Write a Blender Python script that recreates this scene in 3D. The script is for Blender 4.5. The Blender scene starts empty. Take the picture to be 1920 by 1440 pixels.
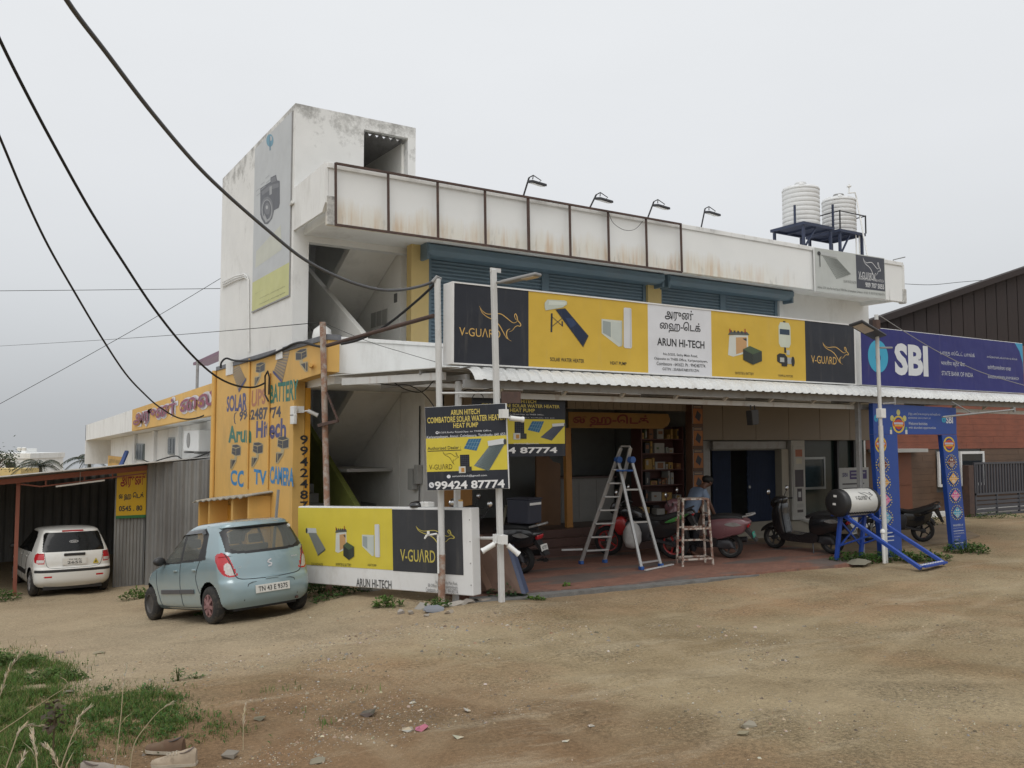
import bpy, bmesh, math, random
import numpy as np
from mathutils import Vector, Matrix, noise
random.seed(7)
SC = bpy.context.scene
COL = SC.collection

# ------------------------------------------------------------------ camera
FPX = 1632.0                        # focal length in photo pixels (1920 wide)
PITCH = math.atan(105 / FPX)
YAW = math.radians(58.165)          # angle of the facade direction (+X) to the right of the view
CAM = Vector((0, 0, 2.25))
FH = Vector((math.cos(YAW), math.sin(YAW), 0))
RT = Vector((math.sin(YAW), -math.cos(YAW), 0))
FW = FH * math.cos(PITCH) + Vector((0, 0, 1)) * math.sin(PITCH)
UP = FH * -math.sin(PITCH) + Vector((0, 0, 1)) * math.cos(PITCH)
cd = bpy.data.cameras.new('camera')
cd.sensor_width = 36.0
cd.lens = 36.0 * FPX / 1920.0
cd.clip_end = 3000
cam = bpy.data.objects.new('camera', cd)
COL.objects.link(cam)
m = Matrix((RT, UP, -FW)).transposed().to_4x4()
m.translation = CAM
cam.matrix_world = m
SC.camera = cam

# ------------------------------------------------------------------ sky, sun, exposure
W = bpy.data.worlds.new('World')
SC.world = W
W.use_nodes = True
nt = W.node_tree
nt.nodes.clear()
SUN_EL, SUN_AZ = math.radians(58), math.radians(20)
sky = nt.nodes.new('ShaderNodeTexSky')
sky.sky_type = 'NISHITA'
sky.sun_disc = False
sky.sun_elevation = SUN_EL
sky.sun_rotation = SUN_AZ
sky.dust_density = 6.0
hsv = nt.nodes.new('ShaderNodeHueSaturation')
hsv.inputs['Saturation'].default_value = 0.10
nt.links.new(sky.outputs[0], hsv.inputs['Color'])
bg1 = nt.nodes.new('ShaderNodeBackground')
bg1.inputs['Strength'].default_value = 0.05
nt.links.new(hsv.outputs[0], bg1.inputs['Color'])
# the overcast layer: an even grey cloud deck, a little brighter overhead than at the horizon
tc = nt.nodes.new('ShaderNodeTexCoord')
sep = nt.nodes.new('ShaderNodeSeparateXYZ')
nt.links.new(tc.outputs['Generated'], sep.inputs[0])
nz = nt.nodes.new('ShaderNodeTexNoise')
nz.inputs['Scale'].default_value = 1.6
nz.inputs['Detail'].default_value = 5
nt.links.new(tc.outputs['Generated'], nz.inputs['Vector'])
mad = nt.nodes.new('ShaderNodeMath'); mad.operation = 'MULTIPLY_ADD'
mad.inputs[1].default_value = 0.10; mad.inputs[2].default_value = -0.05
nt.links.new(nz.outputs['Fac'], mad.inputs[0])
add = nt.nodes.new('ShaderNodeMath'); add.operation = 'ADD'
nt.links.new(sep.outputs['Z'], add.inputs[0]); nt.links.new(mad.outputs[0], add.inputs[1])
rp = nt.nodes.new('ShaderNodeValToRGB')
e = rp.color_ramp.elements
e[0].position = 0.0; e[0].color = (0.475, 0.495, 0.515, 1)
e[1].position = 0.55; e[1].color = (0.765, 0.785, 0.805, 1)
k = e.new(0.13); k.color = (0.56, 0.585, 0.61, 1)
k = e.new(0.30); k.color = (0.68, 0.70, 0.725, 1)
nt.links.new(add.outputs[0], rp.inputs[0])
bg2 = nt.nodes.new('ShaderNodeBackground')
bg2.inputs['Strength'].default_value = 0.92
nz2 = nt.nodes.new('ShaderNodeTexNoise'); nz2.inputs['Scale'].default_value = 3.2; nz2.inputs['Detail'].default_value = 6; nz2.inputs['Roughness'].default_value = .55
mpc = nt.nodes.new('ShaderNodeMapping'); mpc.inputs['Scale'].default_value = (1, 1, 2.5)
nt.links.new(tc.outputs['Generated'], mpc.inputs[0]); nt.links.new(mpc.outputs[0], nz2.inputs['Vector'])
mrc = nt.nodes.new('ShaderNodeMapRange'); mrc.inputs['From Min'].default_value = .3; mrc.inputs['From Max'].default_value = .7; mrc.inputs['To Min'].default_value = .985; mrc.inputs['To Max'].default_value = 1.02
nt.links.new(nz2.outputs['Fac'], mrc.inputs['Value'])
mxc = nt.nodes.new('ShaderNodeMix'); mxc.data_type = 'RGBA'; mxc.blend_type = 'MULTIPLY'; mxc.inputs['Factor'].default_value = 1
nt.links.new(rp.outputs[0], mxc.inputs['A']); nt.links.new(mrc.outputs[0], mxc.inputs['B'])
nt.links.new(mxc.outputs['Result'], bg2.inputs['Color'])
ads = nt.nodes.new('ShaderNodeAddShader')
nt.links.new(bg1.outputs[0], ads.inputs[0]); nt.links.new(bg2.outputs[0], ads.inputs[1])
wo = nt.nodes.new('ShaderNodeOutputWorld')
nt.links.new(ads.outputs[0], wo.inputs['Surface'])
sd = bpy.data.lights.new('sun', 'SUN')
sd.energy = 0.55
sd.angle = math.radians(35)
sd.color = (1.0, 0.97, 0.92)
sun = bpy.data.objects.new('sun', sd)
COL.objects.link(sun)
# the sun stands behind and to the left of the camera
sdir = Vector((math.cos(SUN_EL) * math.sin(-0.75), -math.cos(SUN_EL) * math.cos(-0.75), math.sin(SUN_EL)))
sky.sun_rotation = math.atan2(sdir.x, sdir.y)
sun.rotation_euler = (-sdir).to_track_quat('-Z', 'Y').to_euler()
SC.view_settings.view_transform = 'Standard'
SC.view_settings.look = 'None'
SC.view_settings.exposure = 0.0
SC.view_settings.gamma = 1.0
SC.cycles.max_bounces = 6
SC.cycles.diffuse_bounces = 4
SC.cycles.transparent_max_bounces = 12

# ------------------------------------------------------------------ pixels to places
def ray(u, v): return FW * FPX + RT * (u - 960) + UP * (720 - v)
def onX(u, v, x): d = ray(u, v); return CAM + d * ((x - CAM.x) / d.x)
def onY(u, v, y): d = ray(u, v); return CAM + d * ((y - CAM.y) / d.y)
def onZ(u, v, z): d = ray(u, v); return CAM + d * ((z - CAM.z) / d.z)
def atD(u, v, dist): d = ray(u, v); return CAM + d * (dist / d.dot(FH))

# ------------------------------------------------------------------ materials
MATS = {}
def rgb(c): return (c[0], c[1], c[2], 1.0)
def M(name, col, rough=0.6, metal=0.0, var=0.10, vs=3.0, bump=0.0, bs=60.0, grime=None, ga=0.0, gs=1.5,
      streak=1.0, glo=0.5, ghi=0.7, spec=0.5, coat=0.0, fine=0.0, fs=120.0):
    if name in MATS: return MATS[name]
    mt = bpy.data.materials.new(name); MATS[name] = mt
    mt.use_nodes = True
    t = mt.node_tree; t.nodes.clear(); L = t.links.new
    out = t.nodes.new('ShaderNodeOutputMaterial'); b = t.nodes.new('ShaderNodeBsdfPrincipled')
    L(b.outputs[0], out.inputs[0])
    b.inputs['Metallic'].default_value = metal
    b.inputs['Specular IOR Level'].default_value = spec
    b.inputs['Coat Weight'].default_value = coat
    tc = t.nodes.new('ShaderNodeTexCoord')
    n1 = t.nodes.new('ShaderNodeTexNoise'); n1.inputs['Scale'].default_value = vs; n1.inputs['Detail'].default_value = 6
    n1.inputs['Roughness'].default_value = 0.65
    L(tc.outputs['Object'], n1.inputs['Vector'])
    mx = t.nodes.new('ShaderNodeMix'); mx.data_type = 'RGBA'
    mx.inputs['A'].default_value = rgb([max(0, x * (1 - 2 * var)) for x in col])
    mx.inputs['B'].default_value = rgb([min(1, x * (1 + 2 * var)) for x in col])
    L(n1.outputs['Fac'], mx.inputs['Factor'])
    cur = mx.outputs['Result']
    if fine:
        n4 = t.nodes.new('ShaderNodeTexNoise'); n4.inputs['Scale'].default_value = fs; n4.inputs['Detail'].default_value = 2
        L(tc.outputs['Object'], n4.inputs['Vector'])
        mr = t.nodes.new('ShaderNodeMapRange'); mr.inputs['To Min'].default_value = 1 - fine * 2; mr.inputs['To Max'].default_value = 1 + fine * 2
        L(n4.outputs['Fac'], mr.inputs['Value'])
        mm = t.nodes.new('ShaderNodeMix'); mm.data_type = 'RGBA'; mm.blend_type = 'MULTIPLY'; mm.inputs['Factor'].default_value = 1
        L(cur, mm.inputs['A']); L(mr.outputs[0], mm.inputs['B']); cur = mm.outputs['Result']
    if grime is not None and ga > 0:
        mp = t.nodes.new('ShaderNodeMapping'); mp.inputs['Scale'].default_value = (1, 1, streak)
        L(tc.outputs['Object'], mp.inputs['Vector'])
        n2 = t.nodes.new('ShaderNodeTexNoise'); n2.inputs['Scale'].default_value = gs; n2.inputs['Detail'].default_value = 8
        n2.inputs['Roughness'].default_value = 0.7
        L(mp.outputs[0], n2.inputs['Vector'])
        mr = t.nodes.new('ShaderNodeMapRange'); mr.inputs['From Min'].default_value = glo; mr.inputs['From Max'].default_value = ghi
        mr.inputs['To Max'].default_value = ga
        L(n2.outputs['Fac'], mr.inputs['Value'])
        m2 = t.nodes.new('ShaderNodeMix'); m2.data_type = 'RGBA'
        L(mr.outputs[0], m2.inputs['Factor']); L(cur, m2.inputs['A']); m2.inputs['B'].default_value = rgb(grime)
        cur = m2.outputs['Result']
    L(cur, b.inputs['Base Color'])
    rr = t.nodes.new('ShaderNodeMapRange'); rr.inputs['To Min'].default_value = max(0.02, rough - 0.1); rr.inputs['To Max'].default_value = min(1, rough + 0.1)
    L(n1.outputs['Fac'], rr.inputs['Value']); L(rr.outputs[0], b.inputs['Roughness'])
    if bump:
        n3 = t.nodes.new('ShaderNodeTexNoise'); n3.inputs['Scale'].default_value = bs; n3.inputs['Detail'].default_value = 5
        L(tc.outputs['Object'], n3.inputs['Vector'])
        bp = t.nodes.new('ShaderNodeBump'); bp.inputs['Strength'].default_value = min(1, bump); bp.inputs['Distance'].default_value = 0.01
        L(n3.outputs['Fac'], bp.inputs['Height']); L(bp.outputs[0], b.inputs['Normal'])
    return mt

def print_material(name='print', rough=0.45):
    mt = bpy.data.materials.new(name); mt.use_nodes = True
    t = mt.node_tree; b = t.nodes['Principled BSDF']
    a = t.nodes.new('ShaderNodeAttribute'); a.attribute_name = 'ink'
    n = t.nodes.new('ShaderNodeTexNoise'); n.inputs['Scale'].default_value = 2.5; n.inputs['Detail'].default_value = 7
    tc = t.nodes.new('ShaderNodeTexCoord'); t.links.new(tc.outputs['Object'], n.inputs['Vector'])
    mr = t.nodes.new('ShaderNodeMapRange'); mr.inputs['To Min'].default_value = 0.86; mr.inputs['To Max'].default_value = 1.10
    t.links.new(n.outputs['Fac'], mr.inputs['Value'])
    mm = t.nodes.new('ShaderNodeMix'); mm.data_type = 'RGBA'; mm.blend_type = 'MULTIPLY'; mm.inputs['Factor'].default_value = 1
    t.links.new(a.outputs['Color'], mm.inputs['A']); t.links.new(mr.outputs[0], mm.inputs['B'])
    mp = t.nodes.new('ShaderNodeMapping'); mp.inputs['Scale'].default_value = (1, 1, .12); t.links.new(tc.outputs['Object'], mp.inputs[0])
    n2 = t.nodes.new('ShaderNodeTexNoise'); n2.inputs['Scale'].default_value = 7; n2.inputs['Detail'].default_value = 8; n2.inputs['Roughness'].default_value = .7; t.links.new(mp.outputs[0], n2.inputs['Vector'])
    m3 = t.nodes.new('ShaderNodeMapRange'); m3.inputs['From Min'].default_value = .55; m3.inputs['From Max'].default_value = .75; m3.inputs['To Max'].default_value = .13; t.links.new(n2.outputs['Fac'], m3.inputs['Value'])
    m4 = t.nodes.new('ShaderNodeMix'); m4.data_type = 'RGBA'; t.links.new(m3.outputs[0], m4.inputs['Factor']); t.links.new(mm.outputs['Result'], m4.inputs['A']); m4.inputs['B'].default_value = (.30, .27, .22, 1)
    t.links.new(m4.outputs['Result'], b.inputs['Base Color'])
    n5 = t.nodes.new('ShaderNodeTexNoise'); n5.inputs['Scale'].default_value = 1.7; n5.inputs['Detail'].default_value = 2; t.links.new(tc.outputs['Object'], n5.inputs['Vector'])
    bp = t.nodes.new('ShaderNodeBump'); bp.inputs['Strength'].default_value = .35; bp.inputs['Distance'].default_value = .06; t.links.new(n5.outputs['Fac'], bp.inputs['Height']); t.links.new(bp.outputs[0], b.inputs['Normal'])
    b.inputs['Roughness'].default_value = rough; b.inputs['Specular IOR Level'].default_value = .3
    return mt
PRINT = print_material()

def glass_material(name, tint=(0.35, 0.37, 0.36), fac=0.55, dust=(0.012, 0.013, 0.014)):
    mt = bpy.data.materials.new(name); mt.use_nodes = True
    t = mt.node_tree; t.nodes.clear(); L = t.links.new
    out = t.nodes.new('ShaderNodeOutputMaterial')
    tr = t.nodes.new('ShaderNodeBsdfTransparent'); tr.inputs[0].default_value = rgb(tint)
    gl = t.nodes.new('ShaderNodeBsdfPrincipled'); gl.inputs['Base Color'].default_value = rgb(dust); gl.inputs['Roughness'].default_value = 0.06
    mx = t.nodes.new('ShaderNodeMixShader'); mx.inputs[0].default_value = fac
    L(tr.outputs[0], mx.inputs[1]); L(gl.outputs[0], mx.inputs[2]); L(mx.outputs[0], out.inputs[0])
    MATS[name] = mt
    return mt

# ------------------------------------------------------------------ mesh building
class MB:
    def __init__(s): s.v = []; s.f = []; s.c = []
    def add(s, vs, fs, col=None):
        o = len(s.v); s.v += [tuple(p) for p in vs]; s.f += [tuple(i + o for i in q) for q in fs]; s.c += [col] * len(fs); return s
    def box(s, x0, x1, y0, y1, z0, z1, col=None):
        return s.add([(x0,y0,z0),(x1,y0,z0),(x1,y1,z0),(x0,y1,z0),(x0,y0,z1),(x1,y0,z1),(x1,y1,z1),(x0,y1,z1)],
                     [(3,2,1,0),(4,5,6,7),(0,1,5,4),(1,2,6,5),(2,3,7,6),(3,0,4,7)], col)
    def bar(s, p0, p1, w, h, up=(0,0,1), col=None):
        p0, p1 = Vector(p0), Vector(p1); d = (p1 - p0).normalized(); up = Vector(up)
        if abs(d.dot(up)) > 0.98: up = Vector((0,1,0))
        a = d.cross(up).normalized() * (w / 2); b = a.cross(d).normalized() * (h / 2)
        vs = [p0-a-b, p0+a-b, p0+a+b, p0-a+b, p1-a-b, p1+a-b, p1+a+b, p1-a+b]
        return s.add(vs, [(3,2,1,0),(4,5,6,7),(0,1,5,4),(1,2,6,5),(2,3,7,6),(3,0,4,7)], col)
    def tube(s, p0, p1, r0, r1=None, n=10, col=None): return s.path([p0, p1], [r0, r0 if r1 is None else r1], n, col)
    def path(s, pts, r, n=8, col=None):
        pts = [Vector(p) for p in pts]; N = len(pts)
        if not hasattr(r, '__len__'): r = [r] * N
        rings = []; a = None
        for i, p in enumerate(pts):
            d = (pts[min(i+1, N-1)] - pts[max(i-1, 0)]).normalized()
            if a is None:
                a = d.orthogonal().normalized()
            else:
                a = (a - d * a.dot(d)); a = a.normalized() if a.length > 1e-6 else d.orthogonal().normalized()
            b = d.cross(a)
            rings.append([p + (a * math.cos(2*math.pi*k/n) + b * math.sin(2*math.pi*k/n)) * r[i] for k in range(n)])
        return s.loft(rings, True, True, col)
    def loft(s, rings, closed=True, caps=True, col=None):
        n = len(rings[0]); vs = [p for q in rings for p in q]; fs = []
        for i in range(len(rings) - 1):
            for k in range(n if closed else n - 1):
                k2 = (k + 1) % n
                fs.append((i*n+k, i*n+k2, (i+1)*n+k2, (i+1)*n+k))
        if caps:
            fs.append(tuple(range(n))[::-1]); fs.append(tuple((len(rings)-1)*n + k for k in range(n)))
        return s.add(vs, fs, col)
    def prism(s, poly, ext, col=None):
        poly = [Vector(p) for p in poly]; ext = Vector(ext)
        return s.loft([poly, [p + ext for p in poly]], True, True, col)
    def lathe(s, prof, o=(0,0,0), axis='z', n=24, col=None, caps=True):
        o = Vector(o); rings = []
        for r, h in prof:
            rg = []
            for k in range(n):
                a = 2*math.pi*k/n; c, d = r*math.cos(a), r*math.sin(a)
                rg.append(o + (Vector((c,d,h)) if axis == 'z' else Vector((h,c,d)) if axis == 'x' else Vector((d,h,c))))
            rings.append(rg)
        return s.loft(rings, True, caps, col)
    def quad(s, a, b, c, d, col=None): return s.add([a,b,c,d], [(0,1,2,3)], col)
    def build(s, name, mat, parent=None, smooth=False, bevel=0, seg=2, sub=0, auto=None):
        me = bpy.data.meshes.new(name); me.from_pydata(s.v, [], s.f); me.update()
        if any(c is not None for c in s.c):
            at = me.color_attributes.new('ink', 'FLOAT_COLOR', 'CORNER'); buf = []
            for fi, f in enumerate(s.f):
                c = s.c[fi] or (0.5, 0.5, 0.5)
                buf += [c[0], c[1], c[2], 1.0] * len(f)
            at.data.foreach_set('color', buf)
        o = bpy.data.objects.new(name, me); COL.objects.link(o)
        bm = bmesh.new(); bm.from_mesh(me); bmesh.ops.recalc_face_normals(bm, faces=bm.faces); bm.to_mesh(me); bm.free()
        if mat is not None: me.materials.append(mat if not isinstance(mat, str) else MATS[mat])
        if smooth:
            me.polygons.foreach_set('use_smooth', [True] * len(me.polygons))
            if auto is not None:
                try: me.set_sharp_from_angle(angle=math.radians(auto))
                except Exception: pass
        if parent is not None: o.parent = parent
        if bevel:
            bv = o.modifiers.new('bevel', 'BEVEL'); bv.width = bevel; bv.segments = seg; bv.limit_method = 'ANGLE'
        if sub:
            sb = o.modifiers.new('sub', 'SUBSURF'); sb.levels = sub; sb.render_levels = sub
        return o

def tag(o, label, cat, group=None):
    o['label'] = label; o['category'] = cat
    if group: o['group'] = group
    return o
def struct(o): o['kind'] = 'structure'; return o
def stuff(o): o['kind'] = 'stuff'; return o
def thing(name, label, cat, loc=(0,0,0), rotz=0.0, group=None):
    o = bpy.data.objects.new(name, None); COL.objects.link(o)
    o.empty_display_size = 0.1
    o.location = loc; o.rotation_euler = (0,0,rotz)
    return tag(o, label, cat, group)
def copy_tree(o, parent=None):
    c = o.copy(); COL.objects.link(c); c.parent = parent
    for ch in [x for x in bpy.data.objects if x.parent == o]: copy_tree(ch, c)
    return c

# ------------------------------------------------------------------ lettering and flat print
TXT = {}
def text_mesh(body, offset=0.0, serif=False):
    key = (body, offset)
    if key in TXT: return TXT[key]
    c = bpy.data.curves.new('txt', 'FONT'); c.body = body; c.size = 1.0; c.offset = offset; c.resolution_u = 3
    o = bpy.data.objects.new('txt', c); COL.objects.link(o)
    dg = bpy.context.evaluated_depsgraph_get(); dg.update()
    me = bpy.data.meshes.new_from_object(o.evaluated_get(dg))
    n = len(me.vertices); a = np.empty(n * 3); me.vertices.foreach_get('co', a); a = a.reshape(-1, 3)[:, :2]
    fs = [tuple(p.vertices) for p in me.polygons]
    bpy.data.objects.remove(o); bpy.data.curves.remove(c); bpy.data.meshes.remove(me)
    TXT[key] = (a, fs); return TXT[key]

class Board:
    """a flat surface: local X runs along it, local Z up it, local -Y points out of it"""
    def __init__(s, root, o, u, v):
        s.root = root; s.o = Vector(o); s.u = Vector(u).normalized(); v = Vector(v)
        s.v = (v - s.u * v.dot(s.u)).normalized(); s.n = s.v.cross(s.u)          # into the board
        s.lay = 0
    def mat(s):
        m = Matrix((s.u, s.n, s.v)).transposed().to_4x4(); m.translation = s.o; return m
    def uv(s, px):
        d = ray(*px); t = (s.o - CAM).dot(s.n) / d.dot(s.n); p = CAM + d * t - s.o
        return (p.dot(s.u), p.dot(s.v))
    def _out(s, mb, name, mat, parent): 
        o = mb.build(name, mat, parent or s.root); return o
    def text(s, body, a, b, col, off=0.012, lay=0.004, parent=None, name='lettering', px=True, mat=None, shear=0.0, wob=0.0):
        """fit the words into the box from lower-left a to upper-right b (photo pixels or board metres)"""
        if px: a, b = s.uv(a), s.uv(b)
        pts, fs = text_mesh(body, off)
        lo, hi = pts.min(0), pts.max(0)
        q = (pts - lo) / np.maximum(hi - lo, 1e-6)
        q = q * np.array([b[0] - a[0], b[1] - a[1]]) + np.array([a[0], a[1]])
        if wob: q = q + np.array([[wob*noise.noise(Vector((x*2.5, y*2.5, 1))), wob*noise.noise(Vector((x*2.5, y*2.5, 9)))] for x, y in q])
        if shear: q[:, 0] += (q[:, 1] - a[1]) * shear
        mb = MB(); mb.add([(x, -lay, z) for x, z in q], fs, col)
        return s._out(mb, name, mat or PRINT, parent)
    def art(s, polys, lay=0.003, parent=None, name='printed_picture', px=False, frame=None, step=0.0006, mat=None):
        """polys: (colour, points). frame=(a,b) maps 0..1 art space into that box"""
        mb = MB()
        if frame:
            a, b = frame
            if px: a, b = s.uv(a), s.uv(b)
        for i, (c, pts) in enumerate(polys):
            if frame: q = [(a[0] + (b[0]-a[0])*x, a[1] + (b[1]-a[1])*y) for x, y in pts]
            else: q = [s.uv(p) for p in pts] if px else pts
            mb.add([(x, -lay - i*step, z) for x, z in q], [tuple(range(len(q)))], c)
        return s._out(mb, name, mat or PRINT, parent)
    def panel(s, a, b, y0, y1, mat, name, parent=None, bevel=0):
        mb = MB(); mb.box(a[0], b[0], y0, y1, a[1], b[1]); return mb.build(name, mat, parent or s.root, bevel=bevel)

def board_thing(name, label, cat, o, u, v, group=None):
    r = thing(name, label, cat, group=group); b = Board(r, o, u, v); r.matrix_world = b.mat(); return b

def ribbon(pts, w0, w1=None, taper=True):
    """stroke polygon in 2-D with pointed ends"""
    n = len(pts); L = []; Rr = []
    for i, p in enumerate(pts):
        a = pts[max(i-1, 0)]; b = pts[min(i+1, n-1)]
        dx, dy = b[0]-a[0], b[1]-a[1]; l = math.hypot(dx, dy) or 1
        t = i / (n - 1); w = w0 * (0.25 + 0.75 * math.sin(math.pi * min(1, max(0, t)))) if taper else w0
        L.append((p[0] - dy/l*w/2, p[1] + dx/l*w/2)); Rr.append((p[0] + dy/l*w/2, p[1] - dx/l*w/2))
    return [(L[i], Rr[i], Rr[i+1], L[i+1]) for i in range(n-1)]
def smooth2(pts, k=5):
    out = []
    P = [pts[0]] + list(pts) + [pts[-1]]
    for i in range(1, len(P) - 2):
        for j in range(k):
            t = j / k; o = []
            for d in range(len(pts[0])):
                a, b, c, e = P[i-1][d], P[i][d], P[i+1][d], P[i+2][d]
                o.append(0.5*((2*b) + (c-a)*t + (2*a-5*b+4*c-e)*t*t + (3*b-a-3*c+e)*t**3))
            out.append(tuple(o))
    out.append(tuple(pts[-1])); return out
def ell(cx, cy, rx, ry, n=20, a0=0, a1=2*math.pi): return [(cx + rx*math.cos(a0+(a1-a0)*k/n), cy + ry*math.sin(a0+(a1-a0)*k/n)) for k in range(n)]
def rect(x0, y0, x1, y1): return [(x0,y0),(x1,y0),(x1,y1),(x0,y1)]
# ------------------------------------------------------------------ the ground
CP = np.array([(0,0,.62),(1.2,6,.15),(4,4,.28),(8,4,.2),(5,8,.06),(8,9,.0),(12,8,.0),(16,8,0),(20,9,0),(20,4,.12),(7,10.8,-.06),(10,10.5,-.04),
 (14,10.3,-.03),(6.2,10.4,.03),(5.9,11.0,-.06),(5.55,11.7,-.10),(5.15,12.6,-.14),(4.9,13.6,-.26),(3.14,13.26,-.45),(4.38,13.43,-.38),(2.7,15.46,-.71),(4.0,15.5,-.62),(1.4,22.5,-1.25),(2.7,22.6,-1.24),(1.0,25.5,-1.27),(2.5,25.5,-1.27),
 (-4,22,-1.3),(4.9,20,-1.0),(3,19,-1.0),(-2,12,-.5),(-6,8,-.2),(-3,5,.2),(10,12.5,-.12),(17,11.5,-.05),(20,13,-.05),(25,14.9,-.02),(30,12,0),(12,16,-.15),(7,16,-.35),(9,20,-.7),
 (40,40,-1),(0,60,-1.7),(-30,50,-1.7),(-30,0,.2),(40,-20,.3),(80,10,.1),(-60,80,-2),(80,80,-1.5),(0,-60,.6)], float)
def _tps(r): return np.where(r > 0, r*r*np.log(np.maximum(r, 1e-9)), 0)
_n = len(CP)
_K = _tps(np.linalg.norm(CP[:,None,:2]-CP[None,:,:2],axis=2)) + np.eye(_n)*0.02
_P = np.c_[np.ones(_n), CP[:,:2]]
_A = np.block([[_K,_P],[_P.T,np.zeros((3,3))]])
_wt = np.linalg.solve(_A, np.r_[CP[:,2],0,0,0])
def gz_arr(X, Y):
    q = np.stack([X.ravel(), Y.ravel()], 1); out = np.zeros(len(q))
    for i in range(0, len(q), 20000):
        b = q[i:i+20000]
        out[i:i+20000] = _tps(np.linalg.norm(b[:,None]-CP[None,:,:2],axis=2))@_wt[:_n] + _wt[_n] + b@_wt[_n+1:]
    return np.clip(out, -2.2, 1.0).reshape(X.shape)
def lump(x, y):
    p = Vector((x*0.55, y*0.55, 3.1)); q = Vector((x*2.1, y*2.1, 7.7)); w = Vector((x*7.5, y*7.5, 1.3))
    return 0.05*noise.noise(p) + 0.022*noise.noise(q) + 0.008*noise.noise(w)
PAVE = [(6.85,11.05),(13.35,10.42),(14.9,10.42),(14.9,14.6),(6.3,14.6),(6.3,11.25)]
def flat_factor(x, y):
    """1 on open dirt, 0 where the paving or the buildings stand"""
    if x > 5.6 and y > 10.2:
        dx = min(1, max(0, (x - 5.6)/.5)); dy = min(1, max(0, (y - 10.2)/.5)); return 1 - dx*dy
    return 1.0
_terr = {}
def ground_z(x, y):
    z = float(gz_arr(np.array([x]), np.array([y]))[0])
    return z + lump(x, y) * flat_factor(x, y)
def axis_pts(lo, hi, step, far):
    a = list(np.arange(lo, hi + 1e-6, step)); s = step
    x = lo
    L = []
    while x > -far: s *= 1.35; x -= s; L.append(x)
    s = step; x = hi; Rr = []
    while x < far: s *= 1.35; x += s; Rr.append(x)
    return np.array(L[::-1] + a + Rr)
gx = axis_pts(-5, 23, 0.08, 900); gy = axis_pts(3.2, 20, 0.08, 900)
GX, GY = np.meshgrid(gx, gy, indexing='ij')
GZ = gz_arr(GX, GY)
for i in range(len(gx)):
    for j in range(len(gy)):
        if -7 < gx[i] < 25 and 2 < gy[j] < 26:
            GZ[i, j] += lump(gx[i], gy[j]) * flat_factor(gx[i], gy[j])
            if 6.3 < gx[i] < 21.3 and gy[j] > 11.0: GZ[i, j] = min(GZ[i, j], -.06)
_far = np.maximum(0, np.hypot(GX-6, GY-12) - 45); GZ -= np.where(GY > -5, 1, .15) * .06 * _far * np.minimum(1, _far/60)
# wheel ruts pressed into the dirt
TRK = np.zeros_like(GX)
def rut(pix, gauge=1.3, w=.10):
    P = np.array([tuple(onZ(u, v, .05))[:2] for u, v in smooth2(pix, 10)])
    T = np.gradient(P, axis=0); N = np.stack([-T[:,1], T[:,0]], 1); N /= np.linalg.norm(N, axis=1)[:,None]
    sel = (GX > -6) & (GX < 24) & (GY > 3) & (GY < 21); q = np.stack([GX[sel], GY[sel]], 1)
    for s_ in (0, gauge):
        L_ = P + N*s_; d = np.full(len(q), 9.)
        for i in range(len(L_)-1):
            a, b = L_[i], L_[i+1]; ab = b-a; t_ = np.clip(((q-a)@ab)/(ab@ab), 0, 1); d = np.minimum(d, np.linalg.norm(q-(a+t_[:,None]*ab), axis=1))
        TRK[sel] = np.maximum(TRK[sel], np.exp(-(d/w)**2))
rut([(1545,1470),(1530,1380),(1560,1310),(1640,1250),(1800,1150),(1930,1080)])
rut([(1150,1470),(1000,1370),(800,1300),(560,1250),(300,1225),(-40,1190)])
rut([(1930,1310),(1500,1285),(1100,1250),(850,1205),(640,1185),(450,1190)], w=.13)
rut([(1750,1470),(1700,1380),(1450,1290),(1250,1230),(1150,1160)], w=.09)
rut([(800,1470),(860,1380),(1050,1290),(1350,1200),(1700,1120),(1930,1090)], w=.12)
GZ -= TRK*.014
nx, ny = GX.shape
me = bpy.data.meshes.new('ground')
vs = np.stack([GX.ravel(), GY.ravel(), GZ.ravel()], 1)
ii, jj = np.meshgrid(np.arange(nx-1), np.arange(ny-1), indexing='ij'); a = (ii*ny + jj).ravel()
fs = np.stack([a, a+ny, a+ny+1, a+1], 1)
me.from_pydata(vs.tolist(), [], fs.tolist()); me.update()
me.polygons.foreach_set('use_smooth', [True]*len(me.polygons))
_at = me.attributes.new('rut', 'FLOAT', 'POINT'); _at.data.foreach_set('value', TRK.ravel().astype(np.float32))
ground = bpy.data.objects.new('ground', me); COL.objects.link(ground); struct(ground)

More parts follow.
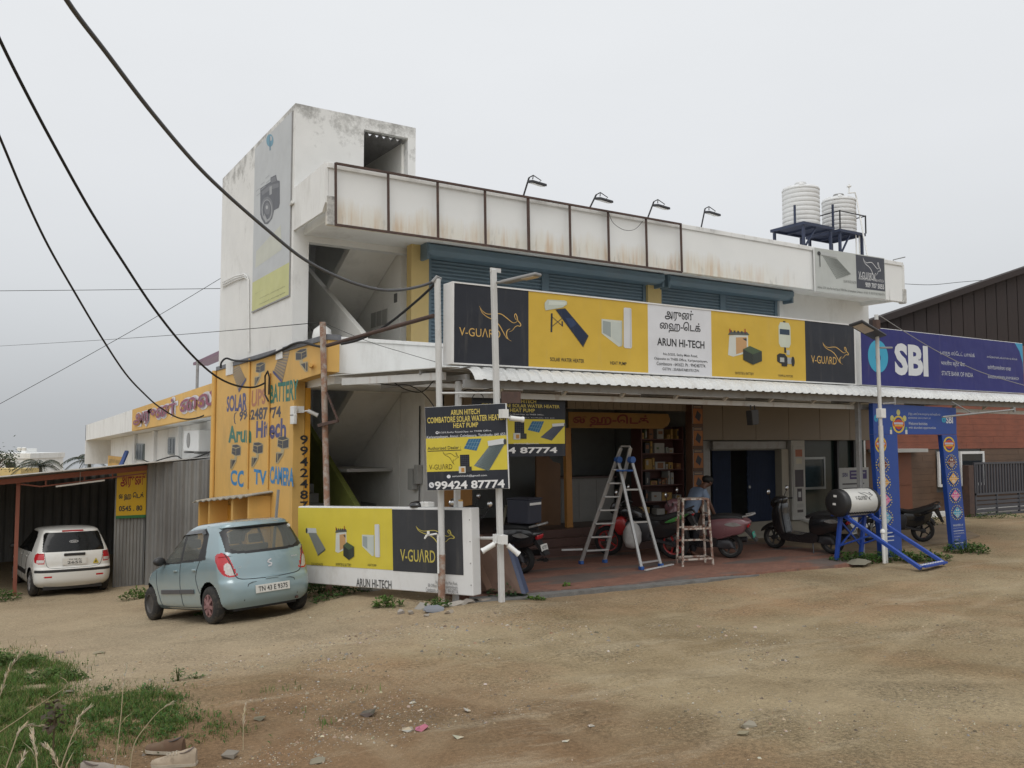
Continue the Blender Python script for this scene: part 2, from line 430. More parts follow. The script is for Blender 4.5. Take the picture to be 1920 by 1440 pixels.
def dirt_material():
    mt = bpy.data.materials.new('dirt'); mt.use_nodes = True
    t = mt.node_tree; b = t.nodes['Principled BSDF']; L = t.links.new
    b.inputs['Roughness'].default_value = 0.95; b.inputs['Specular IOR Level'].default_value = 0.15
    tc = t.nodes.new('ShaderNodeTexCoord')
    def nz(scale, detail=6, rough=0.6, sc=(1,1,1), rot=0, loc=(0,0,0)):
        mp = t.nodes.new('ShaderNodeMapping'); mp.inputs['Scale'].default_value = sc; mp.inputs['Rotation'].default_value = (0,0,rot); mp.inputs['Location'].default_value = loc
        L(tc.outputs['Object'], mp.inputs[0])
        n = t.nodes.new('ShaderNodeTexNoise'); n.inputs['Scale'].default_value = scale; n.inputs['Detail'].default_value = detail; n.inputs['Roughness'].default_value = rough
        L(mp.outputs[0], n.inputs['Vector']); return n.outputs['Fac']
    def mr(v, a, c, lo=0, hi=1):
        q = t.nodes.new('ShaderNodeMapRange'); q.inputs['From Min'].default_value = a; q.inputs['From Max'].default_value = c
        q.inputs['To Min'].default_value = lo; q.inputs['To Max'].default_value = hi; L(v, q.inputs['Value']); return q.outputs[0]
    def mix(f, A, B, mode='MIX'):
        q = t.nodes.new('ShaderNodeMix'); q.data_type = 'RGBA'; q.blend_type = mode
        if isinstance(f, float): q.inputs['Factor'].default_value = f
        else: L(f, q.inputs['Factor'])
        for k, s in (('A', A), ('B', B)):
            if isinstance(s, tuple): q.inputs[k].default_value = rgb(s)
            else: L(s, q.inputs[k])
        return q.outputs['Result']
    c = mix(mr(nz(0.35, 7, .65), .35, .65), (.235,.175,.098), (.355,.285,.178))
    c = mix(mr(nz(0.24, 7, .7, loc=(4,9,0)), .47, .64, 0, .6), c, (.325,.195,.105))           # reddish soil
    yy = t.nodes.new('ShaderNodeSeparateXYZ'); L(tc.outputs['Object'], yy.inputs[0])
    bd = t.nodes.new('ShaderNodeMath'); bd.operation = 'MULTIPLY_ADD'; L(nz(.55, 7, .7, loc=(5,1,0)), bd.inputs[0]); bd.inputs[1].default_value = 4.0; L(yy.outputs['Y'], bd.inputs[2])
    xb = mr(yy.outputs['X'], 3.0, 9.0, .75, .12)
    pb = t.nodes.new('ShaderNodeMath'); pb.operation = 'MULTIPLY'; L(mr(bd.outputs[0], 10.6, 12.0), pb.inputs[0]); L(xb, pb.inputs[1])
    c = mix(pb.outputs[0], c, (.39,.315,.215))                                   # dry dusty strip towards the cars
    sp_ = t.nodes.new('ShaderNodeVectorMath'); sp_.operation = 'DISTANCE'; L(tc.outputs['Object'], sp_.inputs[0]); sp_.inputs[1].default_value = (1.6,5.6,.2)
    ad = t.nodes.new('ShaderNodeMath'); ad.operation = 'MULTIPLY_ADD'; L(nz(.9, 7, .7, loc=(2,2,0)), ad.inputs[0]); ad.inputs[1].default_value = -3.2; L(sp_.outputs['Value'], ad.inputs[2])
    c = mix(mr(ad.outputs[0], .2, 1.9, .75, 0), c, (.19,.115,.062))                                 # moist loam by the grass
    c = mix(mr(nz(0.5, 8, .75, sc=(1,.4,1), rot=.3, loc=(1,3,0)), .52, .70, 0, .42), c, (.18,.135,.08))    # damp darker drifts
    c = mix(mr(nz(0.8, 8, .75, sc=(.35,1.5,1), rot=-.5), .55, .70, 0, .6), c, (.41,.345,.24))         # pale dust
    ra = t.nodes.new('ShaderNodeAttribute'); ra.attribute_name = 'rut'
    trk = t.nodes.new('ShaderNodeMath'); trk.operation = 'MULTIPLY'; L(mr(ra.outputs['Fac'], .25, .8), trk.inputs[0]); L(mr(nz(.7, 5, .6, loc=(8,8,0)), .40, .64, 0, .22), trk.inputs[1])
    c = mix(trk.outputs[0], c, (.38,.315,.21))         # compacted pale wheel tracks
    c = mix(mr(nz(6.5, 8, .8), .56, .70, 0, .45), c, (.165,.12,.07))         # clods and crumbs
    c = mix(mr(nz(3.1, 8, .8, loc=(3,1,0)), .60, .72, 0, .35), c, (.41,.35,.255))
    gm = mr(nz(.75, 6, .65, loc=(9,4,0)), .36, .62, .35, 1)                     # loose gravelly here, packed smooth there
    sk = t.nodes.new('ShaderNodeMath'); sk.operation = 'MULTIPLY'; L(gm, sk.inputs[0]); L(mr(ra.outputs['Fac'], .1, .7, 1, .7), sk.inputs[1]); gm = sk.outputs[0]
    c = mix(gm, c, mix(1.0, c, mix(mr(nz(30, 4, .75), .3, .7), (.45,.45,.45), (1.5,1.5,1.5)), 'MULTIPLY'))
    c = mix(.6, c, mix(1.0, c, mix(mr(nz(120, 3, .7), .3, .7), (.6,.6,.6), (1.4,1.4,1.4)), 'MULTIPLY'))
    c = mix(mr(nz(14, 5, .8, loc=(1,6,0)), .62, .72, 0, .55), c, (.15,.108,.062))     # crumbs of dark soil
    v = t.nodes.new('ShaderNodeTexVoronoi'); v.inputs['Scale'].default_value = 26; L(tc.outputs['Object'], v.inputs['Vector'])
    sp = mr(v.outputs['Distance'], .10, .22, 1, 0)
    gate = mr(nz(1.1, 5, .7, loc=(7,2,0)), .47, .60)
    mm = t.nodes.new('ShaderNodeMath'); mm.operation = 'MULTIPLY'; L(sp, mm.inputs[0]); L(gate, mm.inputs[1])
    c = mix(mm.outputs[0], c, mix(v.outputs['Color'], (.16,.125,.085), (.42,.365,.285)))
    L(c, b.inputs['Base Color'])
    bp = t.nodes.new('ShaderNodeBump'); bp.inputs['Distance'].default_value = 0.03; L(mr(gm, 0, 1, .2, .8), bp.inputs['Strength'])
    hh = t.nodes.new('ShaderNodeMath'); hh.operation = 'ADD'; L(nz(60, 6, .8), hh.inputs[0]); L(nz(3.5, 7, .75), hh.inputs[1])
    h2 = t.nodes.new('ShaderNodeMath'); h2.operation = 'MULTIPLY_ADD'; L(mm.outputs[0], h2.inputs[0]); h2.inputs[1].default_value = .6; L(hh.outputs[0], h2.inputs[2])
    L(h2.outputs[0], bp.inputs['Height']); L(bp.outputs[0], b.inputs['Normal'])
    return mt
me.materials.append(dirt_material())

# paved forecourt: red interlocking blocks with darker grey bands
def paving_material():
    mt = bpy.data.materials.new('paving'); mt.use_nodes = True
    t = mt.node_tree; b = t.nodes['Principled BSDF']; L = t.links.new
    tc = t.nodes.new('ShaderNodeTexCoord')
    mp = t.nodes.new('ShaderNodeMapping'); mp.inputs['Rotation'].default_value = (0,0,.1); L(tc.outputs['Object'], mp.inputs[0])
    br = t.nodes.new('ShaderNodeTexBrick'); br.inputs['Scale'].default_value = 4.5
    br.inputs['Color1'].default_value = (.20,.095,.068,1); br.inputs['Color2'].default_value = (.25,.125,.088,1); br.inputs['Mortar'].default_value = (.13,.09,.07,1)
    br.inputs['Mortar Size'].default_value = .012; L(mp.outputs[0], br.inputs['Vector'])
    # grey bands running across
    wv = t.nodes.new('ShaderNodeTexNoise'); wv.inputs['Scale'].default_value = .75; wv.inputs['Detail'].default_value = 4
    mp2 = t.nodes.new('ShaderNodeMapping'); mp2.inputs['Scale'].default_value = (.5,2.2,1); mp2.inputs['Rotation'].default_value = (0,0,.35); L(tc.outputs['Object'], mp2.inputs[0]); L(mp2.outputs[0], wv.inputs['Vector'])
    mr = t.nodes.new('ShaderNodeMapRange'); mr.inputs['From Min'].default_value = .54; mr.inputs['From Max'].default_value = .60; mr.inputs['To Max'].default_value = .85; L(wv.outputs['Fac'], mr.inputs['Value'])
    mx = t.nodes.new('ShaderNodeMix'); mx.data_type = 'RGBA'; L(mr.outputs[0], mx.inputs['Factor']); L(br.outputs['Color'], mx.inputs['A']); mx.inputs['B'].default_value = (.12,.105,.095,1)
    n = t.nodes.new('ShaderNodeTexNoise'); n.inputs['Scale'].default_value = 3; n.inputs['Detail'].default_value = 8; L(tc.outputs['Object'], n.inputs['Vector'])
    m2 = t.nodes.new('ShaderNodeMix'); m2.data_type = 'RGBA'; m2.blend_type = 'MULTIPLY'; m2.inputs['Factor'].default_value = 1
    r2 = t.nodes.new('ShaderNodeMapRange'); r2.inputs['To Min'].default_value = .7; r2.inputs['To Max'].default_value = 1.3; L(n.outputs['Fac'], r2.inputs['Value'])
    L(mx.outputs['Result'], m2.inputs['A']); L(r2.outputs[0], m2.inputs['B']); L(m2.outputs['Result'], b.inputs['Base Color'])
    b.inputs['Roughness'].default_value = .8
    bp = t.nodes.new('ShaderNodeBump'); bp.inputs['Strength'].default_value = .4; bp.inputs['Distance'].default_value = .01; L(br.outputs['Fac'], bp.inputs['Height']); bp.invert = True; L(bp.outputs[0], b.inputs['Normal'])
    return mt
pv = MB()
edge = []
for k in range(60):
    x = 6.85 + (14.9 - 6.85) * k / 59; y0 = 11.02 - .62 * min(1, (x - 6.85) / 6.5) ** .8
    edge.append((x, y0 + .05*noise.noise(Vector((x*1.7, 0, 0))) + .02*noise.noise(Vector((x*6, 2, 0)))))
top = [(x, y, 0.0) for x, y in edge] + [(14.9, 14.5, .0), (6.2, 14.5, .0), (6.2, 11.15, .0)]
pv.prism([(x, y, -.12) for x, y, z in top], (0, 0, .12))
struct(pv.build('forecourt_paving', paving_material()))
ap = MB()   # worn cement apron at the corner of the paving
aprn = smooth2([(6.25,11.25),(6.05,10.85),(6.5,10.66),(7.3,10.72),(8.3,10.66),(9.2,10.5),(10.4,10.45),(11.4,10.42),(10.3,10.66),(9.0,10.98),(8.3,11.35),(7.6,11.75),(7.0,11.95),(6.25,11.9)], 5)
aprn = [(x + .05*noise.noise(Vector((x*4, y*4, 0))), y + .05*noise.noise(Vector((x*4, y*4, 5)))) for x, y in aprn]
ap.prism([(x, y, -.1) for x, y in aprn], (0, 0, .088))
struct(ap.build('cement_apron', M('apron_cement', (.17,.165,.155), .95, var=.25, vs=6, bump=.6, bs=70, grime=(.10,.095,.085), ga=.7, gs=4, fine=.25)))
rd = MB(); rd.prism([(14.905,11.5,-.2),(18.5,11.45,-.2),(20.5,11.9,-.2),(21.6,12.9,-.2),(22.6,14.2,-.2),(22.6,15.4,-.2),(14.905,15.4,-.2)], (0,0,.182))
struct(rd.build('bank_yard', M('yard_soil', (.205,.152,.095), .95, var=.3, vs=1.2, bump=.6, bs=50, grime=(.12,.09,.055), ga=.7, gs=.8, fine=.2)))
# ------------------------------------------------------------------ materials used by the buildings
M('plaster', (.775,.78,.765), .85, var=.05, vs=1.2, bump=.15, bs=90, grime=(.42,.40,.36), ga=.55, gs=1.1, streak=.35, glo=.52, ghi=.75, fine=.02)
M('plaster_dirty', (.74,.742,.725), .88, var=.06, vs=1.5, bump=.25, bs=60, grime=(.30,.29,.265), ga=.6, gs=1.0, streak=.5, glo=.56, ghi=.76, fine=.03)
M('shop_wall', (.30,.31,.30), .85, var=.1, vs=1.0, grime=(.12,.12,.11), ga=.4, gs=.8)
M('plaster_inner', (.78,.77,.73), .85, var=.06, vs=1.0, grime=(.40,.38,.34), ga=.4, gs=.8)
M('yellow_paint', (.66,.40,.115), .7, var=.08, vs=1.0, bump=.12, bs=80, grime=(.42,.27,.09), ga=.5, gs=1.3, streak=.4)
M('orange_paint', (.60,.29,.03), .7, var=.10, vs=1.2, grime=(.30,.15,.03), ga=.5, gs=1.5)
M('cream_paint', (.62,.47,.20), .7, var=.08, vs=1.2, grime=(.45,.36,.2), ga=.4, gs=1.5, streak=.4)
M('grey_paint', (.14,.145,.16), .7, var=.15, vs=3, grime=(.3,.3,.3), ga=.4, gs=4)
M('shutter_blue', (.135,.20,.25), .5, var=.12, vs=1.2, metal=.0, grime=(.17,.21,.24), ga=.5, gs=2, streak=.3)
M('rust', (.075,.048,.040), .85, var=.25, vs=8, bump=.3, bs=80, grime=(.13,.065,.042), ga=.6, gs=6)
M('rust_light', (.27,.15,.10), .85, var=.3, vs=9, bump=.4, bs=90, grime=(.42,.40,.36), ga=.8, gs=7, glo=.45, ghi=.6)
M('white_steel', (.55,.55,.535), .5, var=.08, vs=5, grime=(.30,.20,.13), ga=.6, gs=5, streak=.3, glo=.56, ghi=.7)
M('grey_steel', (.30,.30,.295), .5, metal=.3, var=.12, vs=5, grime=(.18,.14,.11), ga=.5, gs=6)
M('zinc_sheet', (.62,.625,.61), .45, var=.07, vs=3, grime=(.36,.34,.30), ga=.5, gs=2.5, metal=.1)
M('black_rubber', (.018,.018,.019), .8, var=.15, vs=20)
M('black_plastic', (.022,.022,.023), .45, var=.15, vs=10)
M('dark_metal', (.05,.05,.055), .5, metal=.4, var=.15, vs=10)
M('navy_steel', (.028,.038,.075), .55, var=.2, vs=6)
M('brown_panel', (.26,.215,.165), .5, var=.06, vs=.7)
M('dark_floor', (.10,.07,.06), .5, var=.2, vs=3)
M('maroon_tile', (.10,.055,.045), .45, var=.2, vs=4)
M('wood_orange', (.40,.19,.05), .6, var=.15, vs=4)
M('wood_brown', (.12,.065,.04), .55, var=.25, vs=3, grime=(.07,.04,.03), ga=.5, gs=3, streak=.2)
M('board_white', (.70,.70,.69), .5, var=.05, vs=2, grime=(.45,.42,.36), ga=.5, gs=2.0, streak=.4)
M('white_plastic', (.72,.72,.70), .4, var=.05, vs=5)
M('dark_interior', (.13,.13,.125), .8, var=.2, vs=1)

def parapet_material():
    """white paint with rust runs along the lower part of the parapet"""
    mt = bpy.data.materials.new('parapet_paint'); mt.use_nodes = True
    t = mt.node_tree; b = t.nodes['Principled BSDF']; L = t.links.new; b.inputs['Roughness'].default_value = .85
    tc = t.nodes.new('ShaderNodeTexCoord'); sp = t.nodes.new('ShaderNodeSeparateXYZ'); L(tc.outputs['Object'], sp.inputs[0])
    def nz(scale, sc, detail=6):
        mp = t.nodes.new('ShaderNodeMapping'); mp.inputs['Scale'].default_value = sc; L(tc.outputs['Object'], mp.inputs[0])
        n = t.nodes.new('ShaderNodeTexNoise'); n.inputs['Scale'].default_value = scale; n.inputs['Detail'].default_value = detail; n.inputs['Roughness'].default_value = .7; L(mp.outputs[0], n.inputs['Vector']); return n.outputs['Fac']
    def mr(v, a, c, lo=0, hi=1):
        q = t.nodes.new('ShaderNodeMapRange'); q.inputs['From Min'].default_value = a; q.inputs['From Max'].default_value = c; q.inputs['To Min'].default_value = lo; q.inputs['To Max'].default_value = hi; L(v, q.inputs['Value']); return q.outputs[0]
    def mul(a, c):
        q = t.nodes.new('ShaderNodeMath'); q.operation = 'MULTIPLY'
        for i, s in enumerate((a, c)):
            if isinstance(s, float): q.inputs[i].default_value = s
            else: L(s, q.inputs[i])
        return q.outputs[0]
    def mix(f, A, B):
        q = t.nodes.new('ShaderNodeMix'); q.data_type = 'RGBA'; L(f, q.inputs['Factor'])
        for k, s in (('A', A), ('B', B)):
            if isinstance(s, tuple): q.inputs[k].default_value = rgb(s)
            else: L(s, q.inputs[k])
        return q.outputs['Result']
    c = mix(nz(1.1, (1,1,1)), (.71,.715,.70), (.80,.80,.78))
    # top edge of the stain band wanders between 6.15 and 6.45
    band = t.nodes.new('ShaderNodeMath'); band.operation = 'MULTIPLY_ADD'; L(nz(1.4, (1,1,.0), 5), band.inputs[0]); band.inputs[1].default_value = -.95; L(sp.outputs['Z'], band.inputs[2])
    low = mr(band.outputs[0], 5.62, 5.92, 1, 0)
    left = mr(sp.outputs['X'], 14.2, 17.4, 1, 0)
    run = mul(mr(nz(5.5, (1,1,.07), 7), .46, .66), low)
    c = mix(mul(mul(low, left), .36), c, (.62,.55,.38))
    c = mix(mul(mul(run, left), .5), c, (.52,.30,.11))
    hot = mul(mul(mr(nz(2.2, (1,1,.05), 6), .58, .70), low), left)
    c = mix(mul(hot, .6), c, (.47,.20,.055))
    blk = mul(mr(nz(7, (1,1,.25), 8), .56, .72), mr(sp.outputs['Z'], 5.95, 6.35, 1, 0))
    c = mix(mul(blk, .55), c, (.16,.15,.13))
    top_ = mul(mr(nz(4, (1,1,.3), 8), .5, .7), mr(sp.outputs['Z'], 6.85, 7.0, 0, 1))
    c = mix(mul(top_, .6), c, (.25,.24,.22))
    L(c, b.inputs['Base Color'])
    return mt
PARA = parapet_material()
def tower_material():
    """white plaster, black mould creeping down from the open top edge"""
    mt = MATS['plaster_dirty'].copy(); mt.name = 'tower_plaster'; t = mt.node_tree; L = t.links.new; b = t.nodes['Principled BSDF']
    src = b.inputs['Base Color'].links[0].from_socket
    tc = t.nodes.new('ShaderNodeTexCoord'); sp = t.nodes.new('ShaderNodeSeparateXYZ'); L(tc.outputs['Object'], sp.inputs[0])
    n = t.nodes.new('ShaderNodeTexNoise'); n.inputs['Scale'].default_value = 2.6; n.inputs['Detail'].default_value = 10; n.inputs['Roughness'].default_value = .75; L(tc.outputs['Object'], n.inputs['Vector'])
    q = t.nodes.new('ShaderNodeMapRange'); q.inputs['From Min'].default_value = 6.6; q.inputs['From Max'].default_value = 8.6; q.inputs['To Min'].default_value = -.25; q.inputs['To Max'].default_value = .12; L(sp.outputs['Z'], q.inputs['Value'])
    a = t.nodes.new('ShaderNodeMath'); a.operation = 'ADD'; L(n.outputs['Fac'], a.inputs[0]); L(q.outputs[0], a.inputs[1])
    r = t.nodes.new('ShaderNodeMapRange'); r.inputs['From Min'].default_value = .54; r.inputs['From Max'].default_value = .72; r.inputs['To Max'].default_value = .75; L(a.outputs[0], r.inputs['Value'])
    m = t.nodes.new('ShaderNodeMix'); m.data_type = 'RGBA'; L(r.outputs[0], m.inputs['Factor']); L(src, m.inputs['A']); m.inputs['B'].default_value = (.20,.195,.18,1); L(m.outputs['Result'], b.inputs['Base Color'])
    MATS['tower_plaster'] = mt; return mt
tower_material()

# ------------------------------------------------------------------ the white two-storey building
BL = thing('commercial_building', 'white two-storey shop building with stair tower and long rust-stained parapet', 'building', (5, 14, 0))
BL.location = (0,0,0)
def part(name, mat, boxes, parent=BL, bevel=0):
    mb = MB()
    for b in boxes: mb.box(*b)
    return mb.build(name, mat, parent, bevel=bevel)
TW = 'tower_plaster'
# stair tower
part('tower_side_wall', MATS[TW], [(5.0,5.2,15.8,21.4,-1.6,8.6)])
part('tower_front_wall', MATS['tower_plaster'], [(5.2,5.3,15.8,16.0,-1.2,8.598),(5.3,6.38,15.8,16.0,5.98,8.598),(6.38,7.33,15.8,16.0,8.36,8.598),(7.33,7.5,15.8,16.0,5.98,8.598),(6.38,7.33,15.8,16.0,5.98,6.2)])
part('tower_rear_wall', MATS[TW], [(5.2,5.6,21.2,21.4,-1.4,8.59),(5.6,6.3,21.2,21.4,-1.4,1.2),(5.6,6.3,21.2,21.4,2.95,4.6),(5.6,6.3,21.2,21.4,5.6,8.59),(6.3,7.5,21.2,21.4,-1.4,8.59)])
part('tower_inner_wall', MATS['plaster_inner'], [(7.28,7.48,16.0,21.2,-1.0,8.58)])
rf = MB()
for k in range(14):       # corrugated sheet under the tower top
    x0 = 5.2 + k*2.1/14; xm = x0 + 1.05/14; x1 = x0 + 2.1/14
    rf.quad((x0,15.9,8.27),(xm,15.9,8.36),(xm,21.2,8.52),(x0,21.2,8.43)); rf.quad((xm,15.9,8.36),(x1,15.9,8.27),(x1,21.2,8.43),(xm,21.2,8.52))
rf.build('corrugated_roof', M('asbestos', (.26,.255,.25), .9, var=.15, vs=4, grime=(.14,.13,.12), ga=.6, gs=3), BL)
# slabs
part('roof_slab', MATS['plaster'], [(5.2,21.1,14.25,15.8,6.1,6.3),(7.5,21.3,15.8,21.4,6.1,6.3)])
part('floor_slab', MATS['plaster'], [(5.2,6.27,14.06,15.95,3.2,3.4),(6.27,7.5,14.06,15.95,3.2,3.4),(7.5,21.3,14.06,21.2,3.2,3.4)])
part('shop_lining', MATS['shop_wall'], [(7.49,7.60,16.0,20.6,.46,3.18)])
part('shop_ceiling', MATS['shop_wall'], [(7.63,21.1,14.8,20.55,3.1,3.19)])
# parapet
pp = MB(); pp.box(5.06,21.05,14.1,14.24,5.93,6.9); pp.box(5.03,21.08,14.07,14.27,6.9,7.0)
pp.build('parapet', PARA, BL, bevel=.01)
# the chipped lower left end of the parapet leans in
pp = MB(); pp.prism([(5.0,14.24,6.16),(5.0,15.8,6.16),(5.0,15.8,6.97),(5.0,14.1,7.0),(5.0,14.1,6.3)], (.055,0,0)); 
pp.build('parapet_return', MATS['plaster'], BL)
part('parapet_return', MATS['plaster'], [(21.055,21.19,14.12,17.5,6.0,6.95)])
pp = MB(); pp.box(21.08,21.22,14.08,14.26,5.9,6.3); pp.build('parapet_chip', M('bare_concrete', (.50,.49,.46), .95, var=.3, vs=14, bump=.9, bs=50, grime=(.12,.115,.11), ga=.9, gs=9), BL, bevel=.03)
pp = MB(); pp.box(5.03,5.2,14.083,14.11,5.92,6.42); pp.build('parapet_chip', MATS['bare_concrete'], BL, bevel=.01)
# first floor front
part('front_wall', MATS['plaster'], [(17.75,21.4,15.4,15.6,3.4,6.1),(7.5,17.75,15.62,15.8,3.4,6.1)])
part('end_wall', MATS['plaster'], [(21.18,21.38,15.6,21.3,-.2,6.09)])
part('column', MATS['cream_paint'], [(7.24,7.62,15.4,15.62,3.4,6.1)])
part('column', MATS['cream_paint'], [(13.29,13.70,15.4,15.62,3.4,6.1)])
part('wall_vent', MATS['dark_interior'], [(18.35,18.95,15.39,15.41,4.86,4.98)])
part('wall_vent', MATS['dark_interior'], [(19.6,20.4,15.39,15.41,4.86,4.98)])
def shutter(x0, x1, z0, z1, y):
    t = part('shutter', MATS['shutter_blue'], [(x0, x1, y+.081, y+.1, z0, z1)])
    for a in (x0, x1-.09): part('guide_rail', MATS['shutter_blue'], [(a, a+.09, y-.03, y+.08, z0, z1)], t)
    s = MB(); z = z0; rings = []
    while z < z1:
        for dz, dy in ((0,.03),(.012,.0),(.045,-.004),(.058,.03)):
            rings.append([(x0+.09, y+dy, z+dz), (x1-.09, y+dy, z+dz)])
        z += .075
    s.loft(rings, False, False)
    stuff(s.build('shutter_slats', MATS['shutter_blue'], t))
for a, b_ in ((7.62,10.46),(10.46,13.29),(13.70,15.78),(15.78,17.75)): shutter(a, b_, 4.0, 5.9, 15.5)
def hood(x0, x1):
    mb = MB(); pr = [(15.5,5.86),(15.16,5.86),(15.06,5.95),(15.06,6.06),(15.2,6.12),(15.5,6.12)]
    mb.prism([(x0, y, z) for y, z in pr], (x1-x0, 0, 0)); mb.box(x0-.02, x0+.05, 15.1, 15.5, 5.78, 6.13); mb.box(x1-.05, x1+.02, 15.1, 15.5, 5.78, 6.13)
    mb.build('shutter_hood', MATS['shutter_blue'], BL, bevel=.015)
hood(7.45, 13.52); hood(13.68, 17.92)
# balcony band over the shops
bb = MB(); bb.box(5.16,21.2,13.92,14.055,3.37,3.92); bb.box(5.16,21.2,13.90,14.07,3.92,3.985)
bb.build('balcony_wall', MATS['plaster'], BL, bevel=.008)
# yellow painted side wall with its beam end
yw = MB()
yw.prism([(4.94,21.3,-1.6),(4.94,15.45,-1.2),(4.94,15.45,3.3),(4.94,13.72,3.37),(4.94,13.72,3.9),(4.94,21.3,3.9)], (.215,0,0))
YW = yw.build('painted_side_wall', MATS['yellow_paint'], BL, bevel=.008)
part('wall_band', MATS['grey_paint'], [(4.92,5.17,13.70,21.32,3.9,3.99)])
# broken white patches on the band
part('plaster_patch', MATS['plaster_dirty'], [(4.915,4.935,16.1,16.5,3.78,4.02)])
part('plaster_patch', MATS['plaster_dirty'], [(4.915,4.935,19.75,20.35,3.72,4.0)])
# front faces of the yellow pillar
part('pillar', MATS['orange_paint'], [(5.16,5.26,15.45,15.78,-1.0,3.2)])
# ground-floor walls
part('wall', MATS['plaster_inner'], [(7.30,7.62,14.9,15.98,-.2,3.19)])
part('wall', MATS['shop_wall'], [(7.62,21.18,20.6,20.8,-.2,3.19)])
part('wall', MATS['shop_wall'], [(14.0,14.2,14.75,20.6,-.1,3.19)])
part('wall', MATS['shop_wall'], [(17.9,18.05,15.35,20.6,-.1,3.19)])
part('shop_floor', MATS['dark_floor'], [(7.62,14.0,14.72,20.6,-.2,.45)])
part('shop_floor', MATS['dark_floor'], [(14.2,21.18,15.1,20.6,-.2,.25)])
for k in range(3):
    part('step', MATS['maroon_tile'], [(7.65,13.85,14.02+.25*k,14.02+.25*(k+1)+.02,-.2+.004*k,.15*(k+1))], bevel=.008)
pl = MB(); pl.prism([(14.3,15.1,.25),(17.9,15.1,.25),(17.9,14.2,.02),(15.9,14.2,.02),(14.3,14.6,.02)], (0,0,-.15)); pl.build('ramp', M('ramp_cement', (.36,.33,.27), .8, var=.15, vs=2), BL)
part('plinth', MATS['plaster_inner'], [(17.9,21.1,14.55,15.1,-.1,.24)], bevel=.01)
# brown cladding panels over the shop fronts
x = 14.12; k = 0
for w in (1.08,1.12,1.18,1.18,1.2,1.24):
    part('wall_panel', MATS['brown_panel'], [(x+.006, x+w-.006, 14.97, 15.02, 2.25, 3.19)], bevel=.004); x += w
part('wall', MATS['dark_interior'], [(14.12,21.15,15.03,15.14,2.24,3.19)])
x = 10.5
for k in range(18):
    part('wall_panel', MATS['brown_panel'], [(x+.004, x+.196, 14.72, 14.76, 2.9, 3.19)]); x += .2
x = 7.64
for k in range(14):
    part('wall_panel', MATS['brown_panel'], [(x+.004, x+.196, 14.72, 14.76, 2.75, 3.19)]); x += .2
# second shop: rolled shutter housing, folding grille, pillars
part('shutter_box', MATS['grey_steel'], [(14.95,17.5,15.05,15.3,2.02,2.23)], bevel=.02)
part('side_shutter', MATS['grey_steel'], [(14.22,14.95,15.15,15.2,.25,2.23)])
fg = thing('folding_gate', 'dark blue folding steel gate standing half open in the middle shop', 'gate', (15.05,15.2,.25))
def strip(x, z0, z1): 
    mb = MB(); mb.box(x-.012, x+.012, 0, .03, z0, z1); mb.box(x-.004, x+.004, -.02, 0, z0, z1)
    return mb.build('gate_bar', M('gate_blue', (.045,.065,.12), .5, var=.15, vs=6), fg)
for k in range(11): strip(.05 + .055*k, 0, 1.74)
for k in range(19): strip(1.22 + .052*k, 0, 1.74)
mb = MB()
for x0, x1 in ((.04,.62),(1.2,2.18)):
    n = int((x1-x0)/.11)
    for z in (.2,.6,1.0,1.4):
        for k in range(n): mb.bar((x0+k*.11,.036,z),(x0+k*.11+.1,.036,z+.16),.014,.004,(0,1,0)); mb.bar((x0+k*.11,.040,z+.16),(x0+k*.11+.1,.040,z),.014,.004,(0,1,0))
mb.build('lattice', MATS['gate_blue'], fg)
mb = MB(); mb.box(-.04,2.3,-.03,.06,-.035,-.004); mb.box(-.04,2.3,-.03,.06,1.75,1.8); mb.build('rail', MATS['grey_steel'], fg)
mb = MB(); mb.box(1.205,1.24,-.05,-.022,.82,.88); mb.build('padlock', MATS['white_plastic'], fg)
part('pillar', M('beige_pillar', (.36,.33,.27), .7, var=.08, vs=2), [(17.25,17.5,15.0,15.3,.25,2.02)])
part('pillar', M('pillar_grey', (.42,.41,.38), .7, var=.1, vs=3), [(17.55,18.05,14.95,15.3,.25,2.24)])
# bank counter front: dark green glass wall with an aluminium window frame
part('glass_wall', M('green_glass', (.02,.035,.032), .2, var=.2, vs=2), [(18.05,21.17,15.5,15.55,.25,2.24)])
wn = part('window_frame', M('alu', (.30,.32,.32), .4, metal=.4, var=.05), [(18.5,18.56,15.44,15.5,.95,1.8),(19.4,19.46,15.44,15.5,.95,1.8),(18.56,19.4,15.44,15.5,1.74,1.8),(18.56,19.4,15.44,15.5,.95,1.01)])
part('pane', M('dim_blue', (.03,.05,.06), .15, var=.3, vs=3), [(18.56,19.4,15.46,15.49,1.01,1.74)], wn)
part('mullion', MATS['dark_metal'], [(19.9,19.98,15.4,15.49,.25,2.24)])
part('mullion', MATS['dark_metal'], [(20.6,20.66,15.4,15.49,.25,2.24)])

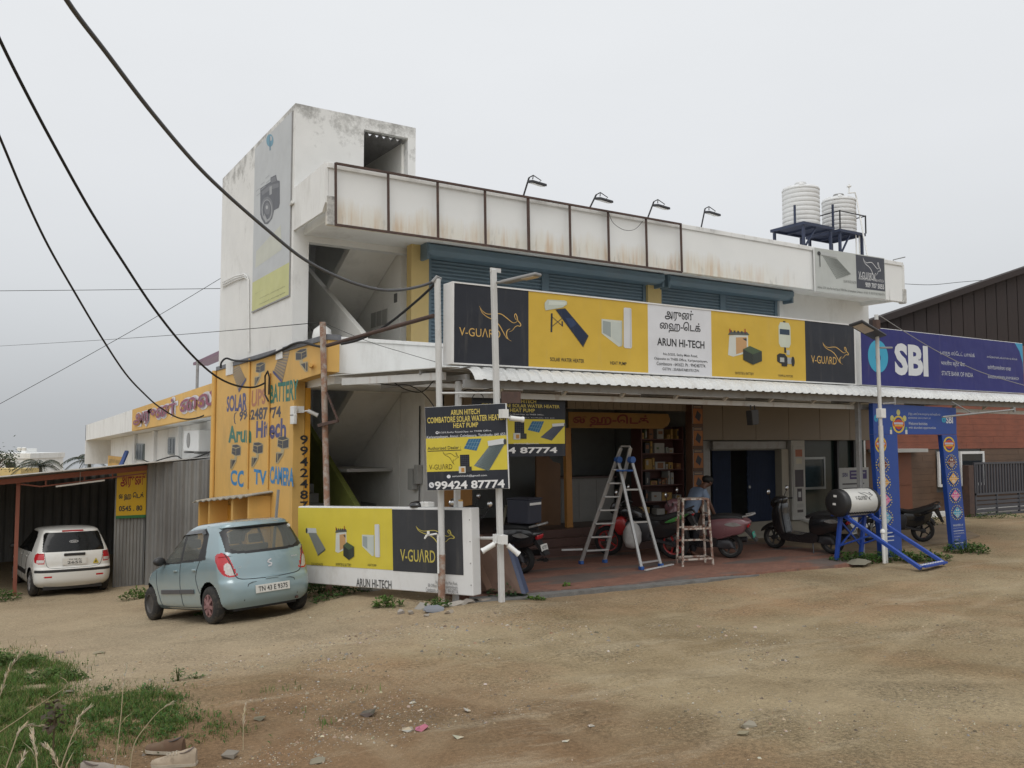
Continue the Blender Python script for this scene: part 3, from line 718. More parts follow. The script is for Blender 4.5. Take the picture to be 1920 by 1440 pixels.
# stairs inside the tower: two flights to each storey
M('stair_grey', (.40,.395,.375), .85, var=.1, vs=2)
M('stair_green', (.155,.175,.035), .75, var=.2, vs=1.5, grime=(.08,.09,.03), ga=.6, gs=2)
for z0, rise, mt in ((.05, 3.3, 'stair_green'), (3.4, 2.95, 'plaster_inner')):
    n = 9; run = 2.75/n; h = rise/2/n; ye = 15.95 + 2.75
    for k in range(n):
        part('stair', MATS['stair_grey'], [(5.21,6.15,15.95+run*k,15.95+run*(k+1)+.03,z0+h*k-.05,z0+h*(k+1))])
    part('landing', MATS['stair_grey'], [(5.2,7.28,ye-.05,21.2,z0+rise/2-.15,z0+rise/2)])
    fl = MB(); fl.prism([(6.27,ye,z0+rise/2-.16),(6.27,ye,z0+rise/2+.02),(6.27,15.9,z0+rise),(6.27,15.9,z0+rise-.18)], (1.0,0,0)); fl.build('stair_flight', MATS['plaster_inner'], BL)
    zp = lambda y: z0 + .9 + .55*(y-15.37)
    pa = MB(); pa.prism([(6.15,15.2,z0-.02),(6.15,15.2,zp(15.2)-.04),(6.15,15.32,zp(15.36)),(6.15,ye,zp(ye)),(6.15,ye,zp(ye)-1.1),(6.15,15.95,z0-.1)], (.115,0,0)); pa.build('stair_parapet', MATS[mt], BL, bevel=.01)
# cupboard doors of the meters on the stair wall
for k in range(3): part('meter_door', M('meter_door', (.36,.355,.33), .7, var=.05), [(7.262,7.279,16.62+.3*k,16.88+.3*k,4.66,4.98)], bevel=.006)
part('switch_box', MATS['dark_interior'], [(7.258,7.279,16.15,16.27,5.05,5.23)])
for k in range(2): part('meter_door', MATS['meter_door'], [(7.25,7.279,17.1+.42*k,17.5+.42*k,.32,.92)], bevel=.006)
# storage ledge in the ground floor recess
part('ledge', MATS['stair_grey'], [(6.3,7.28,16.3,18.4,1.62,1.68)])
part('door', MATS['wood_orange'], [(7.63,8.35,14.92,14.98,.0,2.35)])
# ------------------------------------------------------------------ printed motifs (0..1 art space)
INK = (.030,.031,.034); DARKP = (.026,.029,.038); YEL = (.60,.40,.055); LEMON = (.62,.51,.06); WHT = (.66,.67,.70); CREAM = (.56,.60,.50); GOLD = (.62,.40,.13)
def _k(z): return [((x-360)/352, (712-y)/247) for x, y in z]
KANG = [_k(s) for s in (
 [(360,465),(385,500),(430,520),(500,511),(545,512),(590,537),(640,568),(668,566),(690,548)],
 [(363,470),(382,512),(425,542),(475,560),(522,592),(556,640),(590,690),(632,712)],
 [(690,550),(672,545),(658,518),(667,498),(680,520),(684,545),(700,562),(713,578),(706,592),(684,590),(662,602),(640,628),(612,642)],
 [(622,618),(600,628),(589,655),(595,685),(612,704)])]
def kangaroo(col, w=.026):
    out = []
    for s in KANG:
        for q in ribbon(smooth2(s, 4), w): out.append((col, q))
    return out
def logo(b, ka, kb, ta, tb, col, px=True, w=.026, off=.0):
    b.art(kangaroo(col, w), .0035, name='emblem', px=px, frame=(ka, kb), step=0)
    b.text('V-GU\u039bRD', ta, tb, col, off=off, lay=.004, px=px)
def art_heater():
    P = []
    P.append(((.03,.035,.045), [(.14,.69),(.18,.69),(.17,.28),(.13,.28)])); P.append(((.03,.035,.045), [(.38,.55),(.41,.53),(.41,.42),(.38,.43)]))
    P.append(((.05,.05,.06), [(.15,.40),(.17,.40),(.40,.60),(.38,.60)])); P.append(((.05,.05,.06), [(.15,.62),(.17,.62),(.40,.44),(.38,.44)]))
    P.append(((.035,.04,.05), [(.24,.78),(.46,.83),(1.0,.26),(.87,.0)])); P.append(((.018,.028,.06), [(.28,.765),(.46,.80),(.97,.265),(.86,.05)]))
    P.append(((.03,.05,.11), [(.46,.62),(.62,.62),(.72,.50),(.58,.40)]))
    P.append(((.48,.52,.45), [(.02,.74),(.40,.84),(.50,.92),(.50,.98),(.44,1.0),(.06,.98),(.0,.90),(.0,.80)])); P.append(((.58,.62,.55), [(.08,.86),(.46,.90),(.48,.96),(.10,.96)]))
    return P
def art_pump():
    return [((.55,.58,.52), [(.0,.30),(.0,.66),(.68,.66),(.68,.05),(.56,.0)]), ((.42,.46,.42), [(.62,.0),(.68,.05),(.68,.66),(.63,.63)]), ((.30,.34,.33), [(.04,.32),(.30,.22),(.30,.60),(.04,.62)]),
            ((.50,.54,.50), [(.34,.22),(.6,.08),(.6,.6),(.34,.61)]), ((.60,.61,.62), [(.72,.02),(.76,-.02),(.96,-.02),(1.0,.02),(.99,.98),(.95,1.0),(.77,1.0),(.73,.98)]), ((.50,.51,.53), [(.93,.0),(.99,.02),(.98,.97),(.93,.98)])]
def art_battery():
    P = [((.58,.60,.55), [(.06,.18),(.10,.80),(.62,.90),(.62,.30),(.20,.14)]), ((.50,.30,.14), [(.28,.22),(.28,.76),(.58,.80),(.58,.36)]), ((.05,.05,.05), [(.46,.74),(.58,.76),(.58,.66)]),
         ((.10,.11,.10), [(.06,.82),(.12,.92),(.60,.96),(.66,.88),(.62,.86)])]
    for k in range(5): P.append(((.06,.06,.06), rect(.12+.1*k,.90,.17+.1*k,.975)))
    P.append(((.35,.05,.03), rect(.10,.9,.13,1.02))); P.append(((.35,.05,.03), rect(.52,.93,.55,1.06)))
    P += [((.035,.042,.035), [(.47,.06),(.47,.40),(.74,.26),(.74,-.08)]), ((.045,.055,.045), [(.74,-.08),(.74,.26),(1.0,.38),(1.0,.06)]), ((.075,.11,.06), [(.47,.40),(.66,.52),(1.0,.38),(.74,.26)])]
    return P
def art_tankpump():
    P = [((.56,.60,.50), [(.12,.50),(.12,.88),(.22,.97),(.70,.97),(.80,.88),(.80,.50),(.70,.42),(.22,.42)]), ((.03,.03,.03), rect(.38,.97,.52,1.0)), ((.035,.06,.09), rect(.18,.70,.74,.82)),
         ((.03,.03,.03), rect(.42,.30,.52,.42)), ((.45,.47,.45), rect(.54,.26,.72,.36)), ((.03,.032,.035), [(.0,.10),(.0,.24),(.14,.28),(.44,.27),(.58,.2),(.58,.04),(.16,.06)]),
         ((.40,.42,.40), rect(.16,.09,.40,.19)), ((.36,.38,.38), rect(.58,.06,.86,.20)), ((.03,.03,.03), ell(.9,.12,.10,.11)), ((.03,.03,.03), rect(.24,.0,.56,.06))]
    return P
def art_tubes(n=12, dark=(.06,.085,.095), light=(.30,.36,.35), tank=(.60,.62,.62), flip=False):
    P = [(light, [(.0,.18),(.52,.80),(1.0,.86),(.46,.0)])] if not flip else [(light, [(.12,.86),(.58,.80),(1.0,.28),(.54,.0)])]
    A, B, C, D = ((.0,.18),(.52,.80),(1.0,.86),(.46,.0)) if not flip else ((.54,.0),(.12,.86),(.58,.80),(1.0,.28))
    for k in range(n):
        f = (k+.2)/n; g = (k+.72)/n
        lp = lambda p, q, t: (p[0]+(q[0]-p[0])*t, p[1]+(q[1]-p[1])*t)
        P.append((dark, [lp(A,D,f), lp(B,C,f), lp(B,C,g), lp(A,D,g)]))
    if not flip: P += [(tank, [(.48,.78),(.46,.94),(.94,1.0),(1.0,.98),(1.02,.84)]), ((.05,.05,.05), ell(1.0,.9,.045,.09))]
    else: P += [(tank, [(.02,.88),(.02,1.0),(.56,.98),(.58,.84)]), ((.05,.05,.05), ell(.02,.92,.05,.08)), ((.05,.05,.05), [(.03,.86),(.05,.86),(.05,.4),(.03,.4)])]
    return P
def art_collector():
    return [((.50,.52,.52), [(.02,.80),(.02,1.0),(.52,1.0),(.56,.82)]), ((.05,.05,.05), ell(.03,.9,.05,.1)), ((.20,.215,.20), [(.12,.82),(.54,.82),(1.0,.24),(.60,.0)]), ((.09,.10,.09), [(.60,.0),(1.0,.24),(1.0,.19),(.60,-.05)])]
def art_module():
    P = [((.018,.02,.03), rect(.1,.25,.8,1.0))]
    for k in range(1, 5): P.append(((.10,.11,.13), rect(.1+.14*k,.25,.11+.14*k,1.0)))
    for k in range(1, 7): P.append(((.10,.11,.13), rect(.1,.25+.107*k,.8,.257+.107*k)))
    return P + [((.55,.55,.5), rect(.0,.0,.5,.36)), ((.45,.22,.06), rect(.18,.05,.42,.28)), ((.04,.04,.04), rect(.5,.04,.95,.34))]
def art_array():
    P = [((.04,.14,.26), [(.0,.22),(.28,1.0),(1.0,1.0),(.70,.0)])]
    for k in range(1, 5):
        t = k/5; P.append(((.20,.33,.42), [(.70*t,.22-.22*t),(.28+.72*t,1.0),(.30+.72*t,1.0),(.72*t+.01,.22-.22*t)]))
    for k in (1, 2): t = k/3; P.append(((.20,.33,.42), [(.28*t,.22+.78*t),(.70+.30*t,t),(.70+.30*t,t-.03),(.28*t,.19+.78*t)]))
    return P
def art_cctv(flip=False):
    o = (.44,.36,.20); d = (.055,.055,.06)
    P = [(o, [(.08,.62),(.12,.98),(.62,1.0),(1.0,.92),(.98,.58),(.5,.52)]), (d, [(.13,.64),(.16,.86),(.50,.82),(.50,.56)]), (d, [(.53,.56),(.53,.82),(.95,.89),(.94,.61)]), (d, [(.17,.89),(.20,.96),(.60,.98),(.94,.92),(.52,.855)]),
         (o, [(.12,.74),(.5,.69),(.5,.70),(.12,.75)]), (o, [(.36,.40),(.42,.54),(.66,.52),(.62,.40)]), (o, [(.0,.02),(.02,.42),(.18,.44),(.60,.42),(.62,.36),(.20,.02)]), (d, [(.04,.06),(.05,.38),(.14,.40),(.14,.06)]), (d, [(.18,.10),(.20,.38),(.54,.39)])]
    return [(c, [(1-x, y) for x, y in p]) for c, p in P] if flip else P
def art_bank(): # round bank mark with keyhole
    return [((.045,.34,.52), ell(.5,.5,.5,.5,32)), ((.02,.025,.16), ell(.5,.46,.13,.13)), ((.02,.025,.16), rect(.46,.0,.54,.42))]

# ------------------------------------------------------------------ long sign over the canopy
S1 = board_thing('shop_sign', 'long black, yellow and white sign box above the canopy with kangaroo marks and solar products', 'sign', (5.76,10.9,3.325), (1,0,0), (0,0,1))
W1 = 8.94; H1 = 1.185
S1.panel((0,0), (W1,H1), .004, .27, 'board_white', 'sign_box', bevel=.006)
for n_, a, b in (('edge_trim',(0,H1-.022),(W1,H1)),('edge_trim',(0,0),(W1,.022)),('edge_trim',(0,.022),(.03,H1-.022)),('edge_trim',(W1-.03,.022),(W1,H1-.022))): S1.panel(a, b, -.012, .004, 'board_white', n_)
def uu(b, px): return b.uv(px)[0]
xs = [0.03, uu(S1,(991,620)), uu(S1,(1215,640)), uu(S1,(1334,650)), uu(S1,(1510,660)), W1-.03]
S1.art([(c, rect(xs[i], .022, xs[i+1], H1-.022)) for i, c in enumerate((DARKP, YEL, WHT, YEL, DARKP))], .001, name='printed_face', step=0)
logo(S1, (898.5,635.5), (976,581), (860.9,629), (938,618.5), GOLD)
S1.art(art_heater(), frame=((1021,646),(1103,568)), px=True)
S1.art(art_pump(), frame=((1128,648),(1184,578)), px=True)
S1.text('SOLAR WATER HEATER', (1031.5,677), (1095,673.6), INK)
S1.text('HEAT PUMP', (1144,683.5), (1174.5,679.1), INK)
S1.text('அருண்', (1246.5,600.5), (1299.5,583), INK)
S1.text('ைஹ-ெடக்', (1237,622), (1313,606), INK)
S1.text('ARUN HI-TECH', (1232,647.5), (1320.5,640), INK, off=.02)
S1.text('No.5/235, Sathy Main Road,', (1243.5,667.2), (1307.7,665.6), INK, off=.004)
S1.text('Opposite to TNEB Office, Kariyampalayam,', (1226.4,675.2), (1326.5,675.6), INK, off=.004)
S1.text('Coimbatore - 641653. Ph : 9942487774.', (1231,684.4), (1323,683.6), INK, off=.004)
S1.text('GSTIN : 33ABAFA8037E1ZW.', (1242,694), (1311.6,692.8), INK, off=.004)
S1.art(art_battery(), frame=((1361,676),(1427,623)), px=True)
S1.art(art_tankpump(), frame=((1457,686),(1488,604)), px=True)
S1.text('INVERTER & BATTERY', (1378.7,701.8), (1413,698.8), INK, off=.0)
S1.text('PUMPS & MOTORS', (1459.6,706.4), (1486.4,703.6), INK, off=.0)
logo(S1, (1543,681), (1590,646), (1521,680.5), (1568,669), GOLD, w=.034)

# ------------------------------------------------------------------ bank sign
S2 = board_thing('bank_sign', 'wide dark blue bank sign with round pale-blue mark and big white letters', 'sign', (14.9,10.92,3.33), (1,0,0), (0,0,1))
W2 = 5.95
S2.panel((0,0), (W2,1.18), .004, .2, 'board_white', 'sign_box', bevel=.006)
NAVY = (.022,.024,.15)
S2.art([(NAVY, rect(.01,.012,W2-.01,1.168)), ((.05,.30,.50), [(W2-.34,1.168),(W2-.15,.98),(W2-.03,.72),(W2-.01,.40),(W2-.01,1.168)])], .001, name='printed_face')
S2.art(art_bank(), frame=((1628,697.5),(1664,639.5)), px=True, name='emblem')
S2.text('SBI', (1678,703), (1739,648.5), (.62,.64,.66), off=.045)
LT = (.52,.54,.58)
S2.text('பாரத ஸ்ேடட் பாங்க்', (1763,667), (1827,662), LT, off=.0)
S2.text('भारतीय स्टेट बैंक', (1764.5,686.5), (1809,679), LT, off=.0)
S2.text('STATE BANK OF INDIA', (1765.5,703.5), (1824,699.5), LT, off=.0)
S2.text('காேரகவுண்டன்பாைளயம் கிைள', (1850.2,671.5), (1907,671.5), LT, off=.0)
S2.text('कारेगौंडनपालेयम शाखा', (1851.5,692), (1895,687.5), LT, off=.0)
S2.text('KAREGOUNDENPALAYAM BRANCH', (1852.5,709), (1909.8,707.5), LT, off=.0)

# ------------------------------------------------------------------ sign box standing on the ground by the poles
o = atD(560, 1092, 14.2); e_ = atD(887, 1118, 12.25)
S3 = board_thing('ground_sign', 'yellow, black and white sign box standing on the ground beside the blue car', 'sign', o, e_ - o, (0,0,1))
W3 = (e_ - o).length; H3 = 1.215
S3.panel((0,0), (W3,H3), .004, .2, 'board_white', 'sign_box', bevel=.012)
xb = uu(S3,(736,1010)); xe = uu(S3,(868,1030)); zb = .29
S3.art([(LEMON, rect(.0,zb,xb,H3-.02)), ((.045,.047,.052), rect(xb,zb-.01,xe,H3-.03))], .001, name='printed_face', step=0)
logo(S3, (781,1027), (851,988), (751,1052), (816,1031), (.50,.42,.10), w=.036, off=.01)
S3.art(art_collector(), frame=((574.5,1039),(610,991)), px=True)
S3.art(art_battery(), frame=((627,1044),(664,990)), px=True)
S3.art(art_pump(), frame=((679.5,1042),(712,983)), px=True)
S3.text('SOLAR WATER HEATER', (584,1060), (606,1056), INK, off=0); S3.text('INVERTER & BATTERY', (630,1061), (659,1057), INK, off=0); S3.text('HEAT PUMP', (690,1061.5), (706,1058), INK, off=0)
S3.text('ARUN HI-TECH', (668.5,1099.5), (734,1088.5), (.09,.09,.09), off=.01)
S3.text('No.5/235, Sathy Main Road,', (817,1096), (858,1091), (.2,.2,.2), off=0); S3.text('EB Office Opp, Kariyampalayam,', (803,1102), (859,1098), (.2,.2,.2), off=0); S3.text('Coimbatore - 641653. Ph : 9942487774.', (799,1109.5), (859.5,1105.5), (.2,.2,.2), off=0)
for z in (.15,.45,.75,1.05):
    mb = MB(); mb.lathe([(.008,-.004),(.008,.004)], (W3-.03,0,z), 'y', 8); mb.build('screw', 'grey_steel', S3.root)

# ------------------------------------------------------------------ black dealer board on the two poles
o = atD(801, 920, 12.22); e_ = atD(955, 916, 11.92)
S4 = board_thing('dealer_board', 'black and yellow dealer board fixed on two white poles, phone number along its foot', 'sign', o, e_ - o, (0,0,1))
W4 = (e_ - o).length; H4 = 1.165
S4.panel((0,0), (W4,H4), .004, .03, 'board_white', 'backing')
zy0 = S4.uv((830,884))[1]; zy1 = S4.uv((830,821))[1]
S4.art([(DARKP, rect(.004,.004,W4-.012,H4-.004)), (LEMON, rect(.004,zy0,W4-.012,zy1))], .001, name='printed_face', step=.0004)
YT = (.58,.47,.12)
S4.text('ARUN HITECH', (845.2,778.8), (899.2,766), YT, off=.02); S4.text('COIMBATORE SOLAR WATER HEATER', (801.5,794), (947,776), YT, off=.02); S4.text('HEAT PUMP', (850.3,802.7), (896.6,791.5), YT, off=.02)
S4.text('5/235,Sathy Road,Opp. to TNEB Office,', (823,813.5), (922,805.5), WHT, off=.004); S4.text('Kariyampalayam, Annur, Coimbatore, Tamilnadu- 641 653.', (800.5,824), (949,811), WHT, off=.004)
S4.art([(WHT, ell(.5,.5,.5,.5)), (DARKP, ell(.5,.55,.25,.25))], frame=((817,814),(822.5,808.5)), px=True, name='emblem')
S4.text('Authorised Dealer :', (802,844), (864,835.5), INK, off=.006); S4.art([(INK, rect(0,0,1,1))], frame=((802,845.5),(865,844.5)), px=True, name='underline')
logo(S4, (831,872), (859,845), (805,881), (848,869.5), (.10,.075,.02), w=.034, off=.0)
S4.art(art_module(), frame=((861,887),(885,852)), px=True); S4.art(art_array(), frame=((870,846),(903,822)), px=True); S4.art(art_tubes(14), frame=((889,884),(947,822)), px=True)
S4.text('sarunhitech@gmail.com', (848,895.5), (913,889), WHT, off=.006); S4.art([(WHT, ell(.5,.5,.5,.5))], frame=((838,897),(845,890)), px=True, name='emblem')
S4.text('99424 87774', (815.5,918), (946,899), (.72,.72,.72), off=.03); S4.art([(WHT, ell(.5,.5,.5,.5)), (DARKP, [(.3,.7),(.42,.72),(.5,.55),(.62,.42),(.76,.4),(.72,.28),(.55,.26),(.32,.5)])], frame=((804.5,915),(814,904)), px=True, name='emblem')

# black board hanging behind it
S5 = board_thing('hanging_board', 'second black and yellow dealer board hanging under the balcony, half hidden behind the pole board', 'sign', (onY(886,855,11.14).x,11.14,onY(1057,855,11.14).z), (1,0,0), (0,0,1))
W5 = onY(1060,800,11.14).x - onY(886,855,11.14).x; H5 = onY(1060,748,11.14).z - onY(1057,855,11.14).z
S5.panel((0,0), (W5,H5), .004, .03, 'dark_metal', 'backing')
zy0 = S5.uv((1000,832))[1]; zy1 = S5.uv((1000,786))[1]
S5.art([(DARKP, rect(0,0,W5,H5)), (LEMON, rect(.2,zy0,W5-.012,zy1))], .001, name='printed_face', step=.0004)
S5.text('ARUN HITECH', (951,755), (1005,749.5), YT, off=.02); S5.text('COIMBATORE SOLAR WATER HEATER', (902.5,762.3), (1049,759.6), YT, off=.02); S5.text('HEAT PUMP', (955.8,772.5), (1002.4,766.5), YT, off=.02)
S5.text('5/235, Sathy Road,Opp. to TNEB Office,', (935,778), (1019.5,776.6), WHT, off=.0); S5.text('Kariyampalayam, Annur, Coimbatore, Tamilnadu- 641 653.', (905,783), (1040,783.2), WHT, off=.0)
S5.art(art_module(), frame=((962,824),(988,791)), px=True); S5.art(art_array(), frame=((989,811),(1020,790)), px=True); S5.art(art_tubes(10, (.05,.06,.08), (.14,.15,.20)), frame=((1013,826),(1059,793)), px=True)
S5.text('sarunhitech@gmail.com', (962.6,833.4), (1010,830), WHT, off=.006); S5.text('99424 87774', (893,851), (1044.5,838.2), (.72,.72,.72), off=.03)
for x in (.12, W5-.12):
    mb = MB(); mb.bar((x,.02,H5),(x,.02,H5+.08),.03,.01,(0,1,0)); mb.build('hanger', 'grey_steel', S5.root)

# lintel board of the shop
S6 = board_thing('lintel_board', 'faded yellow board with dark red letters over the open shop', 'sign', (10.5,14.68,2.50), (1,0,0), (0,0,1))
mb = MB(); mb.prism([(x, 0, z) for x, z in [(0,0),(2.55,0),(2.72,.08),(2.78,.2),(2.72,.33),(0,.33)]], (0,.03,0)); mb.build('board', M('old_yellow', (.26,.14,.03), .6, var=.15, vs=2), S6.root)
S6.text('ைஹ-ெடக்', (.1,.03), (2.15,.30), (.16,.02,.018), off=.03, px=False)

# parapet sign at the right end
o = onY(1530, 546, 14.0); e_ = onY(1661, 561, 14.0)
S7 = board_thing('parapet_sign', 'grey-white and charcoal sign fixed askew at the right end of the parapet', 'sign', o, e_ - o, (-.06,0,1))
W7 = (e_ - o).length; H7 = 1.08
S7.panel((0,0), (W7,H7), .004, .05, 'board_white', 'backing')
xd = uu(S7,(1605,500))
S7.art([((.47,.485,.46), rect(.0,0,W7,H7)), ((.062,.066,.082), rect(xd,.2,W7-.02,H7-.02))], .001, name='printed_face')
logo(S7, (1619,525), (1650,487), (1610,522), (1638,512), (.62,.62,.62), w=.03, off=.005)
S7.text('Authorised Dealer :  ARUN HITECH', (xd+.08,.43), (W7-.07,.5), (.6,.6,.6), off=.0, px=False); S7.text('909 707 5055', (xd+.35,.25), (W7-.06,.38), (.62,.62,.62), off=.02, px=False)
S7.art(art_tubes(13, (.17,.18,.17), (.42,.44,.41), (.45,.46,.45), True), frame=((.12,.36),(1.35,1.0)))
S7.text('SOLAR WATER HEATER', (1.05,.30), (1.55,.37), (.2,.2,.19), off=0, px=False)
S7.text('Address : 5/235, Sathy Main Road, Opp to TNEB Office, Kariyampalayam, Coimbatore - 641 653.  Ph : 909 707 5055, 99424 87774', (.06,.06), (W7-.05,.14), (.16,.16,.15), off=0, px=False)

# photo studio poster on the tower
S8 = board_thing('studio_poster', 'tall faded grey poster with a camera on the tower side', 'poster', (4.985,18.5,4.97), (0,-1,0), (0,0,1))
W8 = 2.55
mb = MB(); mb.prism([(0,0,0),(W8,0,0),(W8,0,3.52),(.0,0,3.52)], (0,.014,0)); mb.build('sheet', 'board_white', S8.root)
S8.art([((.50,.52,.53), [(0,0),(W8,0),(W8,3.52),(0,3.52)]), ((.54,.545,.24), rect(0,0,W8,.62)), ((.535,.545,.47), [(.2,.9),(W8-.5,.95),(W8-.6,1.45),(.25,1.25)])], .001, name='printed_face')
def z5(p): return (460 + p[0]/3.89, 230 + p[1]/3.89)
dk, md, lt = (.10,.105,.12), (.17,.175,.19), (.34,.35,.36)
cpoly = [(dk,[(110,480),(185,430),(185,400),(225,380),(232,420),(252,425),(252,590),(245,620),(210,640),(195,700),(165,740),(140,738),(118,700),(110,670)]), (md,[(118,505),(180,455),(245,440),(245,470),(180,490),(125,530)]), (md,[(190,408),(222,390),(228,425),(190,440)]),
 (lt,[(178,470),(195,460),(195,520),(178,530)]), (md, ell(162,632,46,92)), (lt, ell(160,640,38,80)), (dk, ell(160,636,32,70)), (md, ell(162,628,20,44)), (lt, [(140,660),(158,700),(165,725),(150,730),(140,700)]), ((.42,.43,.44), ell(160,618,8,14))]
S8.art([(c, [z5(p) for p in q]) for c, q in cpoly], px=True)
S8.art([((.13,.30,.40), [z5(p) for p in ell(180,130,26,46)]), ((.44,.46,.475), [z5(p) for p in ell(186,115,10,18)]), ((.10,.20,.28), [z5(p) for p in [(176,100),(182,98),(186,200),(178,204)]])], px=True, name='emblem')
for k in range(3): S8.art([((.33,.35,.37), rect(.15+.35*k,2.55+.05*k,.42+.35*k,2.565+.05*k)), ((.33,.35,.37), rect(.2+.35*k,2.44+.05*k,.5+.35*k,2.455+.05*k))], name='faded_line')
S8.text('showatch_photography', z5((104,1288)), z5((292,1188)), (.20,.20,.12), off=0, shear=.15); S8.text('showatch_photography', z5((104,1330)), z5((292,1232)), (.20,.20,.12), off=0, shear=.15); S8.text('follow us on', z5((70,1248)), z5((130,1222)), (.3,.3,.2), off=0)
mb = MB(); mb.box(0,W8,-.01,.014,-.03,0); mb.box(W8,W8+.03,-.01,.014,-.03,3.52); mb.build('frame', 'grey_steel', S8.root)

# ------------------------------------------------------------------ hand-painted side wall
SW = Board(BL, (4.94,21.3,-1.6), (0,-1,0), (0,0,1))
PR = thing('wall_painting', 'hand-painted solar, battery and camera lettering on the yellow side wall', 'mural'); PR.matrix_world = SW.mat(); SW.root = PR
def zw(p): return (400 + p[0]/4.8, 640 + p[1]/4.8)
BLU, GRN, PNK, CYA = (.07,.075,.20), (.03,.17,.13), (.42,.17,.09), (.05,.24,.50)
for s, a, b, c in (('SOLAR',(118,640),(305,462),BLU),('UPS',(345,588),(475,420),PNK),('BATTERY',(512,552),(765,345),GRN),('9942487774',(235,715),(610,580),(.06,.06,.09)),('Arun',(135,915),(345,752),GRN),('Hitech',(385,870),(655,690),BLU),
                   ('CC',(155,1295),(278,1165),CYA),('TV',(362,1280),(480,1165),CYA),('CAMERA',(510,1280),(727,1140),CYA)):
    SW.text(s, zw(a), zw(b), c, off=.032, lay=.002, wob=.035)
SW.art([((.06,.06,.09), q) for q in ribbon([zw(p) for p in [(210,640),(195,650),(188,690),(193,735),(203,742)]], 1.6, taper=False)], .002, px=True, name='phone_mark', step=0)
for a, b, f in (((370,410),(470,175),0),((735,300),(858,50),1),((152,1157),(252,925),0),((342,1137),(452,905),0),((562,1103),(685,852),0)):
    SW.art(art_cctv(f), .002, px=True, frame=(zw(a), zw(b)), name='painted_camera')
def hand_panel(q, n=9):
    A, B, C, D = q; P = [((.20,.17,.14), [A,B,C,D])]
    for k in range(n):
        f = (k+.25)/n; g = (k+.8)/n; lp = lambda p, r, t: (p[0]+(r[0]-p[0])*t, p[1]+(r[1]-p[1])*t)
        P.append(((.37,.26,.13), [lp(A,D,f), lp(B,C,f), lp(B,C,g), lp(A,D,g)]))
    return P
for q in (((160,245),(235,215),(298,350),(232,460)), ((600,105),(690,85),(620,375),(540,285))):
    pl_ = hand_panel(q, 10); pl_ += [(BLU, [q[2], q[3], (q[3][0]-2,q[3][1]-26), (q[2][0],q[2][1]-24)])]
    SW.art([(c, [zw(p) for p in z]) for c, z in pl_], .002, px=True, name='painted_panel')
SV = Board(PR, (4.94,15.448,-1.6), (1,0,0), (0,0,1))
for k, ch in enumerate('9942487774'):
    y = 816 + 20.6*k
    a, b = SV.uv((562.5, y+17)), SV.uv((577.5, y))
    m_ = SV.mat(); inv = PR.matrix_world.inverted()
    t_ = SV.text(ch, a, b, INK, off=.02, lay=.002, px=False, name='painted_digit')
    t_.matrix_parent_inverse = Matrix(); t_.matrix_local = inv @ m_

# ------------------------------------------------------------------ posters and stickers in the shade
def poster(name, label, cat, x, y, z, w, h, polys, texts=(), group=None, base=(.5,.5,.5)):
    b = board_thing(name, label, cat, (x,y,z), (1,0,0), (0,0,1), group)
    mb = MB(); mb.box(0,w,.002,.012,0,h); mb.build('sheet', 'board_white', b.root)
    b.art([(base, rect(0,0,w,h))] + polys, .001, name='printed_face')
    for s, a, c, col in texts: b.text(s, a, c, col, off=.01, px=False)
    return b
PC = MB(); PC.box(13.8,14.15,14.55,14.75,.0,3.19); PC.build('poster_column', 'wood_brown', BL)
for k in range(5):
    z = 2.62 - .5*k
    poster('product_poster', 'orange poster with a dark solar panel on the shop column, %s' % ('topmost of five', 'second from the top', 'third from the top', 'fourth from the top', 'lowest of five')[k], 'poster', 13.83, 14.535, z, .29, .42,
           [((.12,.10,.09), rect(0,.34,.29,.42)), ((.36,.25,.17), rect(.03,.365,.25,.395)), ((.05,.055,.07), [(.06,.14),(.13,.30),(.25,.2),(.19,.05)])], [], 'posters on the shop column', (.40,.16,.06))
poster('notice_poster', 'pale notice hanging beside the column posters', 'poster', 14.26, 15.12, .95, .4, 1.0, [((.1,.1,.1), rect(.05,.6,.12,.9)), ((.36,.15,.06), rect(.14,.05,.38,.38))], base=(.42,.40,.34))
b_ = poster('bank_poster', 'white and purple bank notice board standing in front of the dark glass', 'poster', 19.05, 14.7, .78, 1.2, .75, [((.06,.045,.16), rect(.42,.45,1.12,.68)), ((.30,.30,.34), rect(.48,.59,1.06,.63)), ((.30,.30,.34), rect(.48,.50,.92,.54)), ((.08,.08,.09), rect(.12,.31,1.0,.35)), ((.08,.08,.09), rect(.12,.19,.92,.23)), ((.08,.08,.09), rect(.12,.08,.6,.12))], [('SBI', (.13,.52), (.33,.62), (.03,.03,.15))], base=(.42,.43,.43))
mb = MB(); mb.box(.1,.14,.02,.05,-.55,0); mb.box(1.06,1.1,.02,.05,-.55,0); mb.build('leg', 'grey_steel', b_.root)
b_ = poster('pillar_stickers', 'strip of bank stickers and notices down the grey pillar', 'stickers', 17.6, 14.935, .35, .42, 1.75, [((.35,.12,.06), rect(.08,1.48,.34,1.66)), ((.50,.46,.36), rect(.1,1.3,.32,1.44)), ((.06,.05,.06), rect(.05,.72,.37,1.15)), ((.05,.04,.05), rect(.12,.36,.30,.68)), ((.45,.45,.45), rect(.16,.46,.26,.6)), ((.33,.32,.30), rect(.1,.2,.34,.3)), ((.07,.06,.06), rect(.11,.08,.33,.15))], base=(.40,.39,.36))

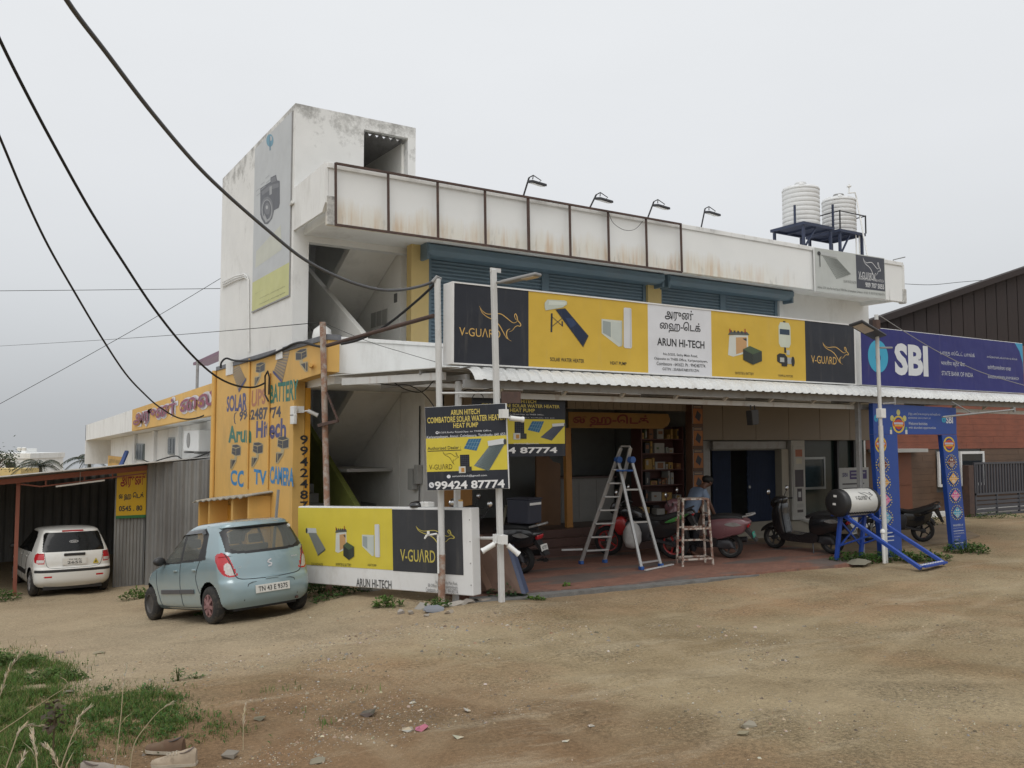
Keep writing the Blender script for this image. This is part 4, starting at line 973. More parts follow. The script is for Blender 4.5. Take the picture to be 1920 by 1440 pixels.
# ------------------------------------------------------------------ blue festival gateway of the bank
AR = board_thing('festival_gateway', 'bright blue printed gateway with loan badges in front of the bank', 'gateway', (14.97,10.73,0), (1,0,0), (0,0,1))
M('gate_board_blue', (.013,.055,.27), .45, var=.08, vs=2, grime=(.03,.06,.18), ga=.4, gs=2)
def slab(name, pts, d=.1):
    mb = MB(); mb.prism([(x, 0, z) for x, z in pts], (0, d, 0)); return mb.build(name, 'gate_board_blue', AR.root, bevel=.006)
A_ = lambda p: AR.uv(p)
slab('left_column', [(.16,-.1),(.80,-.1),(.745,2.36),(.0,2.36)])
slab('right_column', [(2.53,-.05),(3.05,-.05),(2.79,2.355),(2.26,2.355)])
slab('top_board', [(0,2.362),(2.79,2.362),(2.80,2.93),(0,2.97)])
def za(p): return (1620 + p[0]/4.8, 740 + p[1]/4.8)
def badge(c):
    P = []
    for k in range(18):
        a = 2*math.pi*k/18; P.append(((.55,.45,.10), ell(.5+.56*math.cos(a), .5+.56*math.sin(a), .05, .05, 6)))
    P += [((.5,.42,.2), [(.5,.02),(.98,.5),(.5,.98),(.02,.5)]), (c, [(.5,.05),(.94,.5),(.5,.95),(.06,.5)]), ((.62,.6,.55), rect(.1,.485,.9,.515))]
    for k in range(3): P.append(((.62,.6,.55), rect(.32-.02*k+.04*(k==2)*2,.36-.09*k,.68+.02*k-.08*(k==2),.40-.09*k)))
    for k in range(2): P.append(((.55,.50,.45), ell(.42+.16*k,.68,.06,.09,10)))
    return P
def crest():
    return [((.60,.42,.05), ell(.5,.5,.5,.5,30)), ((.02,.05,.20), ell(.5,.5,.36,.40,30)), ((.45,.06,.03), [(.04,.42),(.04,.62),(.3,.74),(.5,.80),(.7,.74),(.96,.62),(.96,.42),(.7,.28),(.5,.2),(.3,.28)]), ((.42,.42,.50), rect(.12,.5,.88,.62)), ((.62,.35,.05), rect(.16,.38,.84,.48))]
for cx, cy, w, h, c in ((150,450,98,150,None),(165,632,100,130,(.12,.015,.015)),(177,790,100,130,(.55,.28,.06)),(190,950,100,130,(.55,.10,.28)),(200,1110,100,130,(.03,.28,.46)),
                        (765,448,98,140,None),(783,608,84,120,(.12,.015,.015)),(800,757,84,120,(.55,.28,.06)),(818,908,84,120,(.55,.10,.28)),(835,1060,84,120,(.03,.28,.46))):
    AR.art(crest() if c is None else badge(c), .002, frame=(za((cx-w/2,cy+h/2)), za((cx+w/2,cy-h/2))), px=True, name='badge')
AR.art(crest(), .002, frame=(za((258,345)), za((362,190))), px=True, name='badge')
for cx, cy in ((308,160),(252,212),(364,214)): AR.art([((.50,.46,.16), ell(.5,.5,.5,.5))], .002, frame=(za((cx-16,cy+26)), za((cx+16,cy-26))), px=True, name='lamp_mark')
for cx in (242,380): AR.art([((.55,.53,.5), rect(.1,0,.9,.55)), ((.1,.3,.2), rect(.2,.55,.8,.9))], .002, frame=(za((cx-11,355)), za((cx+11,285))), px=True, name='lamp_mark')
T_ = (.50,.52,.56)
AR.text('இந்த பண்டிைக காலத்ைத வரேவற்ேபாம்', za((398,188)), za((684,168)), T_, off=0); AR.text('ஏராளமான வாய்ப்புகளுடன்', za((398,220)), za((598,202)), T_, off=0)
AR.text('Welcome festivities', za((399,272)), za((568,248)), T_, off=.004); AR.text('with abundant opportunities', za((401,312)), za((645,288)), T_, off=.004)
AR.art(art_bank(), .002, frame=(za((700,252)), za((736,196))), px=True, name='emblem'); AR.text('SBI', za((738,258)), za((798,196)), (.6,.62,.65), off=.03)
AR.art(art_bank(), .002, frame=(za((92,245)), za((124,180))), px=True, name='emblem')
AR.text('WAIVER of', za((800,1188)), za((890,1160)), T_, off=.01); AR.text('PROCESSING FEE', za((804,1206)), za((890,1192)), T_, off=0); AR.text('CONCESSIONAL', za((808,1258)), za((903,1236)), T_, off=0); AR.text('INTEREST', za((812,1285)), za((868,1268)), T_, off=0); AR.text('RATE', za((816,1314)), za((846,1296)), T_, off=0)
AR.art([(T_, rect(0,0,1,1))], .002, frame=(za((806,1226)), za((898,1223))), px=True, name='underline'); AR.art([(T_, rect(0,0,1,1))], .002, frame=(za((820,1336)), za((900,1333))), px=True, name='underline')
for y in (1215,1250,1285,1320): AR.art([(T_, rect(0,0,1,1))], .002, frame=(za((196,y)), za((270,y-16))), px=True, name='faded_line')
# ------------------------------------------------------------------ canopy in front of the shops
CN = thing('shop_canopy', 'white corrugated canopy with curved front edge over the shop forecourt', 'canopy')
def corrugated(x0, x1, prof, pitch, amp, mat, parent, name='roof_sheet', thick=0):
    mb = MB(); n = int((x1-x0)/pitch); xs = []
    for k in range(n):
        a = x0 + k*pitch
        for f, h in ((0,0),(.55,0),(.65,1),(.88,1),(.98,0)): xs.append((a+f*pitch, h))
    rings = []
    for y, z, ny, nz_ in prof: rings.append([(x, y+ny*h*amp, z+nz_*h*amp) for x, h in xs])
    mb.loft(rings, False, False); return mb.build(name, mat, parent)
prof = [(13.9,3.30,0,1),(12.2,3.305,0,1),(11.0,3.28,0,1),(10.86,3.272,0,1)]
for k in range(1,7):
    a = k/6*math.radians(62); prof.append((10.86-.34*math.sin(a), 3.272-.34*(1-math.cos(a)), -math.sin(a), math.cos(a)))
corrugated(5.95, 21.6, prof, .2, .028, MATS['zinc_sheet'], CN)
mb = MB(); mb.prism([(4.97,13.7,3.30),(5.72,11.0,3.285),(5.94,11.0,3.285),(5.94,13.88,3.30)], (0,0,.012)); mb.build('side_sheet', 'zinc_sheet', CN)
mb = MB(); mb.bar((5.1,13.4,3.19),(5.78,11.15,3.17),.06,.11); mb.build('edge_beam', 'white_steel', CN)
mb = MB(); mb.bar((5.9,10.8,3.05),(21.5,10.8,3.04),.06,.11); mb.build('front_beam', 'grey_steel', CN)
mb = MB(); mb.bar((5.98,11.05,2.91),(21.5,11.05,2.89),.05,.085); mb.build('lower_beam', 'white_steel', CN)
for k in range(13):
    x = 6.6 + 1.15*k; mb = MB(); mb.bar((x,11.0,2.95),(x,10.86,3.05),.05,.05); mb.build('strut', 'white_steel', CN)
for y in (11.6,12.4,13.2):
    mb = MB(); mb.bar((5.6,y,3.245),(21.5,y,3.245),.05,.06); mb.build('purlin', 'grey_steel', CN)
for x in (6.0,8.9,11.8,14.86,17.8,20.7):
    mb = MB(); mb.bar((x,10.85,3.15),(x,13.9,3.17),.05,.08); mb.build('rafter', 'grey_steel', CN)
mb = MB(); mb.bar((5.99,11.18,-.15),(5.99,11.12,3.1),.075,.075,(0,1,0)); mb.build('post', 'white_steel', CN, bevel=.006)
mb = MB(); mb.bar((14.86,10.98,-.15),(14.84,10.98,3.0),.085,.085,(0,1,0)); mb.build('post', 'grey_steel', CN, bevel=.006)
mb = MB(); mb.bar((21.4,11.0,-.1),(21.4,11.0,3.0),.085,.085,(0,1,0)); mb.build('post', 'grey_steel', CN, bevel=.006)
mb = MB(); mb.tube((16.9,10.5,2.72),(19.6,10.5,2.92),.02,n=8); mb.bar((18.0,10.5,2.8),(17.4,10.6,3.05),.02,.02); mb.tube((19.6,10.5,2.86),(19.6,10.5,2.98),.03,n=6); mb.build('bracket_tube', 'grey_steel', CN)

# rusty sign frame on the parapet
FRM = thing('sign_frame', 'empty rusty steel sign frame fixed along the parapet', 'frame')
tops = [628,727,820,909,990,1068,1140,1211,1276]; yt = lambda u: 303 + (420-303)*(u-628)/(1276-628)*1.0
for i, u in enumerate(tops):
    P = onY(u, 400, 14.0); mb = MB(); mb.bar((P.x+.02,14.0,5.9),(P.x,14.0,6.98),.036 if i != 4 else .05,.035,(0,1,0)); mb.build('post', 'rust', FRM)
x0, x1 = onY(628,400,14.0).x, onY(1276,400,14.0).x
for z in (6.965, 5.905):
    mb = MB(); mb.bar((x0,13.985,z),(x1,13.985,z-.01),.035,.038); mb.build('rail', 'rust', FRM)

# flood lights on the parapet
for i, (bu, bv, tu, tv) in enumerate(((980,368,992,333),(1104,389,1118,365),(1213,409,1226,378),(1314,428,1322,391))):
    b0 = onY(bu, bv, 14.17); t0 = onY(tu, tv, 14.05)
    lt_ = thing('flood_light', '%s flood light on a bent arm along the parapet top' % ('leftmost black', 'second grey', 'third dark', 'rightmost')[i], 'lamp', (b0.x, 14.17, 6.98), group='flood lights on the parapet')
    L_ = t0 - Vector((b0.x, 14.17, 6.98))
    mb = MB(); mb.path([(0,0,0),tuple(L_*.9),tuple(L_)], .018, 6); mb.build('arm', 'dark_metal', lt_)
    q = L_ + Vector((.12,-.10,-.13)); mb = MB(); mb.path([tuple(L_),tuple(L_+Vector((.06,-.06,.04))),tuple(q+Vector((-.1,0,.08)))], .012, 6); mb.path([tuple(L_+Vector((.06,-.06,.04))),tuple(q+Vector((.1,0,.08))),tuple(q)], .01, 6); mb.build('bracket', 'dark_metal', lt_)
    mb = MB(); mb.prism([tuple(q+Vector(p)) for p in ((-.17,-.1,-.02),(.17,-.1,-.05),(.17,.1,-.01),(-.17,.1,.02))], (0,0,.05)); hd = mb.build('lamp_head', 'dark_metal', lt_, bevel=.01)
    mb = MB(); mb.prism([tuple(q+Vector(p)) for p in ((-.14,-.08,-.028),(.14,-.08,-.058),(.14,.08,-.02),(-.14,.08,.01))], (0,0,.006)); mb.build('lens', 'white_plastic', hd)

# ------------------------------------------------------------------ poles
def ground_at(p): return ground_z(p.x, p.y)
pT, pB = atD(820, 523, 12.4), atD(828, 1127, 12.4)
p1 = thing('service_pole', 'white steel service pole, rust-eaten at its foot, carrying the thick cables', 'pole', (pB.x, pB.y, pB.z))
mb = MB(); mb.tube((0,0,.65),tuple(pT-pB),.047,n=12); mb.build('shaft', 'white_steel', p1, smooth=True, auto=40)
mb = MB(); mb.tube((0,0,-.12),(0,0,.65),.052,n=12); mb.build('rusted_foot', 'rust_light', p1, smooth=True, auto=40)
mb = MB(); d_ = pT-pB; mb.path([tuple(d_+Vector((-.08,0,-.05))),tuple(d_+Vector((-.02,-.03,.03))),tuple(d_+Vector((.05,0,.02))),tuple(d_+Vector((.03,.03,-.08)))], .022, 6); mb.build('cable_clamp', 'grey_steel', p1)
tp = thing('water_tap', 'white plastic tap pipe strapped to the service pole', 'tap', (0,0,0))
a = atD(822,1075,12.32); b = atD(821,1003,12.32); c = atD(800,1004,12.2); d = atD(796,1010,12.2)
mb = MB(); mb.path([a,b,atD(818,1001,12.3),c], .014, 7); mb.build('pipe', 'white_plastic', tp); mb = MB(); mb.path([c,d], [.016,.012], 7); mb.tube(atD(803,1002,12.2),atD(803,996,12.2),.02,n=8); mb.build('spout', 'white_plastic', tp)
pT2, pB2 = atD(925, 505, 12.1), atD(941, 1117, 12.1)
p2 = thing('lamp_pole', 'white steel lamp pole with a flat street light, foot in the weeds', 'pole', pB2)
d_ = pT2 - pB2
mb = MB(); mb.bar((0,0,-.15),tuple(d_),.075,.075,(0,1,0)); mb.build('shaft', 'white_steel', p2, bevel=.012)
la = atD(930, 530, 12.1)-pB2; lb = atD(950, 528, 12.0)-pB2; lc = atD(1010, 514, 11.65)-pB2
mb = MB(); mb.path([tuple(la),tuple(lb)], .02, 8); mb.build('lamp_arm', 'grey_steel', p2)
ax = (lc-lb).normalized()
mb = MB(); mb.bar(tuple(lb-ax*.06),tuple(lc),.15,.045); hd = mb.build('lamp_head', 'grey_steel', p2, bevel=.015); mb = MB(); mb.bar(tuple(lb+ax*.3-Vector((0,0,.026))),tuple(lc-ax*.04-Vector((0,0,.026))),.12,.012); mb.build('lens', M('lamp_lens', (.5,.42,.33), .4), hd)
mb = MB(); mb.bar(tuple(d_+Vector((-.05,0,-.01))),tuple(d_+Vector((.12,0,-.01))),.02,.06); mb.build('top_plate', 'white_steel', p2)
mb = MB(); q = atD(940,745,12.1)-pB2; mb.bar(tuple(q),tuple(q+Vector((.25,-.1,0))),.06,.16); mb.build('bracket', 'rust', p2)
# the short rail joining the two posts and its camera cluster
rl = thing('pole_rail', 'thin white horizontal rail tying the canopy post to the lamp pole', 'rail')
mb = MB(); mb.tube(atD(886,1009,12.6),atD(940,1009,12.1),.022,n=8); mb.build('tube', 'white_steel', rl)
mb = MB(); mb.tube(atD(822,737,12.4),atD(930,737,12.15),.016,n=8); mb.build('tube', 'white_steel', rl)
def camera_thing(label, pos, aim, mount):
    t = thing('security_camera', label, 'camera', pos, group='security cameras')
    aim = Vector(aim).normalized()
    mb = MB(); mb.tube((0,0,0),tuple(aim*.17),.036,n=12); mb.tube(tuple(aim*.17),tuple(aim*.2),.042,.042,n=12); mb.build('housing', 'white_plastic', t, smooth=True, auto=40)
    mb = MB(); mb.tube(tuple(aim*.2),tuple(aim*.203),.03,n=12); mb.build('lens', 'black_plastic', t)
    mb = MB(); mb.path([(0,0,0),tuple(Vector(mount)*.5+Vector((0,0,-.02))),tuple(mount)], .014, 6); mb.box(mount[0]-.05,mount[0]+.05,mount[1]-.05,mount[1]+.05,mount[2]-.06,mount[2]+.06); mb.build('mount', 'white_plastic', t)
q = atD(927,1020,12.0); camera_thing('white security camera low on the lamp pole, pointing left at the ground', q, (-RT*.8+Vector((0,0,-.45))-FH*.2), (.1,.08,.06))
q = atD(952,1022,12.0); camera_thing('white security camera low on the lamp pole, its back to the left one', q, (RT*.6+Vector((0,0,-.5))), (-.08,.0,.08))
q = atD(956,784,11.95); camera_thing('white security camera beside the right edge of the pole board', q, (RT*.9+Vector((0,0,-.1))+FH*.3), (-.1,0,.06))
q = onY(577,770,15.3); camera_thing('white security camera on the yellow pillar', q, (.8,-.3,-.4), (-.1,.1,.02))
q = onY(1411,768,10.9); sp_ = thing('hanging_speaker', 'small black box hanging under the canopy beam', 'speaker', q)
mb = MB(); mb.prism([(-.09,-.06,-.02),(.09,-.06,.0),(.12,-.04,-.26),(-.04,-.04,-.28)], (0,.14,0)); mb.build('box', 'black_plastic', sp_, bevel=.01)
mb = MB(); mb.bar((-.05,0,0),(-.05,0,.08),.01,.02); mb.bar((.05,0,0),(.05,0,.08),.01,.02); mb.build('hanger', 'dark_metal', sp_)
# rusty pole with its long diagonal tube
rT, rB = atD(605, 604, 14.2), atD(619, 1010, 14.2)
p3 = thing('rusty_pole', 'peeling rusty pole rising behind the ground sign', 'pole', (rB.x, rB.y, -.35))
o3 = Vector((rB.x, rB.y, -.35)); k_ = (rT-rB)/(rT.z-rB.z)
mb = MB(); mb.tube(tuple(k_*.0),tuple(rT-o3),.05,n=12); mb.build('shaft', 'rust_light', p3, smooth=True, auto=40)
a, b, c = atD(597,798,14.15)-o3, atD(634,789,14.0)-o3, atD(612,735,14.1)-o3
mb = MB(); mb.bar(tuple(a),tuple(b),.05,.05); mb.bar(tuple(b),tuple(c),.02,.03); mb.build('bracket', 'rust', p3)
mb = MB(); q0, q1 = atD(613,648,14.15), atD(813,592,12.5); mb.tube(tuple(q0-o3),tuple(q1-o3),.032,n=10); mb.build('diagonal_tube', 'rust', p3, smooth=True, auto=40)
# pole in front of the bank
pT4, pB4 = onY(1643,590,10.3), onY(1661,1056,10.3)
p4 = thing('bank_pole', 'white pole with solar street lamp standing in front of the blue gateway', 'pole', pB4)
d_ = pT4-pB4
mb = MB(); mb.tube((0,0,-.1),tuple(d_*.55),.045,n=12); mb.tube(tuple(d_*.55),tuple(d_),.036,n=12); mb.build('shaft', 'white_steel', p4, smooth=True, auto=40)
a, b = onY(1604,605,10.1)-pB4, onY(1650,632,10.3)-pB4
mb = MB(); mb.bar(tuple(a),tuple(b),.26,.035,(0,.25,1)); hd = mb.build('lamp_head', 'dark_metal', p4, bevel=.008); mb = MB(); mb.bar(tuple(a+(b-a)*.08-Vector((0,.0,.024))),tuple(a+(b-a)*.55-Vector((0,0,.024))),.18,.01,(0,.25,1)); mb.build('lens', 'lamp_lens', hd)
mb = MB(); mb.box(-.06+d_.x,.06+d_.x,-.04+d_.y,.04+d_.y,d_.z-.28,d_.z-.1); mb.build('battery_box', 'rust', p4)
q = onY(1652,775,10.3)-pB4; mb = MB(); mb.box(q.x-.07,q.x+.07,q.y-.06,q.y+.06,q.z-.09,q.z+.09); mb.build('junction_box', 'white_plastic', p4, bevel=.01)
a, b = onY(1655,757,10.3)-pB4, onY(1678,756,10.2)-pB4; mb = MB(); mb.tube(tuple(a),tuple(b),.016,n=6); mb.tube(tuple(b+Vector((0,0,-.03))),tuple(b+Vector((0,0,.1))),.02,n=6); mb.tube(tuple(onY(1650,652,10.3)-pB4),tuple(onY(1673,652,10.2)-pB4),.018,n=6); mb.build('bracket', 'grey_steel', p4)
sp2 = MB(); a, b = onY(1655,1000,10.15), onY(1658,1056,10.15); sp2.tube(a,b,.03,n=10); sp2.lathe([(.03,0),(.045,.01),(.045,.05),(.02,.08)], tuple(a), 'z', 10)
tag(sp2.build('stub_pipe', 'white_plastic', None, smooth=True, auto=40), 'short white capped pipe standing in the weeds under the bank pole', 'pipe')

# ------------------------------------------------------------------ cables
def cable(name, label, pix, r, mat='black_rubber', group=None, k=6):
    """pix: (u, v, distance) along the line"""
    pts = [atD(u, v, d) for u, v, d in pix]; pts = [Vector(p) for p in smooth2([tuple(p) for p in pts], k)]
    mb = MB(); mb.path(pts, r, 7); return tag(mb.build(name, mat, None, smooth=True), label, 'cable', group)
M('cable_grey', (.085,.088,.095), .6, var=.1)
cable('thick_cable', 'thickest dark cable, from the top left corner down to the service pole', [(60,-120,6.2),(125,0,6.8),(200,100,7.5),(280,205,8.3),(360,300,9.1),(420,360,9.7),(500,430,10.5),(570,486,11.2),(640,522,11.7),(700,541,12.0),(745,544,12.25),(790,536,12.5),(820,525,12.4)], .022, 'cable_grey')
cable('power_cable', 'cable sagging from the upper left edge to a hook on the yellow wall', [(-60,-60,8.0),(0,75,8.6),(55,185,9.2),(110,288,9.9),(170,395,10.8),(230,490,11.6),(290,580,12.6),(350,655,13.8),(400,702,15.2),(440,722,16.2),(475,726,16.8),(497,718,16.9)], .018)
cable('power_cable', 'lowest of the three sagging cables on the left, ending at the rear annexe', [(-60,120,10.0),(0,258,11.2),(45,365,12.2),(90,460,13.4),(140,548,14.8),(190,632,16.4),(235,700,18),(270,738,19.5),(300,764,20.8),(340,785,22),(380,780,22.5),(411,755,22)], .018)
cable('looped_cable', 'dark cable slung from the service pole down to the diagonal tube', [(818,530,12.4),(795,552,12.7),(765,578,13.1),(735,602,13.25),(705,622,13.4),(670,638,13.6),(640,645,13.8)], .02)
cable('wall_hose', 'black hose along the top of the yellow wall', [(414,690,19.4),(415,680,19.4),(424,672,19.4),(440,676,19.2),(470,676,18),(500,668,17),(530,655,16.2),(550,645,15.6),(568,642,15.0),(590,648,14.6),(608,651,14.3)], .022)
cable('thin_wire', 'thin wire crossing level behind the cables at left', [(-20,545.5,60),(200,543.5,60),(415,541,60)], .02)
cable('thin_wire', 'thin wire running to the top of the rusty pole', [(-20,650,40),(150,640,32),(300,630,24),(450,618,18),(604,604,14.2)], .007)
cable('thin_wire', 'thin wire slanting up from lower left behind the tower', [(-20,768,70),(150,675,70),(300,590,70),(415,521,70)], .022)
cable('thin_wire', 'thin wire from the rusty pole down to the service pole', [(608,606,14.2),(690,640,13.8),(760,662,13.0),(822,680,12.4)], .004)
cable('thin_wire', 'wire slung from the solar lamp across the bank sign', [(1650,592,15.4),(1690,618,15.5),(1760,660,15.7),(1840,698,15.9),(1940,728,16.2)], .007, 'grey_steel')
cable('thin_wire', 'thin wire beyond the right end of the parapet', [(1692,532,40),(1745,534,40),(1800,529,40),(1870,523,40),(1940,516,40)], .012)
cable('pole_wires', 'tangle of wires at the canopy corner', [(690,716,14),(735,722,13.9),(765,722,13.8),(790,735,13.4),(805,750,13.1),(815,765,13.0)], .008)
cable('pole_wires', 'wire drooping from the canopy to the service pole', [(740,718,13.9),(760,730,13.8),(790,735,13.4),(812,715,13.1),(820,700,13.0)], .008)
cable('pole_wires', 'curled wires around the lamp pole under the canopy', [(860,738,12.6),(880,730,12.5),(905,742,12.45),(900,756,12.4),(885,750,12.4),(895,735,12.4),(925,728,12.4)], .006)
cable('camera_wire', 'wire hanging in a bow from the flood lights down the parapet', [(1141,398,17.5),(1150,418,17.5),(1170,431,17.6),(1190,430,17.8),(1205,415,18)], .005)

# conduits and small boxes on the tower and the yellow wall
cp_ = thing('wall_conduit', 'pair of white conduits bending down the rear corner of the tower', 'conduit')
mb = MB()
for k in range(3): mb.path([onX(416,538-4*k,4.97),onX(440,526-4*k,4.97),onX(458,520-3*k,4.97),onX(466-k,524-3*k,4.97),onX(467-k,660,4.97)], .014, 6)
mb.build('pipes', 'white_plastic', cp_)
for i, (u0, u1) in enumerate(((466,468),(503,503))):
    t_ = thing('drain_pipe', 'yellow-painted drain pipe on the painted wall, %s' % ('left of the middle' if i == 0 else 'right of the middle'), 'pipe')
    top_ = onX(u0, 668 if i == 0 else 700, 4.89); bot = onX(u1, 918, 4.89)
    mb = MB(); mb.tube((4.915,top_.y,3.95 if i == 0 else top_.z),(4.915,top_.y,bot.z),.024,n=10); mb.build('pipe', 'yellow_paint', t_, smooth=True, auto=40)
    if i == 1:
        mb = MB(); mb.path([onX(503,752,4.88),onX(497,740,4.86),onX(497,705,4.85),onX(502,696,4.86),onX(505,708,4.88),onX(504,740,4.88)], .018, 6); mb.build('cable_hook', 'black_rubber', t_)
t_ = thing('drain_pipe', 'yellow drain pipe at the rear edge of the painted wall', 'pipe')
mb = MB(); mb.tube((4.9,21.36,-1.2),(4.9,21.36,3.9),.06,n=10); mb.build('pipe', 'yellow_paint', t_, smooth=True, auto=40)
t_ = thing('drain_spout', 'short yellow spout sticking out of the painted beam', 'pipe'); a = onX(583,687,4.94); mb = MB(); mb.tube(tuple(a),tuple(a+Vector((-.1,-.28,0))),.035,n=8); mb.build('pipe', 'yellow_paint', t_)
t_ = thing('drain_spout', 'short white spout on the tower corner beside the poster', 'pipe'); a = onX(545,385,5.0); mb = MB(); mb.tube(tuple(a),tuple(a+Vector((-.05,-.25,0))),.03,n=8); mb.build('pipe', 'white_plastic', t_)
for i, (u, v) in enumerate(((553,771),(553,786))):
    t_ = thing('socket_box', 'white electric box on the yellow pillar edge, %s of two' % ('upper', 'lower')[i], 'box'); a = onX(u, v, 4.94); mb = MB(); mb.box(a.x-.06,a.x,a.y-.12,a.y+.1,a.z-.09,a.z+.09); mb.build('box', 'white_plastic', t_, bevel=.01)
t_ = thing('fuse_box', 'grey fuse boxes and conduit on the stair wall beside the recess', 'box'); mb = MB(); mb.box(7.18,7.29,14.95,15.1,1.42,1.78); mb.box(7.16,7.28,15.14,15.34,1.3,1.7); mb.build('box', M('box_grey', (.40,.40,.38), .6), t_, bevel=.01); mb = MB(); mb.tube((7.27,15.05,1.78),(7.27,15.05,2.9),.014,n=6); mb.tube((7.27,15.05,1.42),(7.27,15.05,.2),.01,n=6); mb.build('conduit', 'dark_metal', t_)
# sack on the stair
sk = MB(); sk.lathe([(.05,0),(.17,.03),(.19,.2),(.16,.34),(.06,.42),(.03,.46)], (0,0,0), 'z', 14)
sk.v = [(x*(1+.2*noise.noise(Vector((x*9,y*9,z*9)))), y*(1+.2*noise.noise(Vector((x*9,y*9,z*9+4)))), z) for x, y, z in sk.v]
o_ = tag(sk.build('white_sack', 'white_plastic', None, smooth=True), 'white plastic sack standing on the stair behind the rusty pole top', 'sack'); o_.location = (5.5,15.55,3.96)

# ------------------------------------------------------------------ water tanks and their stands
def tank(u, v, r, h, label, y=15.98, prof2=False):
    c = onY(u, v, y); t = thing('water_tank', label, 'tank', (c.x, y, 8.115), group='roof water tanks')
    pr = [(r*.96,0)]; z = 0; n = 8
    for k in range(n):
        z0 = h*k/n; pr += [(r*.985,z0+.012),(r,z0+.03),(r,z0+h/n-.03),(r*.985,z0+h/n-.012)]
        pr.append((r*.965, z0+h/n))
    pr += [(r*1.01,h+.02),(r*1.01,h+.05),(r*.9,h+.09)]
    mb = MB(); mb.lathe(pr, n=36); mb.build('body', M('tank_white', (.66,.665,.66), .5, var=.05, vs=4, grime=(.42,.41,.38), ga=.4, gs=4), t, smooth=True, auto=28)
    mb = MB(); mb.lathe([(r*.9,h+.088),(r*.62,h+.15),(r*.4,h+.165),(r*.38,h+.2),(r*.3,h+.21)], n=28); mb.build('dome', 'tank_white', t, smooth=True, auto=35)
    for a in (.6, 2.4, 3.9, 5.4):
        mb = MB(); mb.prism([(r*.95*math.cos(a-.14),r*.95*math.sin(a-.14),h+.05),(r*.95*math.cos(a+.14),r*.95*math.sin(a+.14),h+.05),(r*.5*math.cos(a+.2),r*.5*math.sin(a+.2),h+.14),(r*.5*math.cos(a-.2),r*.5*math.sin(a-.2),h+.14)], (0,0,.07)); mb.build('lug', 'tank_white', t, bevel=.015)
    mb = MB(); mb.lathe([(r*.3,h+.21),(r*.32,h+.23),(r*.3,h+.26),(r*.1,h+.27)], n=20); mb.build('lid', 'grey_steel' if prof2 else 'tank_white', t, smooth=True, auto=35)
    return t
tank(1502, 400, .50, 1.0, 'left of the two white ribbed roof tanks')
tank(1573, 400, .47, .95, 'right of the two white ribbed roof tanks, with a grey lid', 16.05, True)
def stand(x0, x1, y0, y1, z, label, rail):
    t = thing('tank_stand', label, 'stand', (x0, y0, 6.3), group='tank stands')
    w, d, h = x1-x0, y1-y0, z-6.3
    mb = MB(); mb.box(0,w,0,d,h-.02,h); mb.build('deck', 'navy_steel', t)
    for i, (a, b, c, e) in enumerate(((0,w,0,.06),(0,w,d-.06,d),(0,.06,.06,d-.06),(w-.06,w,.06,d-.06),(w/2-.03,w/2+.03,.06,d-.06))):
        mb = MB(); mb.box(a,b,c,e,h-.075,h-.021); mb.build('frame_beam', 'navy_steel', t)
    for a in (.08, w-.08):
        for b in (.08, d-.08):
            mb = MB(); mb.box(a-.032,a+.032,b-.032,b+.032,0,h-.101); mb.build('leg', 'navy_steel', t)
    mb = MB(); mb.bar((.1,.08,h-.7),(w*.45,.08,h-.11),.04,.04); mb.build('brace', 'navy_steel', t)
    if rail:
        for a, b in ((.0,.0),(w,.0),(w,d),(0,d)):
            mb = MB(); mb.bar((a,b,h),(a,b,h+.52),.03,.03,(0,1,0)); mb.build('rail_post', 'dark_metal', t)
        mb = MB(); mb.bar((0,0,h+.5),(w,0,h+.5),.025,.025); mb.bar((w,0,h+.5),(w,d,h+.5),.025,.025); mb.bar((0,0,h+.5),(0,d,h+.5),.025,.025); mb.build('rail', 'dark_metal', t)
    else:
        for a, b, hh in ((.0,d*.25,.5),(w*.95,.0,.62)):
            mb = MB(); mb.bar((a,b,h),(a,b,h+hh),.04,.05,(0,1,0)); mb.build('guard_post', 'navy_steel', t)
stand(18.75, 20.02, 15.4, 16.55, 8.1, 'dark steel stand under the left roof tank', False)
stand(20.28, 21.4, 15.42, 16.6, 8.1, 'dark steel stand with guard rail under the right roof tank', True)
pp_ = thing('tank_pipes', 'bundle of white pipes running down beside the right roof tank', 'pipes')
mb = MB(); mb.path([onY(1590,362,15.7),onY(1603,361,15.6),onY(1606,372,15.6),onY(1626,478,15.1),(onY(1626,478,15.1).x,15.1,6.3)], .022, 7); mb.build('pipe', 'white_plastic', pp_)
mb = MB(); mb.path([onY(1592,346,15.7),onY(1592,362,15.7)], .02, 7); mb.tube(onY(1589,350,15.7),onY(1595,349,15.7),.03,n=6); mb.build('pipe', 'white_plastic', pp_)
for u in (1605, 1611):
    a = onY(u, 440, 15.5); mb = MB(); mb.tube(a, (a.x, a.y, 6.3), .02, n=7); mb.build('pipe', 'white_plastic', pp_)
a = onY(1675,491,14.15); t_ = thing('parapet_bracket', 'thin steel bracket rising from the right end of the parapet', 'bracket', (a.x,14.15,6.95)); mb = MB(); mb.path([(0,0,-.1),(.0,0,.1),tuple(onY(1697,482,13.7)-Vector((a.x,14.15,6.95)))], .014, 6); mb.build('arm', 'grey_steel', t_)

